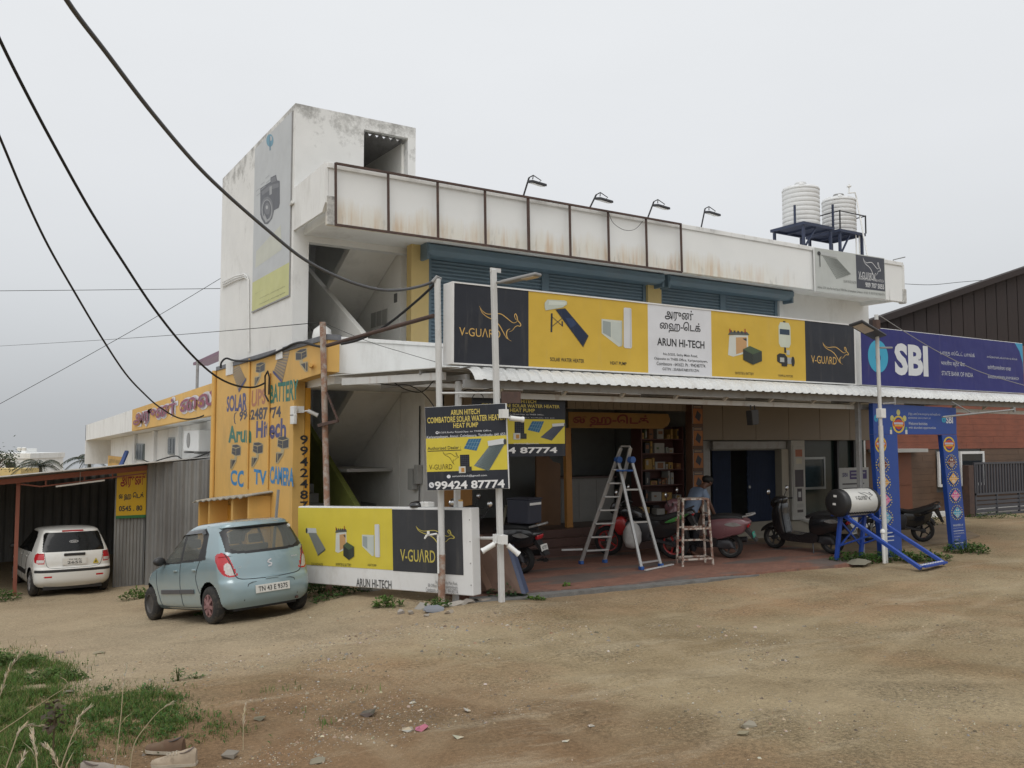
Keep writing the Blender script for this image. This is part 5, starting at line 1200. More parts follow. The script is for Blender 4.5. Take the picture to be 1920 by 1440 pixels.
# ------------------------------------------------------------------ orange meter cabinet against the yellow wall
MC = thing('meter_cabinet', 'orange meter recesses under a grey sheet awning behind the blue car', 'cabinet', (4.94,16.7,-.9))
b0 = Vector((4.94,16.7,-.9))
aw_z = lambda y: 2.16 - .36*y/4.4
for y0, y1 in ((20.9,21.0),(19.9,20.02),(17.9,18.05),(16.72,16.82)):
    mb = MB(); mb.box(-.42,-.004,y0-16.7,y1-16.7,-.5,aw_z(y1-16.7)-.06); mb.build('divider', 'yellow_paint', MC, bevel=.006)
mb = MB(); mb.box(-.03,-.005,0.12,4.2,-.5,1.72); mb.build('back_panel', 'orange_paint', MC)
mb = MB(); mb.box(-.40,-.031,.13,4.19,-.5,.75); mb.build('base', 'orange_paint', MC)
mb = MB(); rings = []
for k in range(44):
    y = -.1 + 4.6*k/43; s_ = .016*math.sin(k*1.3) + .012*noise.noise(Vector((k*.4,0,0))) + aw_z(y)
    rings.append([(.0,y,.0+s_),(-.28,y,-.03+s_),(-.52,y,-.07+s_)])
mb.loft(rings, False, False); aw = mb.build('awning', M('old_asbestos', (.30,.285,.25), .9, var=.2, vs=5, grime=(.5,.42,.25), ga=.5, gs=4), MC); sm = aw.modifiers.new('s', 'SOLIDIFY'); sm.thickness = .02
mb = MB(); mb.box(-.22,-.031,1.5,2.05,.76,1.65); mb.build('meter_box', 'box_grey', MC, bevel=.01); mb = MB(); mb.box(-.2,-.031,3.5,3.7,.76,1.4); mb.build('meter_box', 'box_grey', MC, bevel=.01)
a, b = onX(522,918,4.55), onX(512,985,4.45); t_ = MB(); t_.bar(a, b - Vector((0,0,.6)), .07, .03, (1,0,0)); tag(t_.build('leaning_plank', 'grey_steel', None), 'grey weathered plank leaning on the yellow wall by the awning', 'plank')

# ------------------------------------------------------------------ rear annexe
AX = thing('rear_annexe', 'long white annexe behind the tower with a yellow sign band', 'building')
zt = lambda y: 3.69 - (y-21.74)*.0232
def along(x0, x1, y0, y1, top, bot):
    mb = MB(); mb.add([(x0,y0,zt(y0)+bot),(x1,y0,zt(y0)+bot),(x1,y1,zt(y1)+bot),(x0,y1,zt(y1)+bot),(x0,y0,zt(y0)+top),(x1,y0,zt(y0)+top),(x1,y1,zt(y1)+top),(x0,y1,zt(y1)+top)], [(3,2,1,0),(4,5,6,7),(0,1,5,4),(1,2,6,5),(2,3,7,6),(3,0,4,7)]); return mb
along(5.1,5.25,35.1,50.5,0,-.8).build('fascia', MATS['plaster'], AX); along(5.1,5.25,21.42,35.1,0,-.8).build('fascia', MATS['yellow_paint'], AX)
along(5.25,9,21.42,50.5,-.62,-.79).build('slab', MATS['plaster'], AX); along(5.9,9,21.42,47,-.8,-5).build('wall', MATS['plaster'], AX)
mb = MB(); mb.box(5.1,9,50.3,50.5,1.0,3.02); mb.build('end_fascia', MATS['plaster'], AX)
for (a, b, c, d) in ((257,832,272,862),(318,820,337,852)):
    P, Q = onX(a,d,5.9), onX(c,b,5.9); fr = MB(); fr.box(5.84,5.898,Q.y,P.y,P.z,Q.z); w = fr.build('window', M('win_grey', (.20,.23,.23), .4, var=.2, vs=2), AX)
    for k in range(3):
        y = Q.y + (P.y-Q.y)*(k+.5)/3; mb = MB(); mb.box(5.82,5.839,y-(P.y-Q.y)/7,y+(P.y-Q.y)/7,P.z+.05,Q.z-.05); mb.build('pane', M('win_dark', (.06,.075,.08), .3), w)
for y in (25.5,30.0,34.5,39.0): along(5.78,5.9,y,y+.5,-.8,-4).build('pilaster', MATS['plaster'], AX)
SA = Board(AX, (5.1,35.1,zt(35.1)-.8), (0,-1,.0232), (0,0,1)); ANB = thing('annexe_lettering', 'raised magenta Tamil letters with white outline on the annexe band', 'lettering'); ANB.matrix_world = SA.mat(); SA.root = ANB
SA.text('அருண் ைல', (.35,.04), (13.4,.78), (.66,.62,.64), off=.08, px=False, name='outline', lay=.01)
SA.text('அருண் ைல', (.6,.12), (13.1,.72), (.24,.055,.10), off=.022, px=False, lay=.05)
ac = onX(355,845,5.75); ad = onX(393,806,5.75)
AU = thing('air_conditioner', 'white outdoor air conditioner on the annexe wall', 'air conditioner', (5.9, ad.y, ac.z))
mb = MB(); mb.box(-.45,-.05,.0,ac.y-ad.y-.6,.0,ad.z-ac.z); mb.build('case', 'white_plastic', AU, bevel=.02); mb = MB(); mb.lathe([(.22,0),(.22,.015)], (-.466,1.3,.32), 'x', 20); mb.build('fan_grille', 'grey_steel', AU); mb = MB(); mb.box(-.5,0,.2,.26,-.06,-.005); mb.box(-.5,0,1.6,1.66,-.06,-.005); mb.build('bracket', 'grey_steel', AU)
cable('annexe_cable', 'black cable drooping along the annexe wall', [(268,862,31),(285,868,29),(300,862,28),(330,855,27),(345,862,26),(375,855,25),(413,838,22.5)], .02)
a, b = onX(238,846,5.6), onX(224,876,5.2); LD = thing('blue_ladder', 'blue ladder leaning on the annexe wall behind the shed roof', 'ladder', (0,0,0))
for k in (-.2,.2):
    mb = MB(); mb.bar((a.x,a.y+k,a.z),(b.x-.4,b.y+k,b.z-1.2),.08,.1); mb.build('rail', M('ladder_blue', (.02,.06,.22), .5), LD)
for k in range(8):
    t = k/8; q = Vector(a).lerp(Vector((b.x-.4,b.y,b.z-1.2)), t); mb = MB(); mb.bar((q.x,q.y-.2,q.z),(q.x,q.y+.2,q.z),.05,.05); mb.build('rung', 'ladder_blue', LD)
P = onX(200,878,5.8); Q = onX(226,857,5.8); NB = Board(None, (5.85,P.y,P.z-.3), (0,-1,0), (0,0,1)); t_ = thing('annexe_notice', 'small yellow painted notice low on the annexe wall', 'notice'); t_.matrix_world = NB.mat(); NB.root = t_
NB.panel((0,0),(P.y-Q.y,Q.z-P.z+.3),.0,.04,'yellow_paint','panel'); NB.text('அருண் ைஹ', (.4,.5), (P.y-Q.y-.4,.85), (.30,.2,.05), px=False)
mr_ = thing('rooftop_lean_to', 'mauve sheet roof on a thin post above the annexe', 'roof')
P, Q = onX(362,680,6.5), onX(416,655,6.5)
mb = MB(); mb.prism([(6.5,P.y,P.z),(6.5,Q.y,Q.z),(6.5,Q.y,Q.z-.09),(6.5,P.y,P.z-.09)], (.5,0,0)); mb.build('sheet', M('mauve', (.20,.12,.17), .6), mr_); mb = MB(); mb.tube((6.4,P.y-1.2,zt(25)-.7),(6.4,P.y-1.2,P.z),.05,n=8); mb.build('post', 'grey_steel', mr_)

# ------------------------------------------------------------------ open shed with the white car
SH = thing('car_shed', 'low open car shed of corrugated sheet with orange-red frame', 'shed')
rz = lambda x: 1.44 + (x-.6)*.088
M('sheet_grey', (.20,.198,.188), .7, var=.2, vs=.9, grime=(.11,.105,.10), ga=.7, gs=2.0, streak=.12, glo=.42, ghi=.65, metal=.1)
M('shed_orange', (.24,.078,.048), .6, var=.15, vs=4, grime=(.16,.06,.04), ga=.5, gs=4)
mb = MB(); mb.prism([(-7,22.45,rz(-7)),(5.3,22.05,rz(5.3)),(5.3,22.05,rz(5.3)+.025),(-7,22.45,rz(-7)+.025)], (0,7.8,-.42)); mb.build('roof_sheet', 'zinc_sheet', SH)
def wall_sheet(p, q, z0a, z1a, z0b, z1b, pitch, amp, name, mat='sheet_grey'):
    p, q = Vector(p), Vector(q); L_ = (q-p).length; d = (q-p)/L_; n_ = Vector((d.y,-d.x,0)); n = max(2, int(L_/pitch)*4); top = []; bot = []
    for k in range(n+1):
        t = k/n; a = amp*(1 if k % 4 in (1,2) else 0); c = p + d*L_*t + n_*a
        bot.append((c.x,c.y,z0a+(z0b-z0a)*t)); top.append((c.x,c.y,z1a+(z1b-z1a)*t))
    mb = MB(); mb.loft([bot, top], False, False); return mb.build(name, mat, SH)
wall_sheet((3.66,22.62,0),(4.93,21.5,0),-1.4,rz(3.66)-.02,-1.3,rz(4.93)-.03,.21,.045,'side_sheet')
wall_sheet((2.98,22.78,0),(3.66,22.74,0),-1.5,rz(3.0)-.1,-1.5,rz(3.66)-.1,.075,.018,'front_sheet')
wall_sheet((-7,30.0,0),(5.3,30.0,0),-1.7,.36,-1.7,1.4,.25,.04,'back_sheet'); wall_sheet((5.2,29.9,0),(5.2,22.1,0),-1.7,1.35,-1.7,1.8,.25,.04,'end_sheet'); wall_sheet((-7,22.5,0),(-7,29.9,0),-1.7,.74,-1.7,.36,.25,.04,'end_sheet')
for x in (.96,-3.4):
    z = ground_z(x,22.85); mb = MB(); mb.box(x-.04,x+.04,22.81,22.89,z-.2,rz(x)-.12); mb.build('post', 'shed_orange', SH)
mb = MB(); mb.bar((-7,22.7,rz(-7)-.13),(3.66,22.66,rz(3.66)-.13),.05,.12); mb.build('front_beam', 'shed_orange', SH)
mb = MB(); mb.bar((1.4,22.7,rz(1.6)-.34),(3.64,22.68,rz(3.66)-.26),.03,.03); mb.bar((.98,22.7,rz(1)-.22),(1.4,22.7,rz(1.6)-.34),.03,.03); mb.build('lower_chord', 'shed_orange', SH)
for x in (1.5,2.3,2.9): mb = MB(); mb.bar((x,22.7,rz(x)-.31),(x,22.7,rz(x)-.2),.03,.03); mb.build('web_bar', 'shed_orange', SH)
for y in (25,27.5): mb = MB(); mb.bar((-7,y,rz(-7)-.07-(y-22.3)*.054),(5.1,y,rz(5.1)-.07-(y-22.3)*.054),.06,.1); mb.build('purlin', 'shed_orange', SH)
tl = thing('tube_light', 'white tube light hung under the shed beam', 'lamp'); mb = MB(); mb.bar((1.7,22.6,rz(1.9)-.37),(2.72,22.6,rz(2.8)-.33),.035,.035); mb.build('tube', 'white_plastic', tl); mb = MB(); mb.bar((2.2,22.6,rz(2.2)-.33),(2.2,22.6,rz(2.2)-.05),.012,.012); mb.build('hanger', 'grey_steel', tl)
SBn = board_thing('shed_banner', 'yellow banner with red and black lettering and green foot on the shed front', 'banner', (3.0,22.70,.38), (1,-.03,0), (0,0,1))
SBn.panel((0,0),(.66,1.2),.002,.01,'yellow_paint','cloth'); SBn.art([((.50,.31,.02), rect(0,0,.66,1.2)), ((.03,.13,.05), rect(0,0,.66,.07)), ((.40,.22,.03), rect(0,.95,.66,1.2))], .001, name='printed_face')
SBn.text('அருண்', (.08,.72), (.62,1.08), (.22,.03,.02), px=False, off=.03); SBn.text('ைஹ ெடக்', (.05,.42), (.6,.62), INK, px=False, off=.03); SBn.text('0545 . 80', (.06,.17), (.58,.30), INK, px=False, off=.03)

# ------------------------------------------------------------------ neighbours on the right
NR = thing('bank_annexe', 'red and brown plank-clad building beside the bank', 'building')
M('red_clad', (.22,.068,.038), .6, var=.2, vs=2, grime=(.12,.035,.02), ga=.6, gs=2, streak=8)
M('brown_clad', (.115,.068,.042), .6, var=.25, vs=2, grime=(.07,.045,.03), ga=.6, gs=2.5, streak=8)
def planks(x0, x1, z0, z1, y, h, mat, gaps=()):
    z = z0
    while z < z1 - .02:
        segs = [(x0, x1)]
        for a, b, c, d in gaps:
            if z < d and z + h > c:
                ns = []
                for s, e in segs:
                    if b <= s or a >= e: ns.append((s, e)); continue
                    if a > s: ns.append((s, a))
                    if b < e: ns.append((b, e))
                segs = ns
        for s, e in segs:
            xx = s - random.random()*1.5
            while xx < e:
                a, b = max(s, xx), min(e, xx+1.8)
                if b - a > .05:
                    dy = random.random()*.005; mb = MB(); mb.box(a+.002,b-.002,y-dy,y+.03,z+.002,min(z+h-.002,z1)); mb.build('plank', mat, NR)
                xx += 1.8
        z += h
NR_GAP = [(22.45,23.45,.0,1.95),(24.72,27.16,.84,1.9)]
planks(21.4,31.0,1.98,5.4,15.6,.19,'red_clad'); planks(21.4,31.0,.12,1.97,15.62,.185,'brown_clad', NR_GAP)
mb = MB(); mb.box(21.4,31,15.66,22,-.2,5.38); mb.build('wall', 'dark_interior', NR)
mb = MB(); mb.box(24.0,31,15.5,15.66,-.1,.11); mb.build('plinth', 'plaster', NR)
mb = MB(); mb.box(21.5,23.7,15.2,15.6,1.9,2.0); mb.build('ledge', 'stair_grey', NR)
mb = MB(); mb.box(22.45,23.45,15.58,15.655,.05,1.89); dr = mb.build('door', M('door_brown', (.17,.06,.03), .6, var=.1), NR); mb = MB(); mb.box(22.5,23.4,15.56,15.579,.95,1.0); mb.build('rail', 'door_brown', dr)
for a, b in ((24.72,25.7),(25.85,27.16)):
    mb = MB(); mb.box(a,b,15.52,15.58,.84,.92); mb.box(a,b,15.52,15.58,1.82,1.9); mb.box(a,a+.08,15.52,15.58,.92,1.82); mb.box(b-.08,b,15.52,15.58,.92,1.82); w = mb.build('window', 'board_white', NR)
    mb = MB(); mb.box(a+.08,b-.08,15.55,15.57,.92,1.82); mb.build('pane', M('pane_dark', (.02,.025,.03), .08), w)
GB = thing('brown_warehouse', 'tall dark brown sheet-metal gable behind the bank', 'warehouse')
M('brown_sheet', (.030,.021,.020), .85, var=.2, vs=.8, grime=(.025,.02,.02), ga=.5, gs=1.5, streak=.2)
gz_ = lambda x: 6.46 + (x-27.03)*.2885
x = 22.0
while x < 46:
    mb = MB(); mb.add([(x,19.0,-.5),(x+.74,19.0,-.5),(x+.74,19.0,gz_(x+.74)),(x,19.0,gz_(x)),(x+.74,19.05,-.5),(x+.78,19.05,-.5),(x+.78,19.05,gz_(x+.78)),(x+.74,19.05,gz_(x+.74))], [(0,1,2,3),(4,5,6,7),(1,4,7,2)]); mb.build('sheet', 'brown_sheet', GB); x += .78
mb = MB(); mb.add([(22,19.06,-.5),(46.5,19.06,-.5),(46.5,19.06,gz_(46.5)),(22,19.06,gz_(22))],[(0,1,2,3)]); mb.build('backing', 'brown_sheet', GB)
mb = MB(); mb.bar((21.4,18.9,gz_(21.4)+.05),(46.5,18.9,gz_(46.5)+.05),.35,.22); mb.build('roof_edge', 'brown_sheet', GB)
mb = MB(); mb.add([(21.4,18.8,gz_(21.4)+.16),(46.5,18.8,gz_(46.5)+.16),(46.5,40,gz_(46.5)-5.5),(21.4,40,gz_(21.4)-5.5)], [(0,1,2,3)]); mb.build('roof', 'brown_sheet', GB)
GT = thing('sliding_gate', 'dark grey steel gate of vertical bars over horizontal slats', 'gate', (25.47,14.9,-.02))
M('gate_grey', (.055,.057,.068), .5, var=.15, vs=4)
for a, b, c, d in ((0,6,1.54,1.6),(0,6,.0,.06),(0,6,.62,.68),(0,.06,.06,1.54),(1.15,1.2,.06,.62),(2.4,2.45,.06,.62),(3.6,3.65,.06,.62)):
    mb = MB(); mb.box(a,b,-.03,.03,c,d); mb.build('frame_bar', 'gate_grey', GT)
for k in range(38): mb = MB(); mb.box(.12+.155*k,.19+.155*k,-.02,.02,.681,1.539); mb.build('bar', 'gate_grey', GT)
for k in range(4): mb = MB(); mb.box(.061,6,-.018,.018,.1+.125*k,.19+.125*k); mb.build('slat', 'gate_grey', GT)
mb = MB(); mb.box(25.05,25.3,14.8,15.0,-.1,1.5); tag(mb.build('gate_post', 'rust', None), 'rust-brown square post at the left of the grey gate', 'post')

# ------------------------------------------------------------------ far left background
FB = thing('far_house', 'far pale house with roof tanks beyond the shed', 'house')
P, Q = atD(-60,900,80), atD(57,853,80)
u_ = RT*1.0
def fbox(u0, v0, u1, v1, d, depth, name, mat):
    a, b = atD(u0,v0,d), atD(u1,v1,d); mb = MB(); base = [Vector((a.x,a.y,a.z)), Vector((b.x,b.y,a.z)), Vector((b.x,b.y,b.z)), Vector((a.x,a.y,b.z))]; mb.prism(base, FH*depth); return mb.build(name, mat, FB)
fbox(-80,915,56,853,80,6,'wall','plaster'); fbox(-80,860,57,850,79.9,6.2,'parapet','plaster'); fbox(35,853,48,841,83,2,'stair_head','plaster'); fbox(-60,900,39,879,76,3,'yellow_front','cream_paint')
for u, v0, r, mt in ((20,879,8,'black_plastic'),(36,845,4,'white_plastic'),(45,845,4,'white_plastic')):
    a = atD(u,v0,79); mb = MB(); R_ = r*79/1632; mb.lathe([(R_,0),(R_,R_*1.3),(R_*.6,R_*1.6)], tuple(a), 'z', 14); mb.build('roof_tank', mt, FB)
# ------------------------------------------------------------------ cars: stacked plan slices, split into panels
def interp(tab, z):
    zs = [t[0] for t in tab]; return np.interp(z, zs, [t[1] for t in tab])
def inside(poly, x, z):
    r = False; n = len(poly); j = n-1
    for i in range(n):
        xi, zi = poly[i]; xj, zj = poly[j]
        if (zi > z) != (zj > z) and x < (xj-xi)*(z-zi)/(zj-zi)+xi: r = not r
        j = i
    return r
def smooth_tab(tab, n=160):
    pts = smooth2([tuple(t) for t in tab], 12); return pts
def build_car(S):
    root = thing(S['name'], S['label'], 'car')
    fr, rr, wd = smooth_tab(S['front']), smooth_tab(S['rear']), smooth_tab(S['width'])
    f_ = lambda z: np.interp(z, [p[0] for p in fr], [p[1] for p in fr]); r_ = lambda z: np.interp(z, [p[0] for p in rr], [p[1] for p in rr]); w_ = lambda z: np.interp(z, [p[0] for p in wd], [p[1] for p in wd])
    z0, z1 = S['z0'], S['z1']; NZ = 150
    zs = [z0 + (z1-z0)*(1-(1-k/(NZ-1))**1.6) if True else 0 for k in range(NZ)]
    NS = 320
    def outline(z):
        a, b, w = float(r_(z)), float(f_(z)), float(w_(z)); out = []
        # even spacing along a rounded rectangle
        rc = min(S['rc'](z), w*.95, (b-a)*.45); fc = min(S['fc'](z), w*.95, (b-a)*.45)
        pts = []
        def arc(cx, cy, rx, ry, a0, a1, n): return [(cx+rx*math.cos(a0+(a1-a0)*k/n), cy+ry*math.sin(a0+(a1-a0)*k/n)) for k in range(n)]
        bow_r, bow_f, bow_s = S['bow']
        L_ = b-a
        n1 = NS//8; 
        seq = []
        seq += [(a, -w+rc+(2*(w-rc))*k/n1) for k in range(n1)]
        seq += arc(a+rc, w-rc, rc, rc, math.pi, math.pi/2, n1//2)
        seq += [(a+rc+(L_-rc-fc)*k/(3*n1), w) for k in range(3*n1)]
        seq += arc(b-fc, w-fc, fc, fc, math.pi/2, 0, n1//2)
        seq += [(b, w-fc-(2*(w-fc))*k/n1) for k in range(n1)]
        seq += arc(b-fc, -w+fc, fc, fc, 0, -math.pi/2, n1//2)
        seq += [(b-fc-(L_-rc-fc)*k/(3*n1), -w) for k in range(3*n1)]
        seq += arc(a+rc, -w+rc, rc, rc, -math.pi/2, -math.pi, n1//2)
        for x, y in seq:
            t = (x-a)/max(L_, .01); yy = y/max(w, .01)
            x2 = x + (bow_r*yy*yy*(1-t)**2 - bow_f*yy*yy*t**2)
            y2 = y*(1 - bow_s*(2*t-1)**2 - S['tail']*(max(0, .35-t)/.35)**2)
            pts.append((x2, y2))
        return pts
    rings = [[(x, y, z) for x, y in outline(z)] for z in zs]
    n = len(rings[0]); V = [p for q in rings for p in q]
    groups = {}
    wr = S['arch']
    for i in range(len(zs)-1):
        for k in range(n):
            k2 = (k+1) % n; f = (i*n+k, i*n+k2, (i+1)*n+k2, (i+1)*n+k)
            c = [sum(V[j][d] for j in f)/4 for d in range(3)]
            side = abs(c[1]) > w_(c[2])*.80
            g = 'body'
            if side and any((c[0]-wx)**2+(c[2]-S['wz'])**2 < wr*wr for wx in S['axles']): continue
            back = c[0] < r_(c[2]) + .40
            if back:
                for nm, poly in S['rear_parts']:
                    if inside(poly, abs(c[1]) + .9*(c[0]-r_(c[2])) if nm in S['sym'] else c[1], c[2]) and (nm in S['sym'] or c[0] < r_(c[2])+.2): g = nm + (('_l' if c[1] > 0 else '_r') if nm in S['sym'] else '')
            if g == 'body' and side:
                for nm, poly in S['side_parts']:
                    if inside(poly, c[0], c[2]): g = nm + ('_l' if c[1] > 0 else '_r')
            if g == 'body' and c[0] > f_(c[2])-.5 and S['ws'][0] < c[2] < S['ws'][1] and abs(c[1]) < w_(c[2])*.82: g = 'windscreen'
            groups.setdefault(g, []).append(f)
    cap = len(V); top = rings[-1]; cx = sum(p[0] for p in top)/n; V.append((cx, 0, z1+.012))
    for k in range(n): groups['body'].append(((NZ-1)*n+k, (NZ-1)*n+(k+1) % n, cap))
    V.append((sum(p[0] for p in rings[0])/n, 0, z0)); floor = [(k, (k+1) % n, cap+1) for k in range(n)]
    groups['underside'] = floor
    NM = S['names']; objs = {}
    for g, fs in groups.items():
        key = g[:-2] if g.endswith(('_l', '_r')) else g
        ids = sorted({i for f in fs for i in f}); mp = {v: i for i, v in enumerate(ids)}
        mb = MB(); mb.add([V[i] for i in ids], [tuple(mp[i] for i in f) for f in fs])
        nm, mt = NM[key]; objs[g] = mb.build(nm, mt, root, smooth=True, auto=50)
    # cabin: floor pan, seats, lining
    mb = MB(); L0, L1 = float(r_(.5))+.32, float(f_(.5))-.5
    ww = float(w_(.5))-.16
    mb.box(L0, L1, -ww, ww, z0+.02, .52); mb.build('floor_pan', 'black_plastic', root)
    for sx in S['seats']:
        for sy in (-.33, .33):
            mb = MB(); mb.prism([(sx,sy-.22,.5),(sx+.42,sy-.22,.5),(sx+.42,sy-.22,.62),(sx+.08,sy-.22,.66),(sx-.14,sy-.22,1.08),(sx-.2,sy-.22,1.08)], (0,.44,0)); mb.build('car_seat', 'black_plastic', root, bevel=.03)
            mb = MB(); mb.box(sx-.2,sx-.12,sy-.11,sy+.11,1.1,1.24); mb.build('headrest', 'black_plastic', root, bevel=.03)
    # wheels
    def wheel(x, y, R, wdt, rim, hub):
        s = 1 if y > 0 else -1
        e = bpy.data.objects.new('wheel', None); COL.objects.link(e); e.parent = root; e.location = (x, y, R); e.empty_display_size = .1
        pr = [(R*.60,-wdt/2),(R*.80,-wdt/2-.004),(R*.94,-wdt/2+.012),(R,-wdt/2+.04),(R,wdt/2-.04),(R*.94,wdt/2-.012),(R*.80,wdt/2+.004),(R*.60,wdt/2)]
        pr.append(pr[0]); mb = MB(); mb.lathe(pr, axis='y', n=36, caps=False); mb.build('tyre', M('tyre', (.022,.021,.020), .9, var=.2, vs=14, grime=(.12,.10,.075), ga=.6, gs=9), e, smooth=True, auto=40)
        o = s*wdt/2
        mb = MB(); mb.lathe([(R*.61,o-s*.035),(R*.60,o-s*.004),(R*.55,o-s*.002),(R*.52,o-s*.03),(.02,o-s*.035)], axis='y', n=30); mb.build('rim', rim, e, smooth=True, auto=40)
        if hub:
            for k in range(7):
                a = 2*math.pi*k/7; mb = MB(); p = Vector((math.sin(a)*R*.16, o+s*.004, math.cos(a)*R*.16)); q = Vector((math.sin(a)*R*.54, o+s*.0, math.cos(a)*R*.54)); mb.bar(p, q, R*.17, .014, (0,1,0)); mb.build('spoke', hub, e)
            mb = MB(); mb.lathe([(R*.2,o-s*.03),(R*.2,o+s*.01),(R*.1,o+s*.02)], axis='y', n=18); mb.build('hub_cap', hub, e)
    for i, x in enumerate(S['axles']):
        for y in (S['track'], -S['track']):
            rim, hub = S['rims'](i, y); wheel(x, y, S['R'], S['tw'], rim, hub)
    # wheel wells
    for x in S['axles']:
        for s in (-1, 1):
            mb = MB(); rr_ = wr-.004; w0 = S['track']-.13; w1 = S['track']+.0
            pts = [(x+rr_*math.cos(a), 0, S['wz']+rr_*math.sin(a)) for a in [math.pi*k/14 for k in range(15)]]
            mb.loft([[(p[0], s*w0, p[2]) for p in pts], [(p[0], s*w1, p[2]) for p in pts]], False, False); mb.add([(p[0], s*w0, p[2]) for p in pts], [tuple(range(len(pts)))]); mb.build('wheel_well', 'black_plastic', root)
    def drape(pts, side, lift=.004):
        """side-view points (x, z) laid on the flank"""
        out = []
        for x, z in pts:
            o = outline(z); c = min((q for q in o if q[1]*side > 0), key=lambda q: abs(q[0]-x)); out.append((x, c[1]+side*lift, z))
        return out
    def drape_back(pts, lift=.004):
        out = []
        for y, z in pts:
            o = outline(z); c = min((q for q in o if q[0] < r_(z)+.5), key=lambda q: abs(q[1]-y)); out.append((c[0]-lift, y, z))
        return out
    return root, objs, drape, drape_back, w_, r_, f_

M('blue_paint', (.255,.350,.380), .24, metal=.15, var=.05, vs=1.5, grime=(.30,.30,.26), ga=.3, gs=2.2, coat=.9, spec=.6)
M('white_paint', (.68,.68,.65), .25, var=.03, vs=2, grime=(.50,.46,.38), ga=.4, gs=2, coat=.4)
M('red_lens', (.46,.014,.022), .15, var=.1, vs=9, coat=.6)
M('clear_lens', (.55,.52,.50), .2, var=.2, vs=30, coat=.6)
M('seam', (.03,.035,.038), .8)
M('trim_grey', (.075,.075,.08), .6, var=.1)
M('chrome', (.62,.63,.64), .2, metal=1.0, var=.03)
M('plate_white', (.62,.61,.57), .5, var=.06, vs=8)
glass_material('car_glass', (.72,.74,.70), .38, (.26,.27,.25)); glass_material('car_glass_dark', (.10,.11,.11), .6)
M('rim_pink', (.24,.125,.125), .6, var=.2, vs=6, grime=(.2,.16,.12), ga=.5, gs=5); M('rim_steel', (.09,.085,.08), .6, metal=.3, var=.2, vs=6); M('rim_silver', (.40,.40,.40), .4, metal=.5, var=.1)

def line_part(root, name, pts, r, mat): mb = MB(); mb.path(pts, r, 5); return mb.build(name, mat, root, smooth=True)

# --- pale blue hatchback ------------------------------------------------------
ax0 = .0   # x = 0 at the rear axle, car points to +x
HATCH1 = dict(name='blue_hatchback', label='pale metallic blue small hatchback parked beside the yellow wall', z0=.20, z1=1.475, axles=(0., 2.36), track=.66, R=.272, tw=.155, wz=.285, arch=.325, seats=(.75, 1.55),
  rear=[(.20,-.46),(.30,-.545),(.42,-.575),(.56,-.57),(.63,-.535),(.78,-.52),(.92,-.50),(1.02,-.47),(1.15,-.40),(1.28,-.32),(1.36,-.27),(1.42,-.24),(1.455,-.10),(1.475,.15)],
  front=[(.20,2.84),(.32,2.88),(.50,2.87),(.65,2.82),(.76,2.70),(.84,2.42),(.90,2.12),(.96,1.98),(1.10,1.76),(1.25,1.52),(1.36,1.33),(1.42,1.18),(1.455,.98),(1.475,.6)],
  width=[(.20,.66),(.27,.715),(.40,.735),(.55,.745),(.70,.742),(.82,.735),(.92,.715),(1.0,.695),(1.15,.652),(1.30,.605),(1.38,.572),(1.42,.545),(1.455,.47),(1.475,.22)],
  rc=lambda z: .17 if z < .95 else .13, fc=lambda z: .42 if z < .9 else .28, bow=(.09,.14,.03), tail=.035,
  sym=('tail_light','light_clear'), ws=(.97,1.40),
  rear_parts=[('rear_glass',[(-.60,1.02),(-.57,1.31),(-.50,1.365),(.50,1.365),(.57,1.31),(.60,1.02),(.52,.985),(.3,.965),(-.3,.965),(-.52,.985)]),
              ('rear_window',[(-.53,1.06),(-.50,1.30),(-.45,1.325),(.45,1.325),(.50,1.30),(.53,1.06),(.44,1.015),(.2,1.0),(-.2,1.0),(-.44,1.015)]),
              ('tail_light',[(.52,.665),(.66,.655),(.78,.69),(.88,.78),(.95,.90),(.95,.97),(.88,1.005),(.76,1.01),(.68,.985),(.63,.92),(.57,.78)]),('light_clear',[(.56,.685),(.66,.675),(.74,.72),(.77,.80),(.73,.855),(.67,.865),(.62,.82)])],
  side_parts=[('side_glass',[(.10,.93),(.30,.915),(1.75,.885),(1.86,.93),(1.66,1.12),(1.42,1.30),(1.20,1.375),(.30,1.385),(.16,1.30)]),
              ('front_window',[(1.02,.925),(1.72,.91),(1.70,.97),(1.52,1.16),(1.36,1.28),(1.16,1.325),(1.04,1.325)]),('back_window',[(.36,.955),(.95,.93),(.95,1.325),(.36,1.325),(.30,1.20)])],
  names={'body':('body','blue_paint'),'rear_glass':('rear_window_surround','black_plastic'),'rear_window':('rear_window','car_glass'),'tail_light':('tail_light','red_lens'),'light_clear':('lamp_lens','clear_lens'),
         'side_glass':('window_surround','black_plastic'),'front_window':('side_window','car_glass'),'back_window':('side_window','car_glass'),'windscreen':('windscreen','car_glass'),'underside':('underside','black_plastic')},
  rims=lambda i, y: ('rim_pink', 'rim_pink') if (i == 0 and y > 0) else ('rim_steel', None))
CA, co, dr_, drb, w_, r_, f_ = build_car(HATCH1)
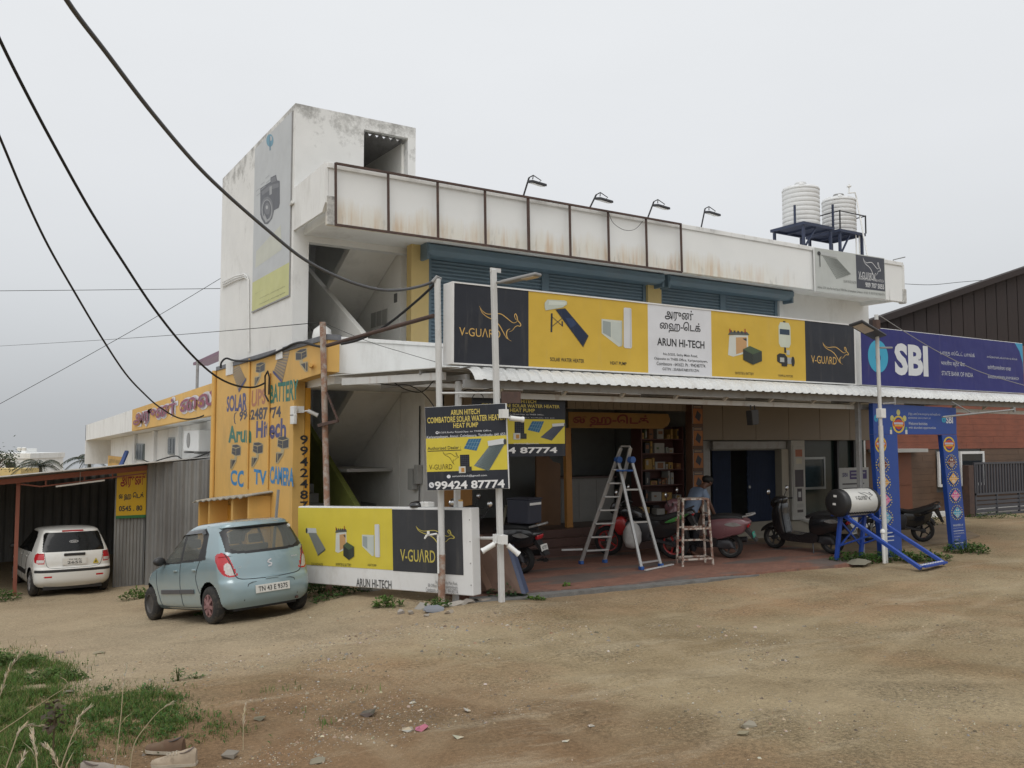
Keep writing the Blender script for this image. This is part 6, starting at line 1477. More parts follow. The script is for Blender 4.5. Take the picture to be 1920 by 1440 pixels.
# door seams, handles, side moulding, mirror
for s in (1, -1):
    for seq in ([(1.98,.88),(1.99,.6),(1.90,.34),(1.86,.25)],[(.98,.90),(1.0,.6),(.98,.3),(.97,.25)],[(.28,.92),(.40,.70),(.36,.56),(.30,.45)],[(.0,.26),(.6,.235),(1.5,.235),(2.0,.25)]):
        line_part(CA, 'door_seam', dr_(smooth2(seq,6), s, .0005), .006, 'seam')
    for x in (1.16,.44):
        mb = MB(); p = dr_([(x-.07,.79),(x+.07,.79)], s, .012); mb.bar(p[0],p[1],.02,.03); mb.build('door_handle', 'blue_paint', CA, bevel=.008)
    mb = MB(); p = dr_([(.48,.475),(1.78,.465)], s, .008); mid = dr_([(.985,.47)], s, .008)[0]; mid2 = dr_([(1.005,.47)], s, .008)[0]
    mb.bar(p[0], mid, .02, .065); mb.build('side_moulding', 'trim_grey', CA, bevel=.006); mb = MB(); mb.bar(mid2, p[1], .02, .065); mb.build('side_moulding', 'trim_grey', CA, bevel=.006)
    # rain visors over the side windows
    mb = MB(); a = dr_([(.22,1.31),(.34,1.385),(1.0,1.385),(1.22,1.375),(1.45,1.28),(1.62,1.15)], s, .014); b = dr_([(.30,1.30),(.36,1.325),(1.0,1.325),(1.17,1.318),(1.36,1.25),(1.55,1.12)], s, .03)
    mb.loft([a, b], False, False); mb.build('rain_visor', M('visor', (.04,.042,.045), .25), CA)
mb = MB(); c = Vector((1.66,.80,.95))
mb.lathe([(.03,-.05),(.085,-.04),(.10,0),(.085,.05),(.03,.06)], tuple(c), 'x', 18); mb.v = [(x, y, .95+(z-.95)*.72) for x, y, z in mb.v]; mb.build('mirror', 'black_plastic', CA, smooth=True); mb = MB(); mb.bar((1.66,.68,.90),(1.66,.74,.93),.05,.04); mb.build('mirror_stalk', 'black_plastic', CA)
mb = MB(); c2 = (1.66,-.80,.95); mb.lathe([(.03,-.05),(.085,-.04),(.10,0),(.085,.05),(.03,.06)], c2, 'x', 18); mb.v = [(x, y, .95+(z-.95)*.72) for x, y, z in mb.v]; mb.build('mirror', 'black_plastic', CA, smooth=True)
# tailgate seam, spoiler lip, bumper lines, plate, badges
seq = [(-.62,1.0),(-.57,.86),(-.52,.68),(-.46,.62),(-.3,.60),(0,.592),(.3,.60),(.46,.62),(.52,.68),(.57,.86),(.62,1.0)]
line_part(CA, 'tailgate_seam', drb(smooth2(seq,5), .0005), .0065, 'seam')
mb = MB(); a = drb([(-.56,1.395),(-.3,1.40),(0,1.405),(.3,1.40),(.56,1.395)], .05); b = drb([(-.55,1.365),(-.3,1.368),(0,1.37),(.3,1.368),(.55,1.365)], .075); c = drb([(-.55,1.352),(-.3,1.355),(0,1.357),(.3,1.355),(.55,1.352)], .02); d = drb([(-.55,1.43),(-.3,1.44),(0,1.443),(.3,1.44),(.55,1.43)], -.06)
mb.loft([d,a,b,c], False, False); mb.build('spoiler', 'blue_paint', CA, smooth=True, auto=60)
mb = MB(); mb.bar(drb([(-.3,1.353)],.03)[0],drb([(.3,1.353)],.03)[0],.012,.02); mb.build('spoiler_shadow_strip', 'black_plastic', CA)
mb = MB(); pts = drb([(-.42,.30),(-.36,.53),(-.30,.55),(.30,.55),(.36,.53),(.42,.30)], .001); line_part(CA, 'plate_recess_seam', [Vector(p) for p in pts], .006, 'seam')
_q = drb([(0,.385)], .016)[0]; PB = Board(None, Vector((_q[0],.27,.385)), (0,-1,0), (.0,0,1)); pl_ = bpy.data.objects.new('number_plate', None); COL.objects.link(pl_); pl_.parent = CA; pl_.matrix_local = PB.mat(); PB.root = pl_
PB.panel((0,0),(.54,.115),.0,.012,'plate_white','plate',bevel=.003); PB.text('TN 43 E 9375', (.04,.022), (.50,.093), (.05,.05,.05), px=False, off=.01)
BB = Board(None, Vector(drb([(0,.80)], .01)[0]), (0,-1,0), (.12,0,1)); bd = bpy.data.objects.new('badge', None); COL.objects.link(bd); bd.parent = CA; bd.matrix_local = BB.mat(); BB.root = bd
BB.art([((.6,.6,.62), q) for q in ribbon([(.03,.05),(-.02,.03),(-.035,.015),(.03,-.02),(.02,-.04),(-.03,-.05)], .02, taper=False)], px=False, name='emblem', step=0, mat=PRINT)
for yy, s_, wd_ in ((.47,'ALTO 800',.16),(-.37,'MARUTI',.09)):
    B2 = Board(None, Vector(drb([(yy,.77 if yy > 0 else .84)], .006)[0]), (0,-1,0), (.12,0,1)); e2 = bpy.data.objects.new('badge', None); COL.objects.link(e2); e2.parent = CA; e2.matrix_local = B2.mat(); B2.root = e2; B2.text(s_, (0,0), (wd_,.025), (.5,.5,.5), px=False)
mb = MB(); mb.tube((-.5,-.42,.24),(-.25,-.42,.25),.022,n=10); mb.build('exhaust', 'rust', CA)
mb = MB(); mb.box(-.3,2.6,-.5,.5,.155,.205); mb.build('underbody', 'black_plastic', CA)
mb = MB(); p = drb([(-.1,.585),(.1,.585)], .012); mb.bar(p[0],p[1],.02,.02); mb.build('tailgate_handle', 'blue_paint', CA)
mb = MB(); q = drb([(-.50,1.31)], .004)[0]; mb.lathe([(.03,0),(.03,.003)], (q[0]-.002,q[1],q[2]), 'x', 16); mb.build('window_sticker', 'plate_white', CA)
def seat_car(root, RL, RR, FL, track, wb):
    RL, RR, FL = Vector(RL), Vector(RR), Vector(FL)
    f = (FL-RL).normalized(); l = (RL-RR); l = (l - f*l.dot(f)).normalized(); u = f.cross(l); c = (RL+RR)/2
    m = Matrix((f,l,u)).transposed().to_4x4(); m.translation = c; root.matrix_world = m
def gp(x, y): return Vector((x, y, ground_z(x, y) - .006))
RLp, RRp, FLp = gp(3.14,13.26), gp(4.38,13.43), gp(2.73,15.52)
seat_car(CA, RLp, RRp, FLp, 1.3, 2.36)

# --- white hatchback ----------------------------------------------------------
HATCH2 = dict(name='white_hatchback', label='white hatchback parked nose-in under the open shed', z0=.22, z1=1.50, axles=(0., 2.455), track=.72, R=.29, tw=.175, wz=.30, arch=.345, seats=(.8,1.7),
  rear=[(.22,-.52),(.32,-.615),(.45,-.64),(.62,-.63),(.66,-.585),(.80,-.575),(.92,-.555),(1.02,-.51),(1.15,-.42),(1.30,-.315),(1.40,-.25),(1.45,-.20),(1.48,-.05),(1.50,.2)],
  front=[(.22,3.05),(.35,3.10),(.55,3.08),(.70,3.02),(.82,2.85),(.92,2.45),(.98,2.15),(1.10,1.93),(1.25,1.66),(1.38,1.42),(1.45,1.22),(1.48,1.0),(1.50,.65)],
  width=[(.22,.74),(.30,.80),(.42,.825),(.60,.832),(.78,.825),(.90,.80),(.98,.775),(1.12,.725),(1.28,.665),(1.40,.61),(1.45,.575),(1.48,.49),(1.50,.25)],
  rc=lambda z: .19 if z < .95 else .14, fc=lambda z: .42 if z < .9 else .28, bow=(.09,.14,.03), tail=.03, sym=('tail_light','light_clear','fog_lamp'), ws=(1.0,1.42),
  rear_parts=[('rear_window',[(-.64,1.0),(-.58,1.36),(-.54,1.40),(.54,1.40),(.58,1.36),(.64,1.0),(.60,.985),(-.60,.985)]),('bumper_strip',[(-.80,.545),(.80,.545),(.80,.605),(-.80,.605)]),
              ('tail_light',[(.64,.74),(.80,.735),(.96,.77),(1.02,.85),(.98,.94),(.86,.975),(.66,.965)]),('light_clear',[(.66,.755),(.90,.765),(.88,.82),(.66,.82)]),('fog_lamp',[(.48,.435),(.64,.435),(.66,.455),(.64,.475),(.48,.475),(.46,.455)])],
  side_parts=[('side_window',[(.10,.97),(1.0,.95),(1.85,.93),(1.98,.95),(1.75,1.16),(1.5,1.34),(1.3,1.40),(.35,1.40),(.18,1.30)]),('bumper_strip',[(-.65,.545),(-.42,.545),(-.42,.605),(-.65,.605)])],
  names={'body':('body','white_paint'),'rear_window':('rear_window','car_glass_dark'),'bumper_strip':('bumper_strip','black_plastic'),'tail_light':('tail_light','red_lens'),'light_clear':('lamp_lens','clear_lens'),'fog_lamp':('reflector','red_lens'),'side_window':('side_window','car_glass_dark'),'windscreen':('windscreen','car_glass_dark'),'underside':('underside','black_plastic')},
  rims=lambda i, y: ('rim_silver','rim_silver'))
CG, co, dr_, drb, w_, r_, f_ = build_car(HATCH2)
for s in (1, -1):
    for seq in ([(2.05,.93),(2.06,.6),(1.98,.3)],[(1.02,.95),(1.05,.6),(1.03,.26)],[(.26,.96),(.42,.72),(.38,.55)]): line_part(CG, 'door_seam', dr_(smooth2(seq,6), s, .0005), .005, 'seam')
    mb = MB(); p = dr_([(.45,.5),(1.95,.5)], s, .008); mb.bar(p[0],p[1],.02,.10); mb.build('side_moulding', 'black_plastic', CG, bevel=.006)
    for x in (1.2,.5): mb = MB(); p = dr_([(x-.08,.86),(x+.08,.86)], s, .014); mb.bar(p[0],p[1],.02,.03); mb.build('door_handle', 'white_paint', CG, bevel=.008)
    mb = MB(); mb.lathe([(.03,-.05),(.085,-.04),(.10,0),(.085,.05),(.03,.06)], (1.75,s*.91,1.0), 'x', 16); mb.v = [(x, y, 1.0+(z-1.0)*.7) for x, y, z in mb.v]; mb.build('mirror', 'black_plastic', CG, smooth=True)
line_part(CG, 'tailgate_seam', drb(smooth2([(-.60,.97),(-.57,.76),(-.52,.66),(-.40,.64),(0,.635),(.40,.64),(.52,.66),(.57,.76),(.60,.97)],5), .0005), .005, 'seam')
mb = MB(); a, b = drb([(-.22,.925)],.02)[0], drb([(.22,.925)],.02)[0]; mb.bar(a,b,.03,.06); hg = mb.build('tailgate_grip', 'black_plastic', CG, bevel=.015)
_q = drb([(0,.70)], .018)[0]; PB = Board(None, Vector((_q[0],.25,.70)), (0,-1,0), (.08,0,1)); pl_ = bpy.data.objects.new('number_plate', None); COL.objects.link(pl_); pl_.parent = CG; pl_.matrix_local = PB.mat(); PB.root = pl_
PB.panel((0,0),(.5,.15),.0,.012,'plate_white','plate',bevel=.003); PB.text('TN 38 AJ', (.12,.09), (.38,.13), (.06,.06,.06), px=False, off=.006); PB.text('2655', (.10,.02), (.40,.078), (.06,.06,.06), px=False, off=.015)
B2 = Board(None, Vector(drb([(-.38,.70)], .008)[0]), (0,-1,0), (.1,0,1)); e2 = bpy.data.objects.new('warning_sticker', None); COL.objects.link(e2); e2.parent = CG; e2.matrix_local = B2.mat(); B2.root = e2; B2.art([((.50,.38,.02), [(0,0),(.13,0),(.065,.12)]), ((.05,.05,.05), rect(.05,.02,.08,.06))], px=False)
B2 = Board(None, Vector(drb([(.09,1.17)], .01)[0]), (0,-1,0), (.42,0,1)); e2 = bpy.data.objects.new('window_sticker', None); COL.objects.link(e2); e2.parent = CG; e2.matrix_local = B2.mat(); B2.root = e2; B2.art([((.45,.45,.45), ell(.09,.03,.095,.035)), ((.03,.03,.03), ell(.09,.03,.082,.026))], px=False); B2.text('OIK', (.03,.015), (.15,.045), (.5,.5,.5), px=False)
mb = MB(); a, b = drb([(-.22,1.43)],.01)[0], drb([(.22,1.43)],.01)[0]; mb.bar(a,b,.03,.03); mb.build('brake_lamp', 'red_lens', CG)
mb = MB(); mb.box(-.5,2.8,-.6,.6,.16,.225); mb.build('underbody', 'black_plastic', CG)
seat_car(CG, gp(1.34,22.5), gp(2.72,22.75), gp(1.12,24.95), 1.44, 2.455)
# ------------------------------------------------------------------ aluminium step ladder
A1, A2 = Vector((9.5,12.92,0.0)), Vector((9.98,12.84,0.0)); B1, B2 = Vector((9.97,11.8,0.0)), Vector((10.5,11.9,0.0))
T1, T2 = atD(1159,862,15.78), atD(1184,862,15.7)
LA = thing('step_ladder', 'tall aluminium step ladder with blue plastic fittings on the forecourt', 'ladder', (0,0,0))
M('aluminium', (.42,.42,.41), .4, metal=.5, var=.06, vs=5); M('ladder_plastic', (.03,.10,.32), .45, var=.1)
H1_, H2_ = atD(1164,840,15.78), atD(1182,840,15.7)
for a, t, h in ((A1,T1,H1_),(A2,T2,H2_)):
    mb = MB(); mb.bar(a+Vector((0,0,.04)), h, .03, .07, (1,0,0)); mb.build('front_rail', 'aluminium', LA, bevel=.004)
mb = MB(); mb.path([H1_, H1_+Vector((.01,0,.03)), H2_+Vector((-.01,0,.03)), H2_], .018, 8); mb.build('top_handle', 'aluminium', LA)
for b, t in ((B1,T1),(B2,T2)):
    mb = MB(); mb.bar(b+Vector((0,0,.04)), t, .03, .055, (1,0,0)); mb.build('rear_rail', 'aluminium', LA, bevel=.004)
for p in (A1,A2,B1,B2):
    mb = MB(); mb.box(p.x-.035,p.x+.035,p.y-.04,p.y+.04,0.001,.06); mb.build('foot', 'ladder_plastic', LA, bevel=.006)
for k in range(1, 8):
    t = k/8.6; a = A1.lerp(H1_, t); b = A2.lerp(H2_, t); mb = MB(); mb.bar(a, b, .085, .028); mb.build('tread', 'aluminium', LA, bevel=.003)
for t in (.06,.42,.72):
    a = B1.lerp(T1, t); b = B2.lerp(T2, t); mb = MB(); mb.bar(a, b, .02, .03); mb.build('cross_bar', 'aluminium', LA)
pa, pb = atD(1158,882,15.8), atD(1188,882,15.7); mb = MB(); mb.bar(pa, pb, .22, .03); mb.build('platform', 'ladder_plastic', LA, bevel=.006)
for q in (T1,T2): mb = MB(); mb.tube(q+Vector((0,.05,0)), q+Vector((0,-.05,0)), .06, n=12); mb.build('hinge_cap', 'ladder_plastic', LA, smooth=True, auto=40)

# tall paint-splashed iron stool
ST = thing('iron_stool', 'tall paint-splashed iron stool in front of the man', 'stool', (11.2,11.8,0))
M('splashed_iron', (.24,.135,.10), .7, var=.25, vs=9, grime=(.50,.46,.40), ga=.95, gs=9, glo=.47, ghi=.53)
ft = [(-.36,-.10),(.26,-.22),(.38,.10),(-.18,.25)]; tp_ = [(-.32,-.08),(.17,-.2),(.30,.06),(-.15,.21)]
for f, t in zip(ft, tp_): mb = MB(); mb.tube((f[0],f[1],0),(t[0],t[1],1.17),.022,n=8); mb.build('leg', 'splashed_iron', ST, smooth=True, auto=40)
for z, ks in ((.12,(0,1,2,3)),(.42,(1,2)),(.66,(1,2,0)),(.92,(1,3))):
    for k in ks:
        lp = lambda i: tuple(Vector((ft[i][0],ft[i][1],0)).lerp(Vector((tp_[i][0],tp_[i][1],1.17)), z/1.17)); mb = MB(); mb.bar(lp(k), lp((k+1) % 4), .03, .03); mb.build('rung', 'splashed_iron', ST)
mb = MB(); mb.prism([(x*1.08,y*1.1,1.17) for x, y in tp_], (0,0,.03)); mb.build('seat', 'splashed_iron', ST, bevel=.008)

# ------------------------------------------------------------------ solar water heater on its blue stand
xL, xR = onY(1572,945,10.75).x, onY(1627,938,10.75).x
HT = thing('solar_heater', 'white drum of a solar water heater with black ends on a blue steel stand', 'water heater', (xL,10.75,0))
Lh = xR-xL; rh = .255; zc = 1.07
mb = MB(); mb.lathe([(rh,0.02),(rh,Lh)], (0,0,zc), 'x', 36); drum = mb.build('drum', M('drum_white', (.60,.595,.56), .35, var=.04, vs=3), HT, smooth=True, auto=40)
mb = MB(); mb.lathe([(.05,-.09),(rh*.8,-.085),(rh*.97,-.06),(rh*1.03,-.02),(rh*1.03,.04)], (0,0,zc), 'x', 36); mb.build('end_cap', 'black_plastic', HT, smooth=True, auto=50)
mb = MB(); mb.lathe([(rh*1.03,Lh-.04),(rh*1.03,Lh+.02),(rh*.97,Lh+.06),(.05,Lh+.09)], (0,0,zc), 'x', 36); mb.build('end_cap', 'black_plastic', HT, smooth=True, auto=50)
n_ = 11; a_ = math.radians(-48)
for k in range(n_):
    x = .07 + (Lh-.14)*k/(n_-1); d = Vector((0,-math.cos(a_),math.sin(a_))); p = Vector((x,0,zc))+d*(rh-.01); mb = MB(); mb.tube(p, p+d*.014, .034, n=12); mb.build('tube_socket', 'black_plastic', HT)
DB = Board(HT, (0,0,0), (1,0,0), (0,0,1))
def on_drum(pts, fs, col, name):   # print wrapped round the drum
    mb = MB(); v = []
    for x, s in pts:
        a = s/rh; v.append((x, -math.cos(a)*(rh+.003), zc+math.sin(a)*(rh+.003)))
    mb.add(v, fs, col); return mb.build(name, PRINT, drum)
pts, fs = text_mesh('V-GU\u039bRD', .01); lo, hi = pts.min(0), pts.max(0); q = (pts-lo)/(hi-lo)
on_drum([(Lh*.22+x*Lh*.38, .06+y*.08) for x, y in q], fs, INK, 'lettering')
kp = []; kf = []
for c, poly in kangaroo(INK, .05):
    kf.append(tuple(range(len(kp), len(kp)+len(poly)))); kp += [(Lh*.42+x*Lh*.40, .04+y*.20) for x, y in poly]
on_drum(kp, kf, INK, 'emblem')
for dx, dz in ((.0,.13),(.02,-.02)): mb = MB(); mb.box(-.1,-.08,dx-.03,dx+.03,zc+dz-.02,zc+dz+.02); mb.build('end_sticker', 'white_plastic', HT)
M('stand_blue', (.02,.065,.33), .45, var=.12, vs=5, grime=(.03,.05,.16), ga=.5, gs=5)
def HB(name, p, q, w=.06, h=.05): mb = MB(); mb.bar(Vector(p), Vector(q), w, h, (0,1,0) if abs(q[2]-p[2]) > abs(q[1]-p[1]) else (0,0,1)); mb.build(name, 'stand_blue', HT, bevel=.005)
o_ = Vector((xL,10.75,0)); f1 = onZ(1727,1066,.03)-o_; f2 = onZ(1772,1057,.03)-o_; xa, xb = .06, Lh-.1
for x, f in ((xa,f1),(xb,f2)):
    HB('rear_leg', (x-.03,.1,-.02), (x+.02,.02,.82), .07, .06); HB('slope_rail', (x+.02,-.05,.84), tuple(f), .075, .06)
    HB('side_brace', (x,.08,.25), (x+(f.x-x)*.4, f.y*.4, .52), .035, .03); HB('cradle', (x,-.18,.83), (x,.2,.83), .06, .04)
HB('cross_rail', (xa,.06,.80), (xb,.06,.80), .05, .05); HB('cross_brace', (xa,.09,.2), (xb,.04,.76), .03, .03); HB('cross_brace', (xb,.09,.2), (xa,.04,.76), .03, .03)
mb = MB(); mb.bar(tuple(f1+Vector((.04,.02,.03))), tuple(f2+Vector((-.02,.02,.03))), .16, .03); mb.build('foot_plate', 'stand_blue', HT)
for k in range(9):
    p = f1.lerp(f2, (k+.7)/9.6)+Vector((0,.02,.052)); mb = MB(); mb.lathe([(.03,-.004),(.03,.004)], tuple(p), 'z', 10); mb.build('tube_cup', 'white_plastic', HT)

# ------------------------------------------------------------------ two-wheelers
def puff(poly, w, name, mat, parent, inset=.82, y=0.0, bev=.012):
    cx = sum(p[0] for p in poly)/len(poly); cz = sum(p[1] for p in poly)/len(poly); pl = smooth2(list(poly)+[poly[0]], 4)[:-1]; rings = []
    for f, s in ((-1,inset),(-.82,.95),(-.4,1),(.4,1),(.82,.95),(1,inset)): rings.append([(cx+(x-cx)*s, y+f*w, cz+(z-cz)*s) for x, z in pl])
    mb = MB(); mb.loft(rings, True, True); return mb.build(name, mat, parent, smooth=True, auto=55)
def wheel2(parent, x, R, w, rim, name, spokes=6):
    e = bpy.data.objects.new(name, None); COL.objects.link(e); e.parent = parent; e.location = (x,0,R); e.empty_display_size = .1
    pr = [(R*.70,-w*.42),(R*.86,-w*.5),(R*.97,-w*.3),(R,0),(R*.97,w*.3),(R*.86,w*.5),(R*.70,w*.42)]; pr.append(pr[0])
    mb = MB(); mb.lathe(pr, axis='y', n=30, caps=False); mb.build('tyre', M('bike_tyre', (.016,.016,.016), .85, var=.2, vs=12), e, smooth=True, auto=50)
    mb = MB(); pr = [(R*.72,-w*.36),(R*.72,w*.36),(R*.64,w*.3),(R*.64,-w*.3)]; pr.append(pr[0]); mb.lathe(pr, axis='y', n=26, caps=False)
    rm = mb.build('rim', rim, e, smooth=True, auto=40)
    for k in range(spokes):
        a = 2*math.pi*k/spokes; mb = MB(); mb.bar((math.cos(a)*R*.1,0,math.sin(a)*R*.1),(math.cos(a)*R*.66,0,math.sin(a)*R*.66),w*.25,R*.10,(0,1,0)); mb.build('spoke', rim, rm)
    mb = MB(); mb.lathe([(R*.2,-w*.55),(R*.2,w*.55)], axis='y', n=14); mb.build('hub', 'dark_metal', e)
    return e
def plate(root, x, z, txt, board, ink, tilt=.25, w=.2, h=.11):
    B = Board(None, Vector((x, w/2, z)), (0,-1,0), (tilt,0,1)); e = bpy.data.objects.new('number_plate', None); COL.objects.link(e); e.parent = root; e.matrix_local = B.mat(); B.root = e
    B.panel((0,0),(w,h),0,.008,board,'plate'); B.text(txt, (w*.12,h*.25), (w*.88,h*.75), ink, px=False, off=.01)
def mirror2(root, s, mat='black_plastic', x=1.12, z=.98):
    mb = MB(); mb.path([(x,s*.22,z),(x+.02,s*.30,z+.1),(x,s*.36,z+.2)], .008, 6); m_ = mb.build('mirror', mat, root); mb = MB(); mb.lathe([(.02,-.02),(.055,-.012),(.06,.01),(.03,.02)], (x,s*.38,z+.24), 'x', 14); mb.build('mirror_head', 'chrome', m_, smooth=True)
def scooter(label, loc, head, body, accent=None, ptxt='', pmat='plate_white', pink=(.05,.05,.05), ev=False, box=False):
    R = .24; r = thing('scooter', label, 'scooter', loc, math.atan2(head[1], head[0])); r.rotation_euler.x = math.radians(-4)
    wheel2(r, 0, R, .13, 'rim_steel', 'rear_wheel', 5); wheel2(r, 1.25, R, .12, 'rim_steel', 'front_wheel', 5)
    puff([(-.36,.66),(-.40,.72),(-.22,.80),(.30,.76),(.42,.62),(.40,.38),(.20,.36),(-.08,.44),(-.26,.50)], .17, 'rear_body', body, r)
    puff([(-.30,.78),(-.16,.84),(.18,.84),(.46,.76),(.48,.70),(.3,.74),(-.16,.78)], .15, 'seat', M('seat_black', (.014,.014,.015), .6), r)
    puff([(.20,.40),(.25,.22),(.60,.20),(.98,.22),(1.10,.36),(.95,.38),(.6,.36),(.40,.42)], .17, 'floorboard', 'gloss_black', r, .95)
    puff([(.90,.31),(1.06,.28),(1.19,.5),(1.21,.76),(1.12,.96),(.99,.98),(.96,.68)], .19, 'front_shield', body, r, .7)
    puff([(1.0,.90),(1.20,.86),(1.24,.98),(1.12,1.10),(.96,1.06)], .14, 'handlebar_cover', body, r, .8)
    mb = MB(); mb.path([(1.0,-.36,1.02),(1.05,-.2,1.03),(1.06,0,1.0),(1.05,.2,1.03),(1.0,.36,1.02)], .017, 7); mb.build('handlebar', 'black_plastic', r)
    puff([(1.0,.38),(1.08,.52),(1.28,.55),(1.48,.44),(1.53,.34),(1.38,.42),(1.2,.42)], .09, 'front_fender', body, r)
    mb = MB(); mb.bar((1.10,.07,.62),(1.25,.07,R),.03,.03); mb.bar((1.10,-.07,.62),(1.25,-.07,R),.03,.03); mb.build('fork', 'dark_metal', r)
    puff([(1.15,.93),(1.19,.92),(1.20,.99),(1.15,1.01)], .07, 'headlight', 'clear_lens', r)
    puff([(-.39,.66),(-.36,.60),(-.33,.68),(-.37,.72)], .10, 'tail_light', 'red_lens', r)
    mb = MB(); mb.path([(-.28,.17,.82),(-.44,.15,.86),(-.48,0,.87),(-.44,-.15,.86),(-.28,-.17,.82)], .018, 7); mb.build('grab_rail', 'grey_steel', r)
    mb = MB(); mb.prism([(-.34,-.08,.60),(-.52,-.08,.36),(-.49,-.08,.34),(-.28,-.08,.56)], (0,.16,0)); mb.build('rear_fender', 'black_plastic', r)
    plate(r, -.47, .42, ptxt, pmat, pink)
    mb = MB(); mb.tube((.15,-.19,.30),(-.28,-.2,.34),.055,n=12); mb.build('exhaust', 'dark_metal', r, smooth=True, auto=40)
    puff([(-.1,.2),(.0,.36),(.35,.34),(.38,.24),(.1,.18)], .10, 'engine', 'dark_metal', r)
    mb = MB(); mb.bar((.35,.12,.26),(.30,.2,.0),.02,.02); mb.build('side_stand', 'dark_metal', r)
    for s in (1,-1): mirror2(r, s)
    if accent: puff([(-.30,.66),(-.10,.72),(.1,.66),(-.1,.62)], .178, 'side_trim', accent, r, .8)
    return r
M('gloss_black', (.016,.016,.018), .25, var=.1, coat=.5); M('pink_paint', (.19,.085,.095), .3, var=.08, coat=.5); M('green_plate', (.02,.28,.20), .5); M('dark_blue_bag', (.035,.038,.055), .7, var=.15)
SC1 = scooter('black scooter standing sideways before the middle shop', (14.58,11.44,0), (-.213,.978), 'gloss_black', 'grey_steel', 'TN 43')
SC2 = scooter('wine-pink electric scooter with green plate beside the man', (12.42,12.08,0), (-.52,.85), 'pink_paint', 'grey_steel', 'TN 43', 'green_plate', (.45,.5,.48))
SC3 = scooter('black scooter carrying a delivery box behind the lamp pole', (8.0,12.55,0), (-.42,.91), 'gloss_black', 'grey_steel', 'AZ 7717')
DBX = thing('delivery_box', 'dark blue insulated delivery box on the scooter seat', 'box', SC3.matrix_world.translation); DBX.location = (8.0,12.55,.83); DBX.rotation_euler = (0,0,math.atan2(.91,-.42))
mb = MB(); mb.box(-.26,.18,-.21,.21,.02,.42); mb.build('case', 'dark_blue_bag', DBX, bevel=.025); mb = MB(); mb.box(-.265,-.259,-.18,.18,.33,.37); mb.build('reflective_strip', 'white_plastic', DBX); mb = MB(); mb.box(-.27,.19,-.22,.22,.42,.445); mb.build('lid', 'dark_blue_bag', DBX, bevel=.01)
SC4 = scooter('dark scooter half hidden behind the right end of the ground sign', (6.75,13.55,0), (.1,-1), 'gloss_black', None, 'TN 43')
def motorbike(label, loc, head, red, decal, ptxt):
    R = .29; r = thing('motorcycle', label, 'motorcycle', loc, math.atan2(head[1], head[0])); r.rotation_euler.x = math.radians(-5)
    wheel2(r, 0, R, .12, red, 'rear_wheel', 5); wheel2(r, 1.30, R, .10, red, 'front_wheel', 5)
    puff([(.55,.76),(.62,.90),(.82,.98),(1.0,.94),(1.02,.82),(.8,.74)], .14, 'fuel_tank', 'gloss_black', r, .7)
    puff([(-.34,.90),(-.30,.96),(.05,.86),(.35,.80),(.62,.84),(.60,.76),(.3,.72),(0,.78)], .12, 'seat', 'seat_black', r)
    puff([(-.42,.90),(-.34,.96),(-.05,.84),(.3,.74),(.2,.64),(-.1,.72)], .11, 'tail_cowl', 'gloss_black', r)
    puff([(-.38,.91),(-.2,.88),(.18,.70),(.06,.69),(-.2,.78)], .118, 'side_panel', decal, r, .75)
    puff([(-.16,.56),(-.2,.80),(.30,.80),(.56,.70),(.46,.40),(.12,.40)], .10, 'side_cover', 'gloss_black', r, .8); puff([(-.30,.40),(-.26,.58),(-.02,.66),(.26,.56),(.2,.52),(0,.60),(-.2,.54)], .06, 'rear_hugger', 'black_plastic', r)
    puff([(.45,.34),(.42,.66),(.72,.74),(.98,.64),(.95,.38),(.7,.28)], .14, 'engine', 'dark_metal', r, .85)
    puff([(.85,.55),(.95,.78),(1.15,.72),(1.12,.5),(1.0,.42)], .15, 'tank_shroud', red, r, .7)
    puff([(1.02,.86),(1.10,.80),(1.22,.86),(1.20,1.0),(1.10,1.06)], .10, 'headlamp_cowl', 'gloss_black', r, .75); puff([(1.19,.86),(1.23,.87),(1.22,.95),(1.18,.96)], .07, 'headlight', 'clear_lens', r)
    for s in (1,-1): mb = MB(); mb.tube((1.06,s*.08,.98),(1.30,s*.08,R),.024,n=8); mb.build('fork', 'grey_steel', r)
    mb = MB(); mb.path([(.90,-.36,1.0),(1.0,-.22,1.05),(1.07,0,1.0),(1.0,.22,1.05),(.90,.36,1.0)], .014, 7); mb.build('handlebar', 'black_plastic', r)
    puff([(1.06,.50),(1.14,.60),(1.32,.63),(1.50,.52),(1.34,.60),(1.2,.57)], .06, 'front_fender', red, r)
    mb = MB(); mb.bar((0,.09,R),(.5,.09,.40),.03,.05); mb.bar((0,-.09,R),(.5,-.09,.40),.03,.05); mb.build('swing_arm', 'dark_metal', r)
    mb = MB(); mb.tube((.45,-.16,.30),(-.05,-.17,.38),.05,.06,n=12); mb.lathe([(.06,0),(.03,.01)], (-.05,-.17,.38), 'x', 12); mb.build('exhaust', 'aluminium', r, smooth=True, auto=40)
    mb = MB(); mb.prism([(-.36,-.06,.86),(-.50,-.06,.52),(-.47,-.06,.50),(-.28,-.06,.80)], (0,.12,0)); mb.build('rear_fender', 'black_plastic', r); plate(r, -.47, .58, ptxt, 'plate_white', (.05,.05,.05), .4)
    puff([(-.41,.88),(-.39,.84),(-.35,.90),(-.38,.93)], .06, 'tail_light', 'red_lens', r)
    mb = MB(); mb.path([(-.2,.12,.92),(-.38,.1,1.0),(-.40,0,1.01),(-.38,-.1,1.0),(-.2,-.12,.92)], .016, 6); mb.build('grab_rail', 'dark_metal', r)
    for s in (1,-1): mirror2(r, s, x=.98, z=1.05)
    return r
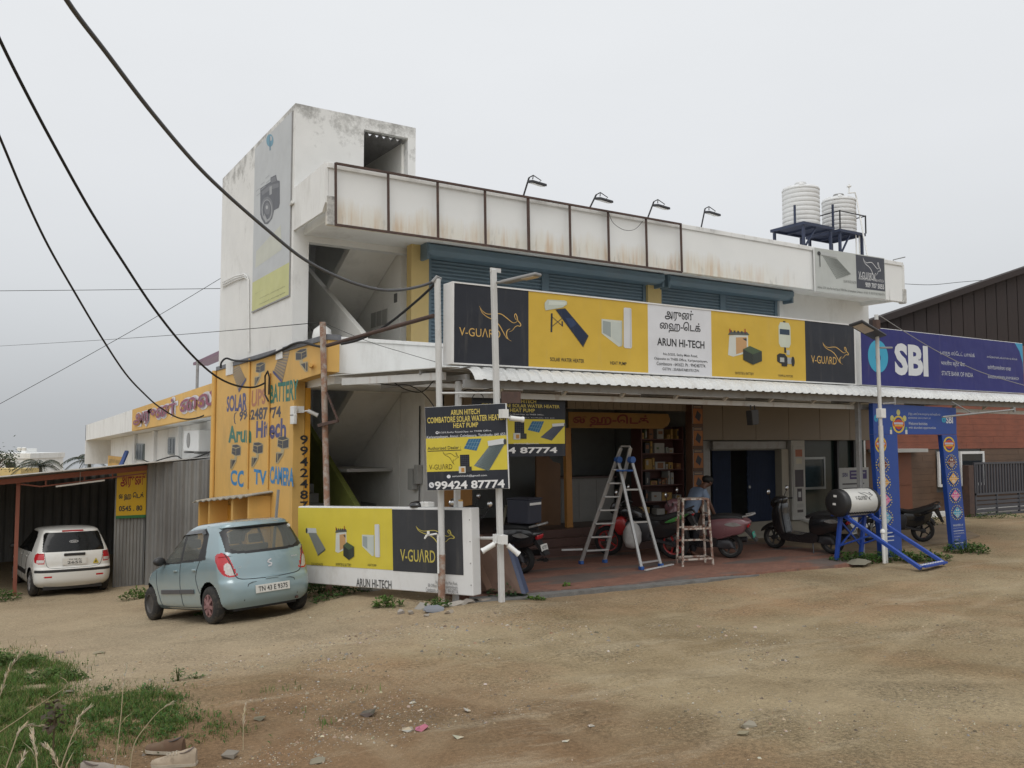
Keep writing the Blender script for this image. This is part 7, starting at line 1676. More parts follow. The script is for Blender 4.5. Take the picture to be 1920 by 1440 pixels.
M('moto_red', (.36,.02,.02), .35, var=.1, coat=.4); M('decal_green', (.05,.20,.05), .4, var=.9, vs=6, grime=(.4,.04,.03), ga=1, gs=3, glo=.5, ghi=.52)
motorbike('black motorcycle with red rims and red-green side panel behind the step ladder', (11.42,12.55,0), (-.55,.84), 'moto_red', 'decal_green', 'TN 43')
MB2 = motorbike('all-black motorcycle standing inside the blue gateway', (18.12,11.82,-.015), (-.80,.60), 'gloss_black', 'gloss_black', 'TN 43 Q')
MB2.scale = (.88,.88,.88)
sk = MB(); sk.lathe([(.03,0),(.12,.03),(.17,.14),(.17,.3),(.13,.42),(.05,.5),(.03,.52)], (0,0,0), 'z', 18); sk.v = [(x*(1+.35*noise.noise(Vector((x*8,y*8,z*6)))), y*(1+.3*noise.noise(Vector((x*8,y*8,z*6+4)))), z) for x, y, z in sk.v]
o_ = tag(sk.build('cloth_bag', M('cloth_white', (.46,.455,.44), .8, var=.12, vs=7, bump=.5, bs=25), None, smooth=True), 'knotted white cloth bag hanging on the motorcycle behind the ladder', 'bag'); o_.location = (10.73,12.95,.2)

# ------------------------------------------------------------------ the man bending over the scooter
def skin_mesh(name, V, E, Rd, mat, parent, sub=2, root=0):
    me = bpy.data.meshes.new(name); me.from_pydata(V, E, []); me.update(); o = bpy.data.objects.new(name, me); COL.objects.link(o)
    o.modifiers.new('skin', 'SKIN'); sv = me.skin_vertices[0].data
    for i, r in enumerate(Rd): sv[i].radius = r if hasattr(r, '__len__') else (r, r); sv[i].use_root = (i == root)
    s = o.modifiers.new('sub', 'SUBSURF'); s.levels = sub; s.render_levels = sub
    dg = bpy.context.evaluated_depsgraph_get(); dg.update(); nm = bpy.data.meshes.new_from_object(o.evaluated_get(dg)); bpy.data.objects.remove(o); bpy.data.meshes.remove(me)
    nm.materials.clear(); nm.materials.append(MATS[mat]); nm.polygons.foreach_set('use_smooth', [True]*len(nm.polygons))
    q = bpy.data.objects.new(name, nm); COL.objects.link(q); q.parent = parent; return q
M('skin_tone', (.115,.055,.034), .55, var=.08, vs=8); M('shirt_blue', (.165,.215,.30), .85, var=.08, vs=6, bump=.3, bs=14); M('trousers', (.016,.016,.02), .85, var=.15, vs=6); M('hair_black', (.006,.006,.006), .6)
mn = thing('person', 'man in grey-blue shirt and dark trousers bending over the pink scooter', 'person', (11.98,12.72,0), math.atan2(-.18,.98))
# local: +x is where he faces (to the right in the picture), +y his left
P_ = dict(pel=(0,0,.84), sp=(.07,0,1.0), ch=(.18,0,1.20), nk=(.30,0,1.33), hd0=(.37,0,1.37), hd=(.45,0,1.41), hd2=(.48,0,1.50))
V = [P_['pel'],P_['sp'],P_['ch'],P_['nk'],P_['hd0'],P_['hd'],P_['hd2']]; Rd = [(.15,.11),(.15,.11),(.17,.12),.06,.062,(.085,.10),.07]; E = [(0,1),(1,2),(2,3),(3,4),(4,5),(5,6)]
for s in (1,-1):
    b = len(V)
    V += [(.20,s*.18,1.24),(.30,s*.23,1.02),(.42,s*.21,.82),(.46,s*.20,.75)]; Rd += [.062,.046,.036,.034]; E += [(2,b),(b,b+1),(b+1,b+2),(b+2,b+3)]
    for f in range(4):
        c = len(V); oy = s*(.20+.018*(f-1.5)); V += [(.475,oy,.71),(.495,oy,.675-.004*(f in (1,2))),(.51,oy,.65)]; Rd += [.011,.0095,.008]; E += [(b+3,c),(c,c+1),(c+1,c+2)]
    c = len(V); V += [(.48,s*.165,.73),(.505,s*.15,.70)]; Rd += [.012,.009]; E += [(b+3,c),(c,c+1)]
    h = len(V); V += [(-.02,s*.10,.78),(.06,s*.12,.45),(-.04,s*.12,.09),(.03,s*.125,.045),(.13,s*.14,.03)]; Rd += [.085,.058,.042,.04,(.035,.025)]; E += [(0,h),(h,h+1),(h+1,h+2),(h+2,h+3),(h+3,h+4)]
skin_mesh('body', V, E, Rd, 'skin_tone', mn)
SV_ = [(-.01,0,.72),(0,0,.84),(.07,0,1.0),(.18,0,1.19),(.27,0,1.29)]; SR = [(.185,.135),(.18,.135),(.18,.135),(.195,.145),(.08,.08)]; SE = [(0,1),(1,2),(2,3),(3,4)]
for s in (1,-1): b = len(SV_); SV_ += [(.205,s*.19,1.235),(.27,s*.222,1.08)]; SR += [.085,.078]; SE += [(3,b),(b,b+1)]
skin_mesh('shirt', SV_, SE, SR, 'shirt_blue', mn)
TV = [(0,0,.84)]; TR = [(.16,.125)]; TE = []
for s in (1,-1): b = len(TV); TV += [(-.02,s*.10,.76),(.06,s*.12,.45),(-.03,s*.12,.08)]; TR += [.105,.082,.07]; TE += [(0,b),(b,b+1),(b+1,b+2)]
skin_mesh('trousers', TV, TE, TR, 'trousers', mn)
mb = MB(); mb.lathe([(.02,-.02),(.085,.01),(.112,.06),(.108,.11),(.06,.15),(.01,.16)], (0,0,0), 'z', 16); hr = mb.build('hair', 'hair_black', mn, smooth=True); hr.location = (.41,0,1.40); hr.rotation_euler = (0,.25,0); hr.scale = (1.05,.92,.95)
for s in (1,-1): mb = MB(); mb.lathe([(.008,-.008),(.026,0),(.008,.01)], (.43,s*.088,1.41), 'y', 10); mb.build('ear', 'skin_tone', mn, smooth=True)
mb = MB(); mb.prism([(.525,-.018,1.40),(.525,.018,1.40),(.555,0,1.385)], (-.02,0,.05)); mb.build('nose', 'skin_tone', mn, bevel=.006)
for s in (1,-1):
    mb = MB(); mb.lathe([(.003,-.004),(.012,0),(.003,.004)], (.531,s*.035,1.44), 'x', 10); mb.build('eye', 'hair_black', mn)
    mb = MB(); mb.prism([(-.08,s*.125-.045,.0),(.17,s*.14-.05,.0),(.2,s*.14,.0),(.17,s*.14+.05,.0),(-.08,s*.125+.045,.0)], (0,0,.03)); mb.build('sandal', 'black_plastic', mn, bevel=.008)
mb = MB(); mb.box(.525,.535,-.028,.028,1.352,1.36); mb.build('mouth', 'hair_black', mn)

# ------------------------------------------------------------------ clutter on and around the forecourt
BD = thing('leaning_cabinet', 'brown board cabinet with a dark blue side leaning beside the lamp pole', 'cabinet')
q = [atD(892,1106,12.95), atD(978,1113,12.75), atD(950,1024,13.15), atD(892,1004,13.3)]
for p in q[:2]: p.z = max(p.z, -.02)
off = FH*.16 + RT*.05
mb = MB(); mb.prism(q, off); mb.build('panel', 'wood_brown', BD, bevel=.006)
mb = MB(); a, b = q[1], q[2]; n_ = RT*.06; mb.add([a+n_*.02,a+n_,b+n_*.9,b+n_*.02,a+off*1.02+n_*.02,a+off*1.02+n_,b+off*1.02+n_*.9,b+off*1.02+n_*.02],[(0,1,2,3),(7,6,5,4),(0,4,5,1),(1,5,6,2),(2,6,7,3),(3,7,4,0)]); mb.build('side_board', M('cabinet_blue', (.045,.06,.11), .6, var=.15, vs=4), BD)
mb = MB(); a, b = atD(893,1050,12.85), atD(918,1104,12.78); mb.bar(a, b, .09, .02, -FH); mb.build('loose_batten', M('batten', (.15,.085,.055), .7), BD)
for i, (u, v, lab) in enumerate(((775,952,'dark helmet-shaped light'),(800,954,'white plug box'))):
    pass
def flat_bar(name, label, cat, a, b, w, h, mat): mb = MB(); mb.bar(a, b, w, h); return tag(mb.build(name, mat, None), label, cat)
flat_bar('metal_strip', 'white metal strip lying on the paving at the ladder foot', 'strip', onZ(1210,1069,.02), onZ(1262,1058,.02), .04, .02, 'white_steel')
flat_bar('wood_strip', 'pale strip lying on the shop step', 'strip', onZ(1053,1031,.165), onZ(1092,1030,.165), .04, .03, 'board_white')
for i in range(2):
    p = onZ(1015+8*i, 1049+2*i, .01); t_ = thing('sandal', 'dark sandal left at the foot of the steps, %s of the pair' % ('left one', 'right one')[i], 'sandal', (p.x,p.y,.0), .4+.5*i, 'sandals at the steps')
    mb = MB(); mb.prism([(-.11,-.035,0),(0,-.045,0),(.12,-.04,0),(.14,0,0),(.12,.04,0),(0,.03,0),(-.11,.035,0)], (0,0,.02)); mb.build('sole', 'black_plastic', t_); mb = MB(); mb.path([(.0,-.045,.02),(.06,0,.06),(.0,.04,.02)], .01, 6); mb.build('strap', 'black_plastic', t_)
# things on the ground sign: helmet-like lamp heads
mb = MB(); a = S3.root.matrix_world @ Vector((uu(S3,(775,955)),.1,H3)); t_ = thing('lamp_part', 'dark shiny visor lying on top of the ground sign', 'visor', a); mb.lathe([(.12,0),(.13,.03),(.1,.07),(.04,.09)], n=16); mb.build('shell', 'gloss_black', t_, smooth=True)
for k, u in enumerate((788,797)):
    a = S3.root.matrix_world @ Vector((uu(S3,(u,955)),.1,H3)); t_ = thing('plug_box', 'small white box on the ground sign, %s of two' % ('left', 'right')[k], 'box', a); mb = MB(); mb.box(-.06,.06,-.05,.05,.003,.08); mb.build('case', 'white_plastic', t_, bevel=.01)
a = S3.root.matrix_world @ Vector((uu(S3,(857,952)),.08,H3)); t_ = thing('small_jar', 'small white jar with yellow label on the ground sign', 'jar', a); mb = MB(); mb.lathe([(.035,.003),(.035,.08),(.03,.09)], n=14); mb.build('body', 'white_plastic', t_, smooth=True, auto=40); mb = MB(); mb.lathe([(.033,.09),(.033,.11)], n=14); mb.build('lid', 'yellow_paint', t_)

# ------------------------------------------------------------------ inside the shop
PW = thing('wooden_partition', 'tall orange-brown wooden partition inside the shop with a curved top', 'partition', (0,0,.45))
x0, x1 = onY(1006,900,15.3).x, onY(1051,900,15.3).x
mb = MB(); mb.prism([(x0,15.3,0.002),(x1,15.3,.002),(x1,15.3,1.3),(x0+(x1-x0)*.7,15.3,1.34),(x0+(x1-x0)*.35,15.3,1.55),(x0,15.3,1.75)], (0,.05,0)); mb.build('board', M('partition_wood', (.16,.085,.04), .5, var=.15, vs=2), PW)
YP = onY(1066,900,14.78); mb = MB(); mb.bar((YP.x+.02,14.8,.451),(YP.x-.03,14.8,2.5),.14,.1,(0,1,0)); tag(mb.build('wooden_post', 'wood_orange', None), 'orange wooden post at the edge of the shop steps', 'post')
CT = thing('shop_counter', 'pale counter cupboard standing inside the open shop', 'counter', (10.9,15.6,.452)); mb = MB(); mb.box(0,1.5,0,.5,0,.95); mb.build('carcass', M('counter_grey', (.22,.215,.20), .6), CT, bevel=.01); mb = MB(); mb.box(-.04,1.54,-.04,.54,.951,.99); mb.build('top', 'dark_floor', CT)
for k in range(3): mb = MB(); mb.box(.04+.48*k,.48+.48*k,-.012,-.001,.06,.9); mb.build('door', 'counter_grey', CT)
PS = thing('plastic_stool', 'beige plastic stool on the shop floor beside the partition', 'stool', (onZ(1004,1000,.45).x,14.95,.452))
for sx in (-1,1):
    for sy in (-1,1): mb = MB(); mb.bar((sx*.19,sy*.17,0),(sx*.13,sy*.12,.45),.05,.03,(0,1,0)); mb.build('leg', M('stool_beige', (.30,.28,.21), .5), PS)
mb = MB(); mb.box(-.16,.16,-.15,.15,.451,.48); mb.build('seat', 'stool_beige', PS, bevel=.015); mb = MB(); mb.box(-.165,.165,-.15,-.12,.14,.17); mb.build('rung', 'stool_beige', PS)
for i in range(3):
    t_ = thing('wall_picture', 'framed picture on the shop wall, %s of three' % ('leftmost', 'middle', 'rightmost')[i], 'picture', (10.6+.75*i,17.4,1.9), group='framed pictures'); mb = MB(); mb.box(0,.42,.0,.03,0,.5-.1*(i == 1)); mb.build('frame', 'wood_brown', t_); mb = MB(); mb.box(.05,.37,-.006,-.001,.05,.45-.1*(i == 1)); mb.build('print', 'counter_grey', t_)
mb = MB(); mb.box(9.0,13.9,17.44,17.6,.46,3.05); mb.build('shop_partition_wall', 'shop_wall', BL)
SF = thing('product_shelf', 'dark red shelf unit full of boxes at the right of the shop', 'shelf', (12.55,14.82,.452))
for x in (0,1.22): mb = MB(); mb.box(x,x+.03,0,.35,0,2.1); mb.build('upright', M('shelf_red', (.075,.03,.025), .6), SF)
mb = MB(); mb.box(.03,1.22,.33,.349,0,2.1); mb.build('back', 'shelf_red', SF)
SZ = (.02,.42,.78,1.12,1.48,1.8)
for z in SZ: mb = MB(); mb.box(.031,1.219,0,.329,z,z+.025); mb.build('shelf_board', 'shelf_red', SF)
bm_ = [M('carton_a',(.26,.16,.04),.6),M('carton_b',(.03,.03,.033),.5),M('carton_c',(.25,.245,.225),.6),M('carton_d',(.18,.08,.035),.6),M('carton_e',(.07,.10,.05),.6)]
bi_ = 0
cn = ('yellow','black','white','orange','green')
for zi, z in enumerate(SZ):
    x = .05; bi_ = -1
    while x < .98:
        x += random.choice((0,0,0,.04,.09)); w = random.choice((.07,.1,.14,.2,.3)); h = random.uniform(.07,.3); c = random.choice((0,1,2,3,4,0,2))
        if zi == 5: h = min(h, .22)
        w = min(w, 1.2-x)
        bi_ += 1
        t_ = thing('product_box', '%s carton, %s from the left on the %s shelf of the shop unit' % (cn[c], ('first','second','third','fourth','fifth','sixth','seventh','eighth','ninth','tenth','eleventh','twelfth','thirteenth','fourteenth','fifteenth','sixteenth')[bi_], ('lowest','second lowest','third lowest','third highest','second highest','top')[zi]), 'box', (12.55+x,14.85,.452+z+.0255), group='cartons on the shop shelf'); mb = MB(); mb.box(0,w-.012,0,.22,0,h); mb.build('carton', bm_[c], t_); mb = MB(); r1, r2 = random.uniform(.05,.3), random.uniform(.1,.5); mb.box(w*r1,w*random.uniform(r1+.2,.9),-.004,-.001,h*r2,h*random.uniform(r2+.12,.92)); mb.build('printed_label', bm_[(c+random.choice((1,2,3))) % 5], t_)
        x += w + .01
for i, (x, y, w, h, c) in enumerate(((12.3,14.62,.3,.34,0),(12.75,14.55,.22,.3,2),(13.1,14.5,.3,.5,0),(12.5,14.45,.26,.2,4))):
    zb = .45 if y > 14.52 else .30
    t_ = thing('product_box', '%s in front of the shelf by the step' % ('yellow carton behind the motorcycle tank', 'small white carton', 'tall yellow carton beside the posters', 'flat green carton')[i], 'box', (x,y,zb+.002)); mb = MB(); mb.box(0,w,0,.18,0,h); mb.build('carton', bm_[c], t_)
# ------------------------------------------------------------------ vegetation
def foliage_material(name, rough=.6):
    mt = bpy.data.materials.new(name); mt.use_nodes = True; t = mt.node_tree; b = t.nodes['Principled BSDF']
    a = t.nodes.new('ShaderNodeAttribute'); a.attribute_name = 'ink'; t.links.new(a.outputs['Color'], b.inputs['Base Color']); b.inputs['Roughness'].default_value = rough
    b.inputs['Specular IOR Level'].default_value = .25
    tr = t.nodes.new('ShaderNodeBsdfTranslucent'); t.links.new(a.outputs['Color'], tr.inputs[0]); mx = t.nodes.new('ShaderNodeMixShader'); mx.inputs[0].default_value = .25
    t.links.new(b.outputs[0], mx.inputs[1]); t.links.new(tr.outputs[0], mx.inputs[2]); t.links.new(mx.outputs[0], t.nodes['Material Output'].inputs[0]); return mt
LEAF = foliage_material('leaf'); STONE = print_material('stone', .9)
rnd = random.Random(11)
def jitter(c, a): f = 1 + rnd.uniform(-a, a); return (max(0, c[0]*f*(1+rnd.uniform(-.12,.12))), max(0, c[1]*f), max(0, c[2]*f*(1+rnd.uniform(-.15,.15))))
def leaf(mb, p, d, up, L, w, col):
    d = Vector(d).normalized(); s = d.cross(Vector(up)); s = s.normalized() if s.length > 1e-4 else Vector((1,0,0)); n = s.cross(d)
    p = Vector(p); m = p + d*L*.45 + n*L*.08; mb.add([p, m+s*w/2, p+d*L-n*L*.06, m-s*w/2], [(0,1,2,3)], col)
def blade(mb, p, h, lean, w, col):
    p = Vector(p); a = rnd.uniform(0, 6.283); s = Vector((math.cos(a), math.sin(a), 0))*w/2; l = Vector((math.cos(a+1.5), math.sin(a+1.5), 0))*lean
    mb.add([p-s, p+s, p+s*.6+l*.35+Vector((0,0,h*.6)), p-s*.6+l*.35+Vector((0,0,h*.6)), p+l+Vector((0,0,h))], [(0,1,2,3),(3,2,4)], col)
def inpoly(poly, u, v): return inside(poly, u, v)
def gpt(u, v, it=3):
    z = 0.1
    for _ in range(it): p = onZ(u, v, z); z = ground_z(p.x, p.y)
    p.z = z; return p
# fast ground lookup
_gxs, _gys = gx, gy
def gfast(x, y):
    i = int(np.clip(np.searchsorted(_gxs, x)-1, 0, len(_gxs)-2)); j = int(np.clip(np.searchsorted(_gys, y)-1, 0, len(_gys)-2))
    tx = (x-_gxs[i])/(_gxs[i+1]-_gxs[i]); ty = (y-_gys[j])/(_gys[j+1]-_gys[j])
    return float(GZ[i,j]*(1-tx)*(1-ty)+GZ[i+1,j]*tx*(1-ty)+GZ[i,j+1]*(1-tx)*ty+GZ[i+1,j+1]*tx*ty)
# grass at lower left
PATCH = [([(-60,1222),(20,1218),(90,1236),(135,1250),(125,1275),(95,1300),(130,1318),(100,1345),(125,1385),(95,1420),(60,1460),(-80,1480)], 1.0, .10),
         ([(165,1312),(230,1298),(322,1304),(330,1326),(300,1345),(240,1352),(190,1345),(160,1330)], .9, .07), ([(120,1322),(170,1330),(260,1352),(330,1345),(400,1352),(418,1368),(360,1384),(280,1380),(200,1378),(140,1372)], .5, .05), ([(100,1400),(160,1395),(150,1425),(100,1440)], .5, .06)]
mb = MB()
for poly, dens, hh in PATCH:
    us = [p[0] for p in poly]; vs_ = [p[1] for p in poly]; n = int(dens*(max(us)-min(us))*(max(vs_)-min(vs_))*1.3)
    for _ in range(n):
        u, v = rnd.uniform(min(us), max(us)), rnd.uniform(min(vs_), max(vs_))
        if not inpoly(poly, u, v): continue
        k_ = 1 if rnd.random() < .7 else 2.8; u += rnd.gauss(0, 13*k_); v += rnd.gauss(0, 6*k_)
        p = onZ(u, v, .15); z = gfast(p.x, p.y); p = onZ(u, v, z); z = gfast(p.x, p.y); p = onZ(u, v, z); z = gfast(p.x, p.y)
        if noise.noise(Vector((p.x*2.3, p.y*2.3, 4))) + .6*noise.noise(Vector((p.x*7, p.y*7, 2))) < rnd.uniform(-.5,.1): continue
        h = hh*rnd.uniform(.3, 1.0); c = jitter((.082,.145,.026) if rnd.random() < .78 else (.20,.17,.07), .45)
        blade(mb, (p.x, p.y, z-.005), h, h*rnd.uniform(.2,.9), rnd.uniform(.0035,.007), c)
        if rnd.random() < .25: leaf(mb, (p.x, p.y, z+h*.3), (rnd.uniform(-1,1), rnd.uniform(-1,1), .35), (0,0,1), rnd.uniform(.02,.045), .018, jitter((.055,.115,.025), .4))
g_ = mb.build('grass', LEAF); stuff(g_); tag(g_, 'green grass and low weeds in the lower left corner', 'grass')
# sparse tufts over the open dirt
mb = MB()
for _ in range(60):
    u, v = rnd.uniform(150, 700), rnd.uniform(1240, 1400)
    if rnd.random() < (u-150)/700: continue
    p = onZ(u, v, .12); z = gfast(p.x, p.y)
    for _ in range(rnd.randint(5, 22)):
        q = (p.x+rnd.gauss(0,.05), p.y+rnd.gauss(0,.05), z-.004); h = rnd.uniform(.02,.07); blade(mb, q, h, h*.6, .007, jitter((.09,.15,.035), .3))
g_ = mb.build('grass_tufts', LEAF); stuff(g_); tag(g_, 'scattered small grass tufts on the bare dirt', 'grass')

def weed(label, u, v, rx, ry, h, n, col=(.055,.115,.03), L=.06, group='weed clumps on the dirt', name='weed_plant', base=None):
    p = base or gpt(u, v); t = thing(name, label, 'plant', p, group=group); mb = MB()
    ax = RT; ay = FH
    for _ in range(n):
        r = math.sqrt(rnd.random()); a = rnd.uniform(0, 6.283); f = 1-.6*r*r; o = ax*(r*math.cos(a)*rx) + ay*(r*math.sin(a)*ry)
        if noise.noise(Vector((o.x*5, o.y*5, n))) < -.25: continue
        zz = gfast(p.x+o.x, p.y+o.y) - p.z; z = max(zz, -.3) + rnd.uniform(0, 1)**.8*h*f*(1+.5*noise.noise(Vector((o.x*3, o.y*3, 1))))
        leaf(mb, o+Vector((0,0,z)), (rnd.uniform(-1,1), rnd.uniform(-1,1), rnd.uniform(-.3,.7)), (0,0,1), L*rnd.uniform(.6,1.4), L*rnd.uniform(.4,.8), jitter(col, .45))
    mb.build('leaves', LEAF, t); mb = MB()
    for _ in range(max(4, n//40)):
        a = rnd.uniform(0, 6.283); r = rnd.uniform(0, .8); o = ax*(r*math.cos(a)*rx) + ay*(r*math.sin(a)*ry); mb.path([o*.3, o*.7+Vector((0,0,h*.5)), o+Vector((0,0,h*.8*(1-.4*r)))], [.006,.005,.003], 5, jitter((.08,.11,.035), .2))
    mb.build('stems', LEAF, t)
weed('leafy creeper bush between the blue car and the ground sign', 598, 1110, .42, .4, .5, 900, L=.075)
weed('low creeper spreading under the ground sign left end', 640, 1115, .5, .25, .14, 350)
weed('green tuft on the dirt left of the service pole', 728, 1137, .22, .15, .16, 260, (.09,.16,.035), .06)
weed('small weed at the foot of the service pole', 822, 1140, .2, .12, .14, 160, (.07,.14,.03))
weed('weed around the foot of the lamp pole', 948, 1118, .3, .18, .24, 330, (.065,.12,.05), .05)
weed('single tuft at the edge of the cement apron', 1063, 1108, .12, .08, .12, 110, (.09,.16,.03))
weed('low weed on the apron beside the lamp pole', 1005, 1122, .14, .1, .06, 80, (.09,.16,.03))
weed('weeds between the stones under the ground sign', 768, 1108, .2, .1, .16, 130)
weed('weed mat under the left feet of the solar heater', 1605, 1054, .5, .3, .2, 700, (.06,.12,.025), .06)
weed('weed mat around the bank pole and stub pipe', 1680, 1052, .5, .3, .25, 800, (.06,.125,.025), .06)
weed('weed mat at the solar heater foot plate', 1745, 1052, .4, .25, .2, 500, (.06,.12,.025), .06)
weed('weeds around the right foot of the blue gateway', 1812, 1036, .45, .3, .25, 700, (.055,.115,.025), .06)
weed('grassy clump at the foot of the grey shed wall', 262, 1108, .45, .3, .22, 420, (.075,.14,.03), .07)
weed('grassy clump at the left edge by the shed post', 8, 1112, .35, .3, .25, 300, (.06,.12,.03), .07)
weed('thin weeds under the blue car', 420, 1135, .5, .35, .08, 260, (.08,.14,.03), .06)
weed('shrub growing behind the shed wall and the blue car', 395, 1090, .35, .3, .45, 260, (.06,.11,.03), .07)
weed('weeds along the foot of the grey gate', 1870, 972, .9, .12, .2, 300, (.06,.115,.025), .07)
weed('tall weeds beside the grey gate post', 1815, 965, .3, .2, .55, 160, (.07,.12,.03), .07)
weed('sparse plant behind the black motorcycle', 1745, 985, .35, .2, .35, 160, (.06,.11,.03), .07)
for i, (u, v) in enumerate(((335,1272),(368,1268),(276,1290),(196,1290))):
    weed('%s of the small sprouts on the stony dirt at left' % ('tallest', 'rightmost', 'low middle', 'leftmost')[i], u, v, .08, .06, (.16,.05,.05,.05)[i], (70,30,40,40)[i], (.09,.15,.05), .035, 'small sprouts')
weed('taller weeds at the left edge behind the grass', 10, 1245, .45, .3, .2, 600, (.075,.13,.028), .05)
weed('rank weeds along the back of the grass patch', 100, 1268, .35, .2, .12, 400, (.07,.125,.026), .045)
# dry grass stalks in the foreground
DRY = (.42,.34,.22)
def stalk(label, pts, dist, head):
    P = [atD(u, v, dist + .05*i) for i, (u, v) in enumerate(pts)]; z = gfast(P[0].x, P[0].y)
    if P[0].z > z: P = [Vector((P[0].x, P[0].y, z))] + P
    t = thing('dry_grass_stalk', label, 'grass stalk', P[0], group='dry grass stalks'); o = P[0]; Q = [Vector(q) for q in smooth2([tuple(p-o) for p in P], 5)]
    mb = MB(); mb.path(Q, [.0045-.003*i/len(Q) for i in range(len(Q))], 5, DRY); mb.build('stem', LEAF, t); mb = MB(); k0 = int(len(Q)*(1-head))
    for i in range(k0, len(Q)):
        for _ in range(5): d = (Q[i]-Q[i-1]).normalized() + Vector((rnd.uniform(-.5,.5), rnd.uniform(-.5,.5), rnd.uniform(-.1,.5))); leaf(mb, Q[i]+Vector((rnd.uniform(-.004,.004),0,0)), d, (0,0,1), rnd.uniform(.02,.055), .006, jitter((.44,.37,.26), .25))
    mb.build('seed_head', LEAF, t); mb = MB()
    for _ in range(3):
        i = rnd.randint(2, max(3, k0-1)); leaf(mb, Q[min(i, len(Q)-1)], (rnd.uniform(-1,1), rnd.uniform(-1,1), .6), (0,0,1), rnd.uniform(.08,.16), .008, jitter((.36,.30,.18), .2))
    stuff(mb.build('dry_leaves', LEAF, t))
stalk('tallest upright dry stalk with a feathery head', [(214,1452),(221,1395),(227,1340),(230,1300),(233,1275),(237,1252)], 5.6, .3)
stalk('dry stalk bending to the right beside the tallest one', [(243,1450),(252,1395),(275,1360),(300,1332),(318,1322)], 5.5, .15)
stalk('dry stalk with spreading head left of the centre of the grass', [(112,1450),(128,1400),(140,1370),(150,1345),(166,1330)], 5.3, .35)
stalk('low feathery stalk in the lower left', [(8,1455),(25,1400),(35,1375),(50,1362),(72,1362)], 5.0, .5)
stalk('leaning stalk with a pale head at the left edge', [(-40,1400),(-10,1330),(5,1290),(18,1255),(40,1228)], 5.2, .5)
stalk('thin stalk crossing the grass toward the left edge', [(-20,1395),(40,1345),(90,1310),(130,1285)], 5.6, .0)
stalk('short broken stalk near the bottom edge', [(70,1455),(68,1420),(62,1390),(60,1372)], 4.9, .5)
stalk('short stalk with open head at the bottom edge', [(118,1460),(108,1435),(95,1410),(85,1398)], 4.9, .5)
stalk('low curved stalk at the bottom left corner', [(20,1470),(35,1440),(45,1418)], 4.8, .5)
stalk('green thin stalk standing alone on the dirt', [(456,1405),(456,1370),(457,1345),(460,1325)], 6.2, .4)
t_ = thing('withered_leaf', 'crumpled brown withered leaf hanging on a stalk in the grass', 'leaf', atD(103,1330,5.5)); mb = MB()
for _ in range(46): leaf(mb, (rnd.gauss(0,.03), rnd.gauss(0,.03), rnd.uniform(-.12,.06)), (rnd.uniform(-1,1), rnd.uniform(-1,1), rnd.uniform(-1,.3)), (0,0,1), .05, .04, jitter((.10,.075,.05), .4))
stuff(mb.build('leaf_cluster', LEAF, t_)); mb = MB(); p0 = atD(100,1400,5.5)-atD(103,1330,5.5); mb.path([p0+Vector((0,0,-.1)), p0*.5, (0,0,0)], .005, 5, (.13,.10,.06)); mb.build('stem', LEAF, t_)
# wrapper and rags
def crumple(name, label, cat, u, v, r, col, n=7):
    p = gpt(u, v); mb = MB(); ring = []
    vs = [(rnd.gauss(0,r*.5), rnd.gauss(0,r*.5), abs(rnd.gauss(0,r*.22))) for _ in range(n*3)]
    bm = bmesh.new(); [bm.verts.new(q) for q in vs]; bmesh.ops.convex_hull(bm, input=bm.verts); me = bpy.data.meshes.new(name); 
    for q in [w for w in bm.verts if not w.link_faces]: bm.verts.remove(q)
    bm.to_mesh(me); bm.free(); at = me.color_attributes.new('ink', 'FLOAT_COLOR', 'CORNER'); buf = []
    for f in me.polygons: c = jitter(col, .25); buf += [c[0], c[1], c[2], 1]*len(f.vertices)
    at.data.foreach_set('color', buf); me.materials.append(STONE); o = bpy.data.objects.new(name, me); COL.objects.link(o); o.location = p; return tag(o, label, cat)
crumple('wrapper', 'shiny wrapper lying in the grass at the left edge', 'wrapper', 8, 1322, .06, (.35,.30,.33)); crumple('rag', 'crumpled pink rag on the dirt', 'rag', 795, 1369, .05, (.36,.13,.18)); crumple('rag', 'dirty white rag beside the pink one', 'rag', 762, 1374, .05, (.36,.32,.26)); crumple('rag', 'dark crumpled scrap on the dirt left of the pink rag', 'rag', 690, 1342, .08, (.10,.085,.07))
for i, (u, v) in enumerate(((775,1318),(876,1333),(858,1386),(1110,1362),(1060,1393))):
    crumple('litter_scrap', 'small pale scrap of litter ' + ('left above the pink rag','right above the pink rag','right below the pink rag','in the open middle of the dirt','lower right of the middle','close beside the pink rag','left below the pink rag','just left above the pink rag','left of the solar heater foot plate','right of the solar heater foot plate','on the dirt below the dealer board','near the bottom edge right of the shoes')[i], 'litter', u, v, .03, (.40,.365,.31))['group'] = 'pale litter scraps on the dirt'

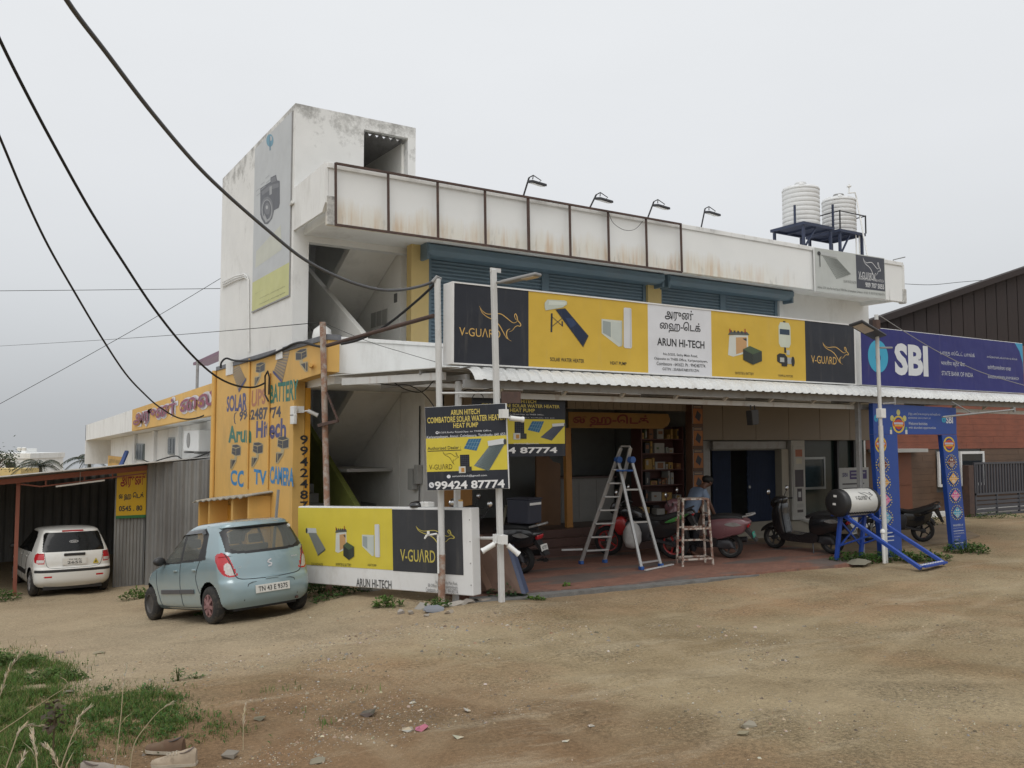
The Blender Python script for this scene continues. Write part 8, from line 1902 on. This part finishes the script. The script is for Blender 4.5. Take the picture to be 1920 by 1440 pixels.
# ------------------------------------------------------------------ stones
def rock(mb, p, r, flat, col, seed, n=10):
    v = []
    bm = bmesh.new()
    for k in range(n): d = Vector((rnd.gauss(0,1), rnd.gauss(0,1), rnd.gauss(0,1))).normalized(); bm.verts.new((d.x*r*rnd.uniform(.7,1.15), d.y*r*rnd.uniform(.6,1.0), d.z*r*flat))
    bmesh.ops.convex_hull(bm, input=bm.verts); bm.verts.index_update(); vs = [w for w in bm.verts if w.link_faces]; ix = {w: i for i, w in enumerate(vs)}
    mb.add([Vector(w.co)+Vector(p) for w in vs], [tuple(ix[w] for w in f.verts) for f in bm.faces], col); bm.free()
for i, (u, v, r, fl, c) in enumerate(((790,1140,.22,.3,(.30,.28,.25)),(815,1147,.16,.4,(.20,.21,.23)),(858,1132,.2,.25,(.33,.30,.26)),(880,1128,.12,.4,(.26,.23,.20)),(750,1150,.08,.6,(.33,.30,.27)),(905,1124,.16,.3,(.28,.24,.2)),(770,1152,.06,.6,(.3,.27,.23)),(700,1105,.3,.2,(.34,.32,.28)),(842,1150,.07,.6,(.36,.31,.25)),(800,1155,.05,.6,(.3,.27,.23)))):
    p = gpt(u, v); mb = MB(); rock(mb, (0,0,0), r, fl, c, i, 14); o = mb.build('rubble_stone', STONE); o.location = (p.x, p.y, p.z+.02)
    tag(o, ('flat grey slab left of the service pole','bluish lump of rubble beside the service pole','pale slab right of the service pole','brown lump between the slabs and the lamp pole','pebble left of the rubble heap','low slab at the lamp pole foot','small lump in front of the rubble','broad cement lump under the ground sign','tan lump in front of the service pole','smallest lump before the rubble')[i], 'stone', 'rubble around the service pole')
for i, (u, v, r) in enumerate(((127,1296,.08),(215,1308,.1),(488,1348,.07),(1405,1362,.09),(1395,1377,.07),(432,1418,.1),(111,1216,.08),(187,1220,.1),(595,1430,.08))):
    p = gpt(u, v); mb = MB(); rock(mb, (0,0,0), r*.8, .35, jitter((.25,.205,.15), .3), i, 14); o = mb.build('field_stone', STONE); o.location = (p.x, p.y, p.z+.01)
    tag(o, ('pale stone behind the grass patch','broad pale stone between the two grass patches','pale stone on the dirt right of the grass','upper of two flat stones at lower right','lower of two flat stones at lower right','flat grey stone near the shoes','dark stone near the left edge below the shed','flat dark stone below the white car','grey stone at the bottom edge')[i], 'stone', 'single stones on the dirt')
p = onZ(1610,1051,.05); mb = MB(); rock(mb, (0,0,0), .24, .28, (.20,.185,.14), 1, 16); o = mb.build('field_stone', STONE); o.location = (p.x, p.y, .02); tag(o, 'long mossy stone under the solar heater', 'stone')
mb = MB(); PAL = [(.34,.285,.205),(.38,.33,.25),(.26,.21,.15),(.17,.14,.105),(.30,.20,.125),(.22,.205,.185),(.44,.39,.31),(.20,.16,.11),(.15,.12,.09)]
BANDS = [((0,1180,720,1250),2400,.9),((560,1170,1500,1260),5200,1.0),((0,1230,1000,1440),5200,.85),((300,1100,1920,1440),13000,.7),((1500,1060,1920,1200),1500,.7),((620,1120,1000,1180),1200,1.1)]
cnt = 0
for (u0, v0, u1, v1), n, s in BANDS:
    for _ in range(n):
        u, v = rnd.uniform(u0, u1), rnd.uniform(v0, v1); p = onZ(u, v, .05); z = gfast(p.x, p.y); p = onZ(u, v, z)
        if p.x > 6.2 and p.y > 10.3: continue
        if noise.noise(Vector((p.x*.9, p.y*.9, 2))) + .5*noise.noise(Vector((p.x*3, p.y*3, 5))) < rnd.uniform(-.15, .4): continue
        r = s*.009*rnd.uniform(.45, 1.1)*(1+2.6*rnd.random()**10); c = jitter(rnd.choice(PAL), .25); a = rnd.uniform(0, 6.283); ca, sa = math.cos(a)*r, math.sin(a)*r; q = Vector((p.x, p.y, gfast(p.x, p.y)))
        h = r*rnd.uniform(.4,.8); f = rnd.uniform(.5,.9)
        vs = [q+Vector((ca,sa,0)), q+Vector((-sa*f,ca*f,0)), q+Vector((-ca,-sa,0)), q+Vector((sa*f,-ca*f,0)), q+Vector((ca*.35-sa*.2,sa*.35+ca*.2,h)), q+Vector((-ca*.5,-sa*.4,h*.8))]
        mb.add(vs, [(0,1,4),(1,5,4),(1,2,5),(2,3,5),(3,4,5),(3,0,4)], c); cnt += 1
g_ = mb.build('gravel', STONE); stuff(g_); tag(g_, 'small loose gravel scattered over the dirt yard', 'gravel')

# ------------------------------------------------------------------ worn shoes
def shoe(label, u, v, rz_, col, dark, laces):
    p = gpt(u, v); t = thing('worn_shoe', label, 'shoe', p, rz_, 'pair of discarded shoes'); L = .29
    st = [(-.0,.028,.085),(.02,.035,.098),(.06,.036,.088),(.10,.036,.075),(.14,.039,.070),(.18,.045,.052),(.22,.048,.038),(.26,.042,.03),(.285,.02,.02)]
    rings = []
    for x, w, h in st: rings.append([(x, w*math.cos(a), .018+max(0, h*math.sin(a))) for a in [math.pi*k/12 for k in range(13)]])
    mb = MB(); mb.loft(rings, False, False); mb.add(rings[0], [tuple(range(13))]); mb.add(rings[-1], [tuple(range(13))])
    up = mb.build('upper', M('shoe_'+label[:4], col, .8, var=.15, vs=20, grime=(.15,.11,.07), ga=.6, gs=12), t, smooth=True, auto=60)
    mb = MB(); mb.loft([[(x-.004, -w-.004, 0), (x-.004, w+.004, 0), (x-.004, w+.004, .02), (x-.004, -w-.004, .02)] for x, w, h in st], True, True); mb.build('sole', M('shoe_sole', (.42,.37,.29), .8, var=.15, vs=15), t)
    mb = MB(); mb.add([(.012+.105*(.5+.5*math.cos(a)), .031*math.sin(a), .121-.033*(.5+.5*math.cos(a))-.012*abs(math.sin(a))) for a in [2*math.pi*k/14 for k in range(14)]], [tuple(range(14))]); mb.build('opening', dark, t)
    if laces:
        for k in range(4): x = .12+.02*k; mb = MB(); mb.path([(x,-.03,.082-.05*(x-.1)),(x+.01,0,.1-.25*(x-.1)),(x,.03,.082-.05*(x-.1))], .003, 5); mb.build('lace', 'shoe_sole', t)
    return t
shoe('beige canvas shoe lying in front of the brown one', 368, 1434, math.atan2(-RT.y,-RT.x)+.1, (.36,.29,.21), 'dark_floor', True)
shoe('brown leather shoe just behind the beige one', 344, 1413, math.atan2(-RT.y,-RT.x)-.2, (.12,.07,.04), 'black_plastic', False)
shoe('grey shoe tip at the bottom edge left of the pair', 150, 1462, math.atan2(RT.y,RT.x)+.4, (.30,.26,.22), 'dark_floor', False)

# ------------------------------------------------------------------ far trees
def palm(label, u, v, d, R_):
    c = atD(u, v, d); zg = c.z-4; t = thing('palm_tree', label, 'palm', (c.x, c.y, zg), group='palms behind the shed'); mb = MB(); H = c.z-zg
    mb.path([(0,0,0),(.1,0,H*.5),(0,0,H)], [.22,.16,.12], 8, (.14,.12,.10)); mb.build('trunk', LEAF, t); mb = MB()
    for k in range(15):
        a = 2*math.pi*k/15 + rnd.uniform(-.2,.2); el = rnd.uniform(.15,1.15); Lf = R_*rnd.uniform(.85,1.15); dr = Vector((math.cos(a), math.sin(a), 0)); pts = []
        for i in range(9): s = i/8; pts.append(Vector((0,0,H)) + dr*(Lf*s*math.cos(el*(1-.2*s))) + Vector((0,0,Lf*(s*math.sin(el)-.75*s*s))))
        for i in range(1, 9):
            d_ = (pts[i]-pts[i-1]).normalized(); sd_ = d_.cross(Vector((0,0,1))).normalized()
            for j in range(3):
                q = pts[i-1].lerp(pts[i], j/3)
                for s in (1,-1): leaf(mb, q, sd_*s + d_*.6 + Vector((0,0,-.5)), (0,0,1), Lf*.24*(1-.4*i/9), Lf*.022, jitter((.03,.045,.03), .3))
        mb.path(pts, .012*R_, 4, (.10,.10,.06))
    mb.build('crown', LEAF, t)
palm('palm crown rising behind the far house', 76, 874, 75, 2.3); palm('fuller palm crown against the annexe end', 168, 866, 78, 2.6); palm('low palm fronds left of the fuller palm', 132, 892, 80, 2.0)
def tree(label, u, v, d, rx, rz_, n):
    c = atD(u, v, d); t = thing('broadleaf_tree', label, 'tree', (c.x, c.y, c.z-4)); mb = MB(); mb.path([(0,0,0),(.1,0,2.5),(0,.1,4)], [.22,.15,.08], 7, (.10,.08,.06))
    for k in range(6): a = k*1.05; mb.path([(0,0,3),(math.cos(a)*rx*.5,math.sin(a)*rx*.5,3.8),(math.cos(a)*rx*.8,math.sin(a)*rx*.8,4.2)], [.07,.05,.02], 5, (.10,.08,.06))
    mb.build('trunk', LEAF, t); mb = MB()
    for _ in range(n):
        th = rnd.uniform(0, 6.283); r = rnd.random()**.5; o = Vector((math.cos(th)*r*rx, math.sin(th)*r*rx, 4+rnd.gauss(0,.4)*rz_))
        if noise.noise(o*1.1) < -.05: continue
        leaf(mb, o, (rnd.uniform(-1,1), rnd.uniform(-1,1), rnd.uniform(-.5,.5)), (0,0,1), .28, .14, jitter((.06,.085,.045), .4))
    mb.build('crown', LEAF, t)
tree('feathery tree at the left edge beside the far house', -12, 862, 70, 1.9, 1.3, 1400)
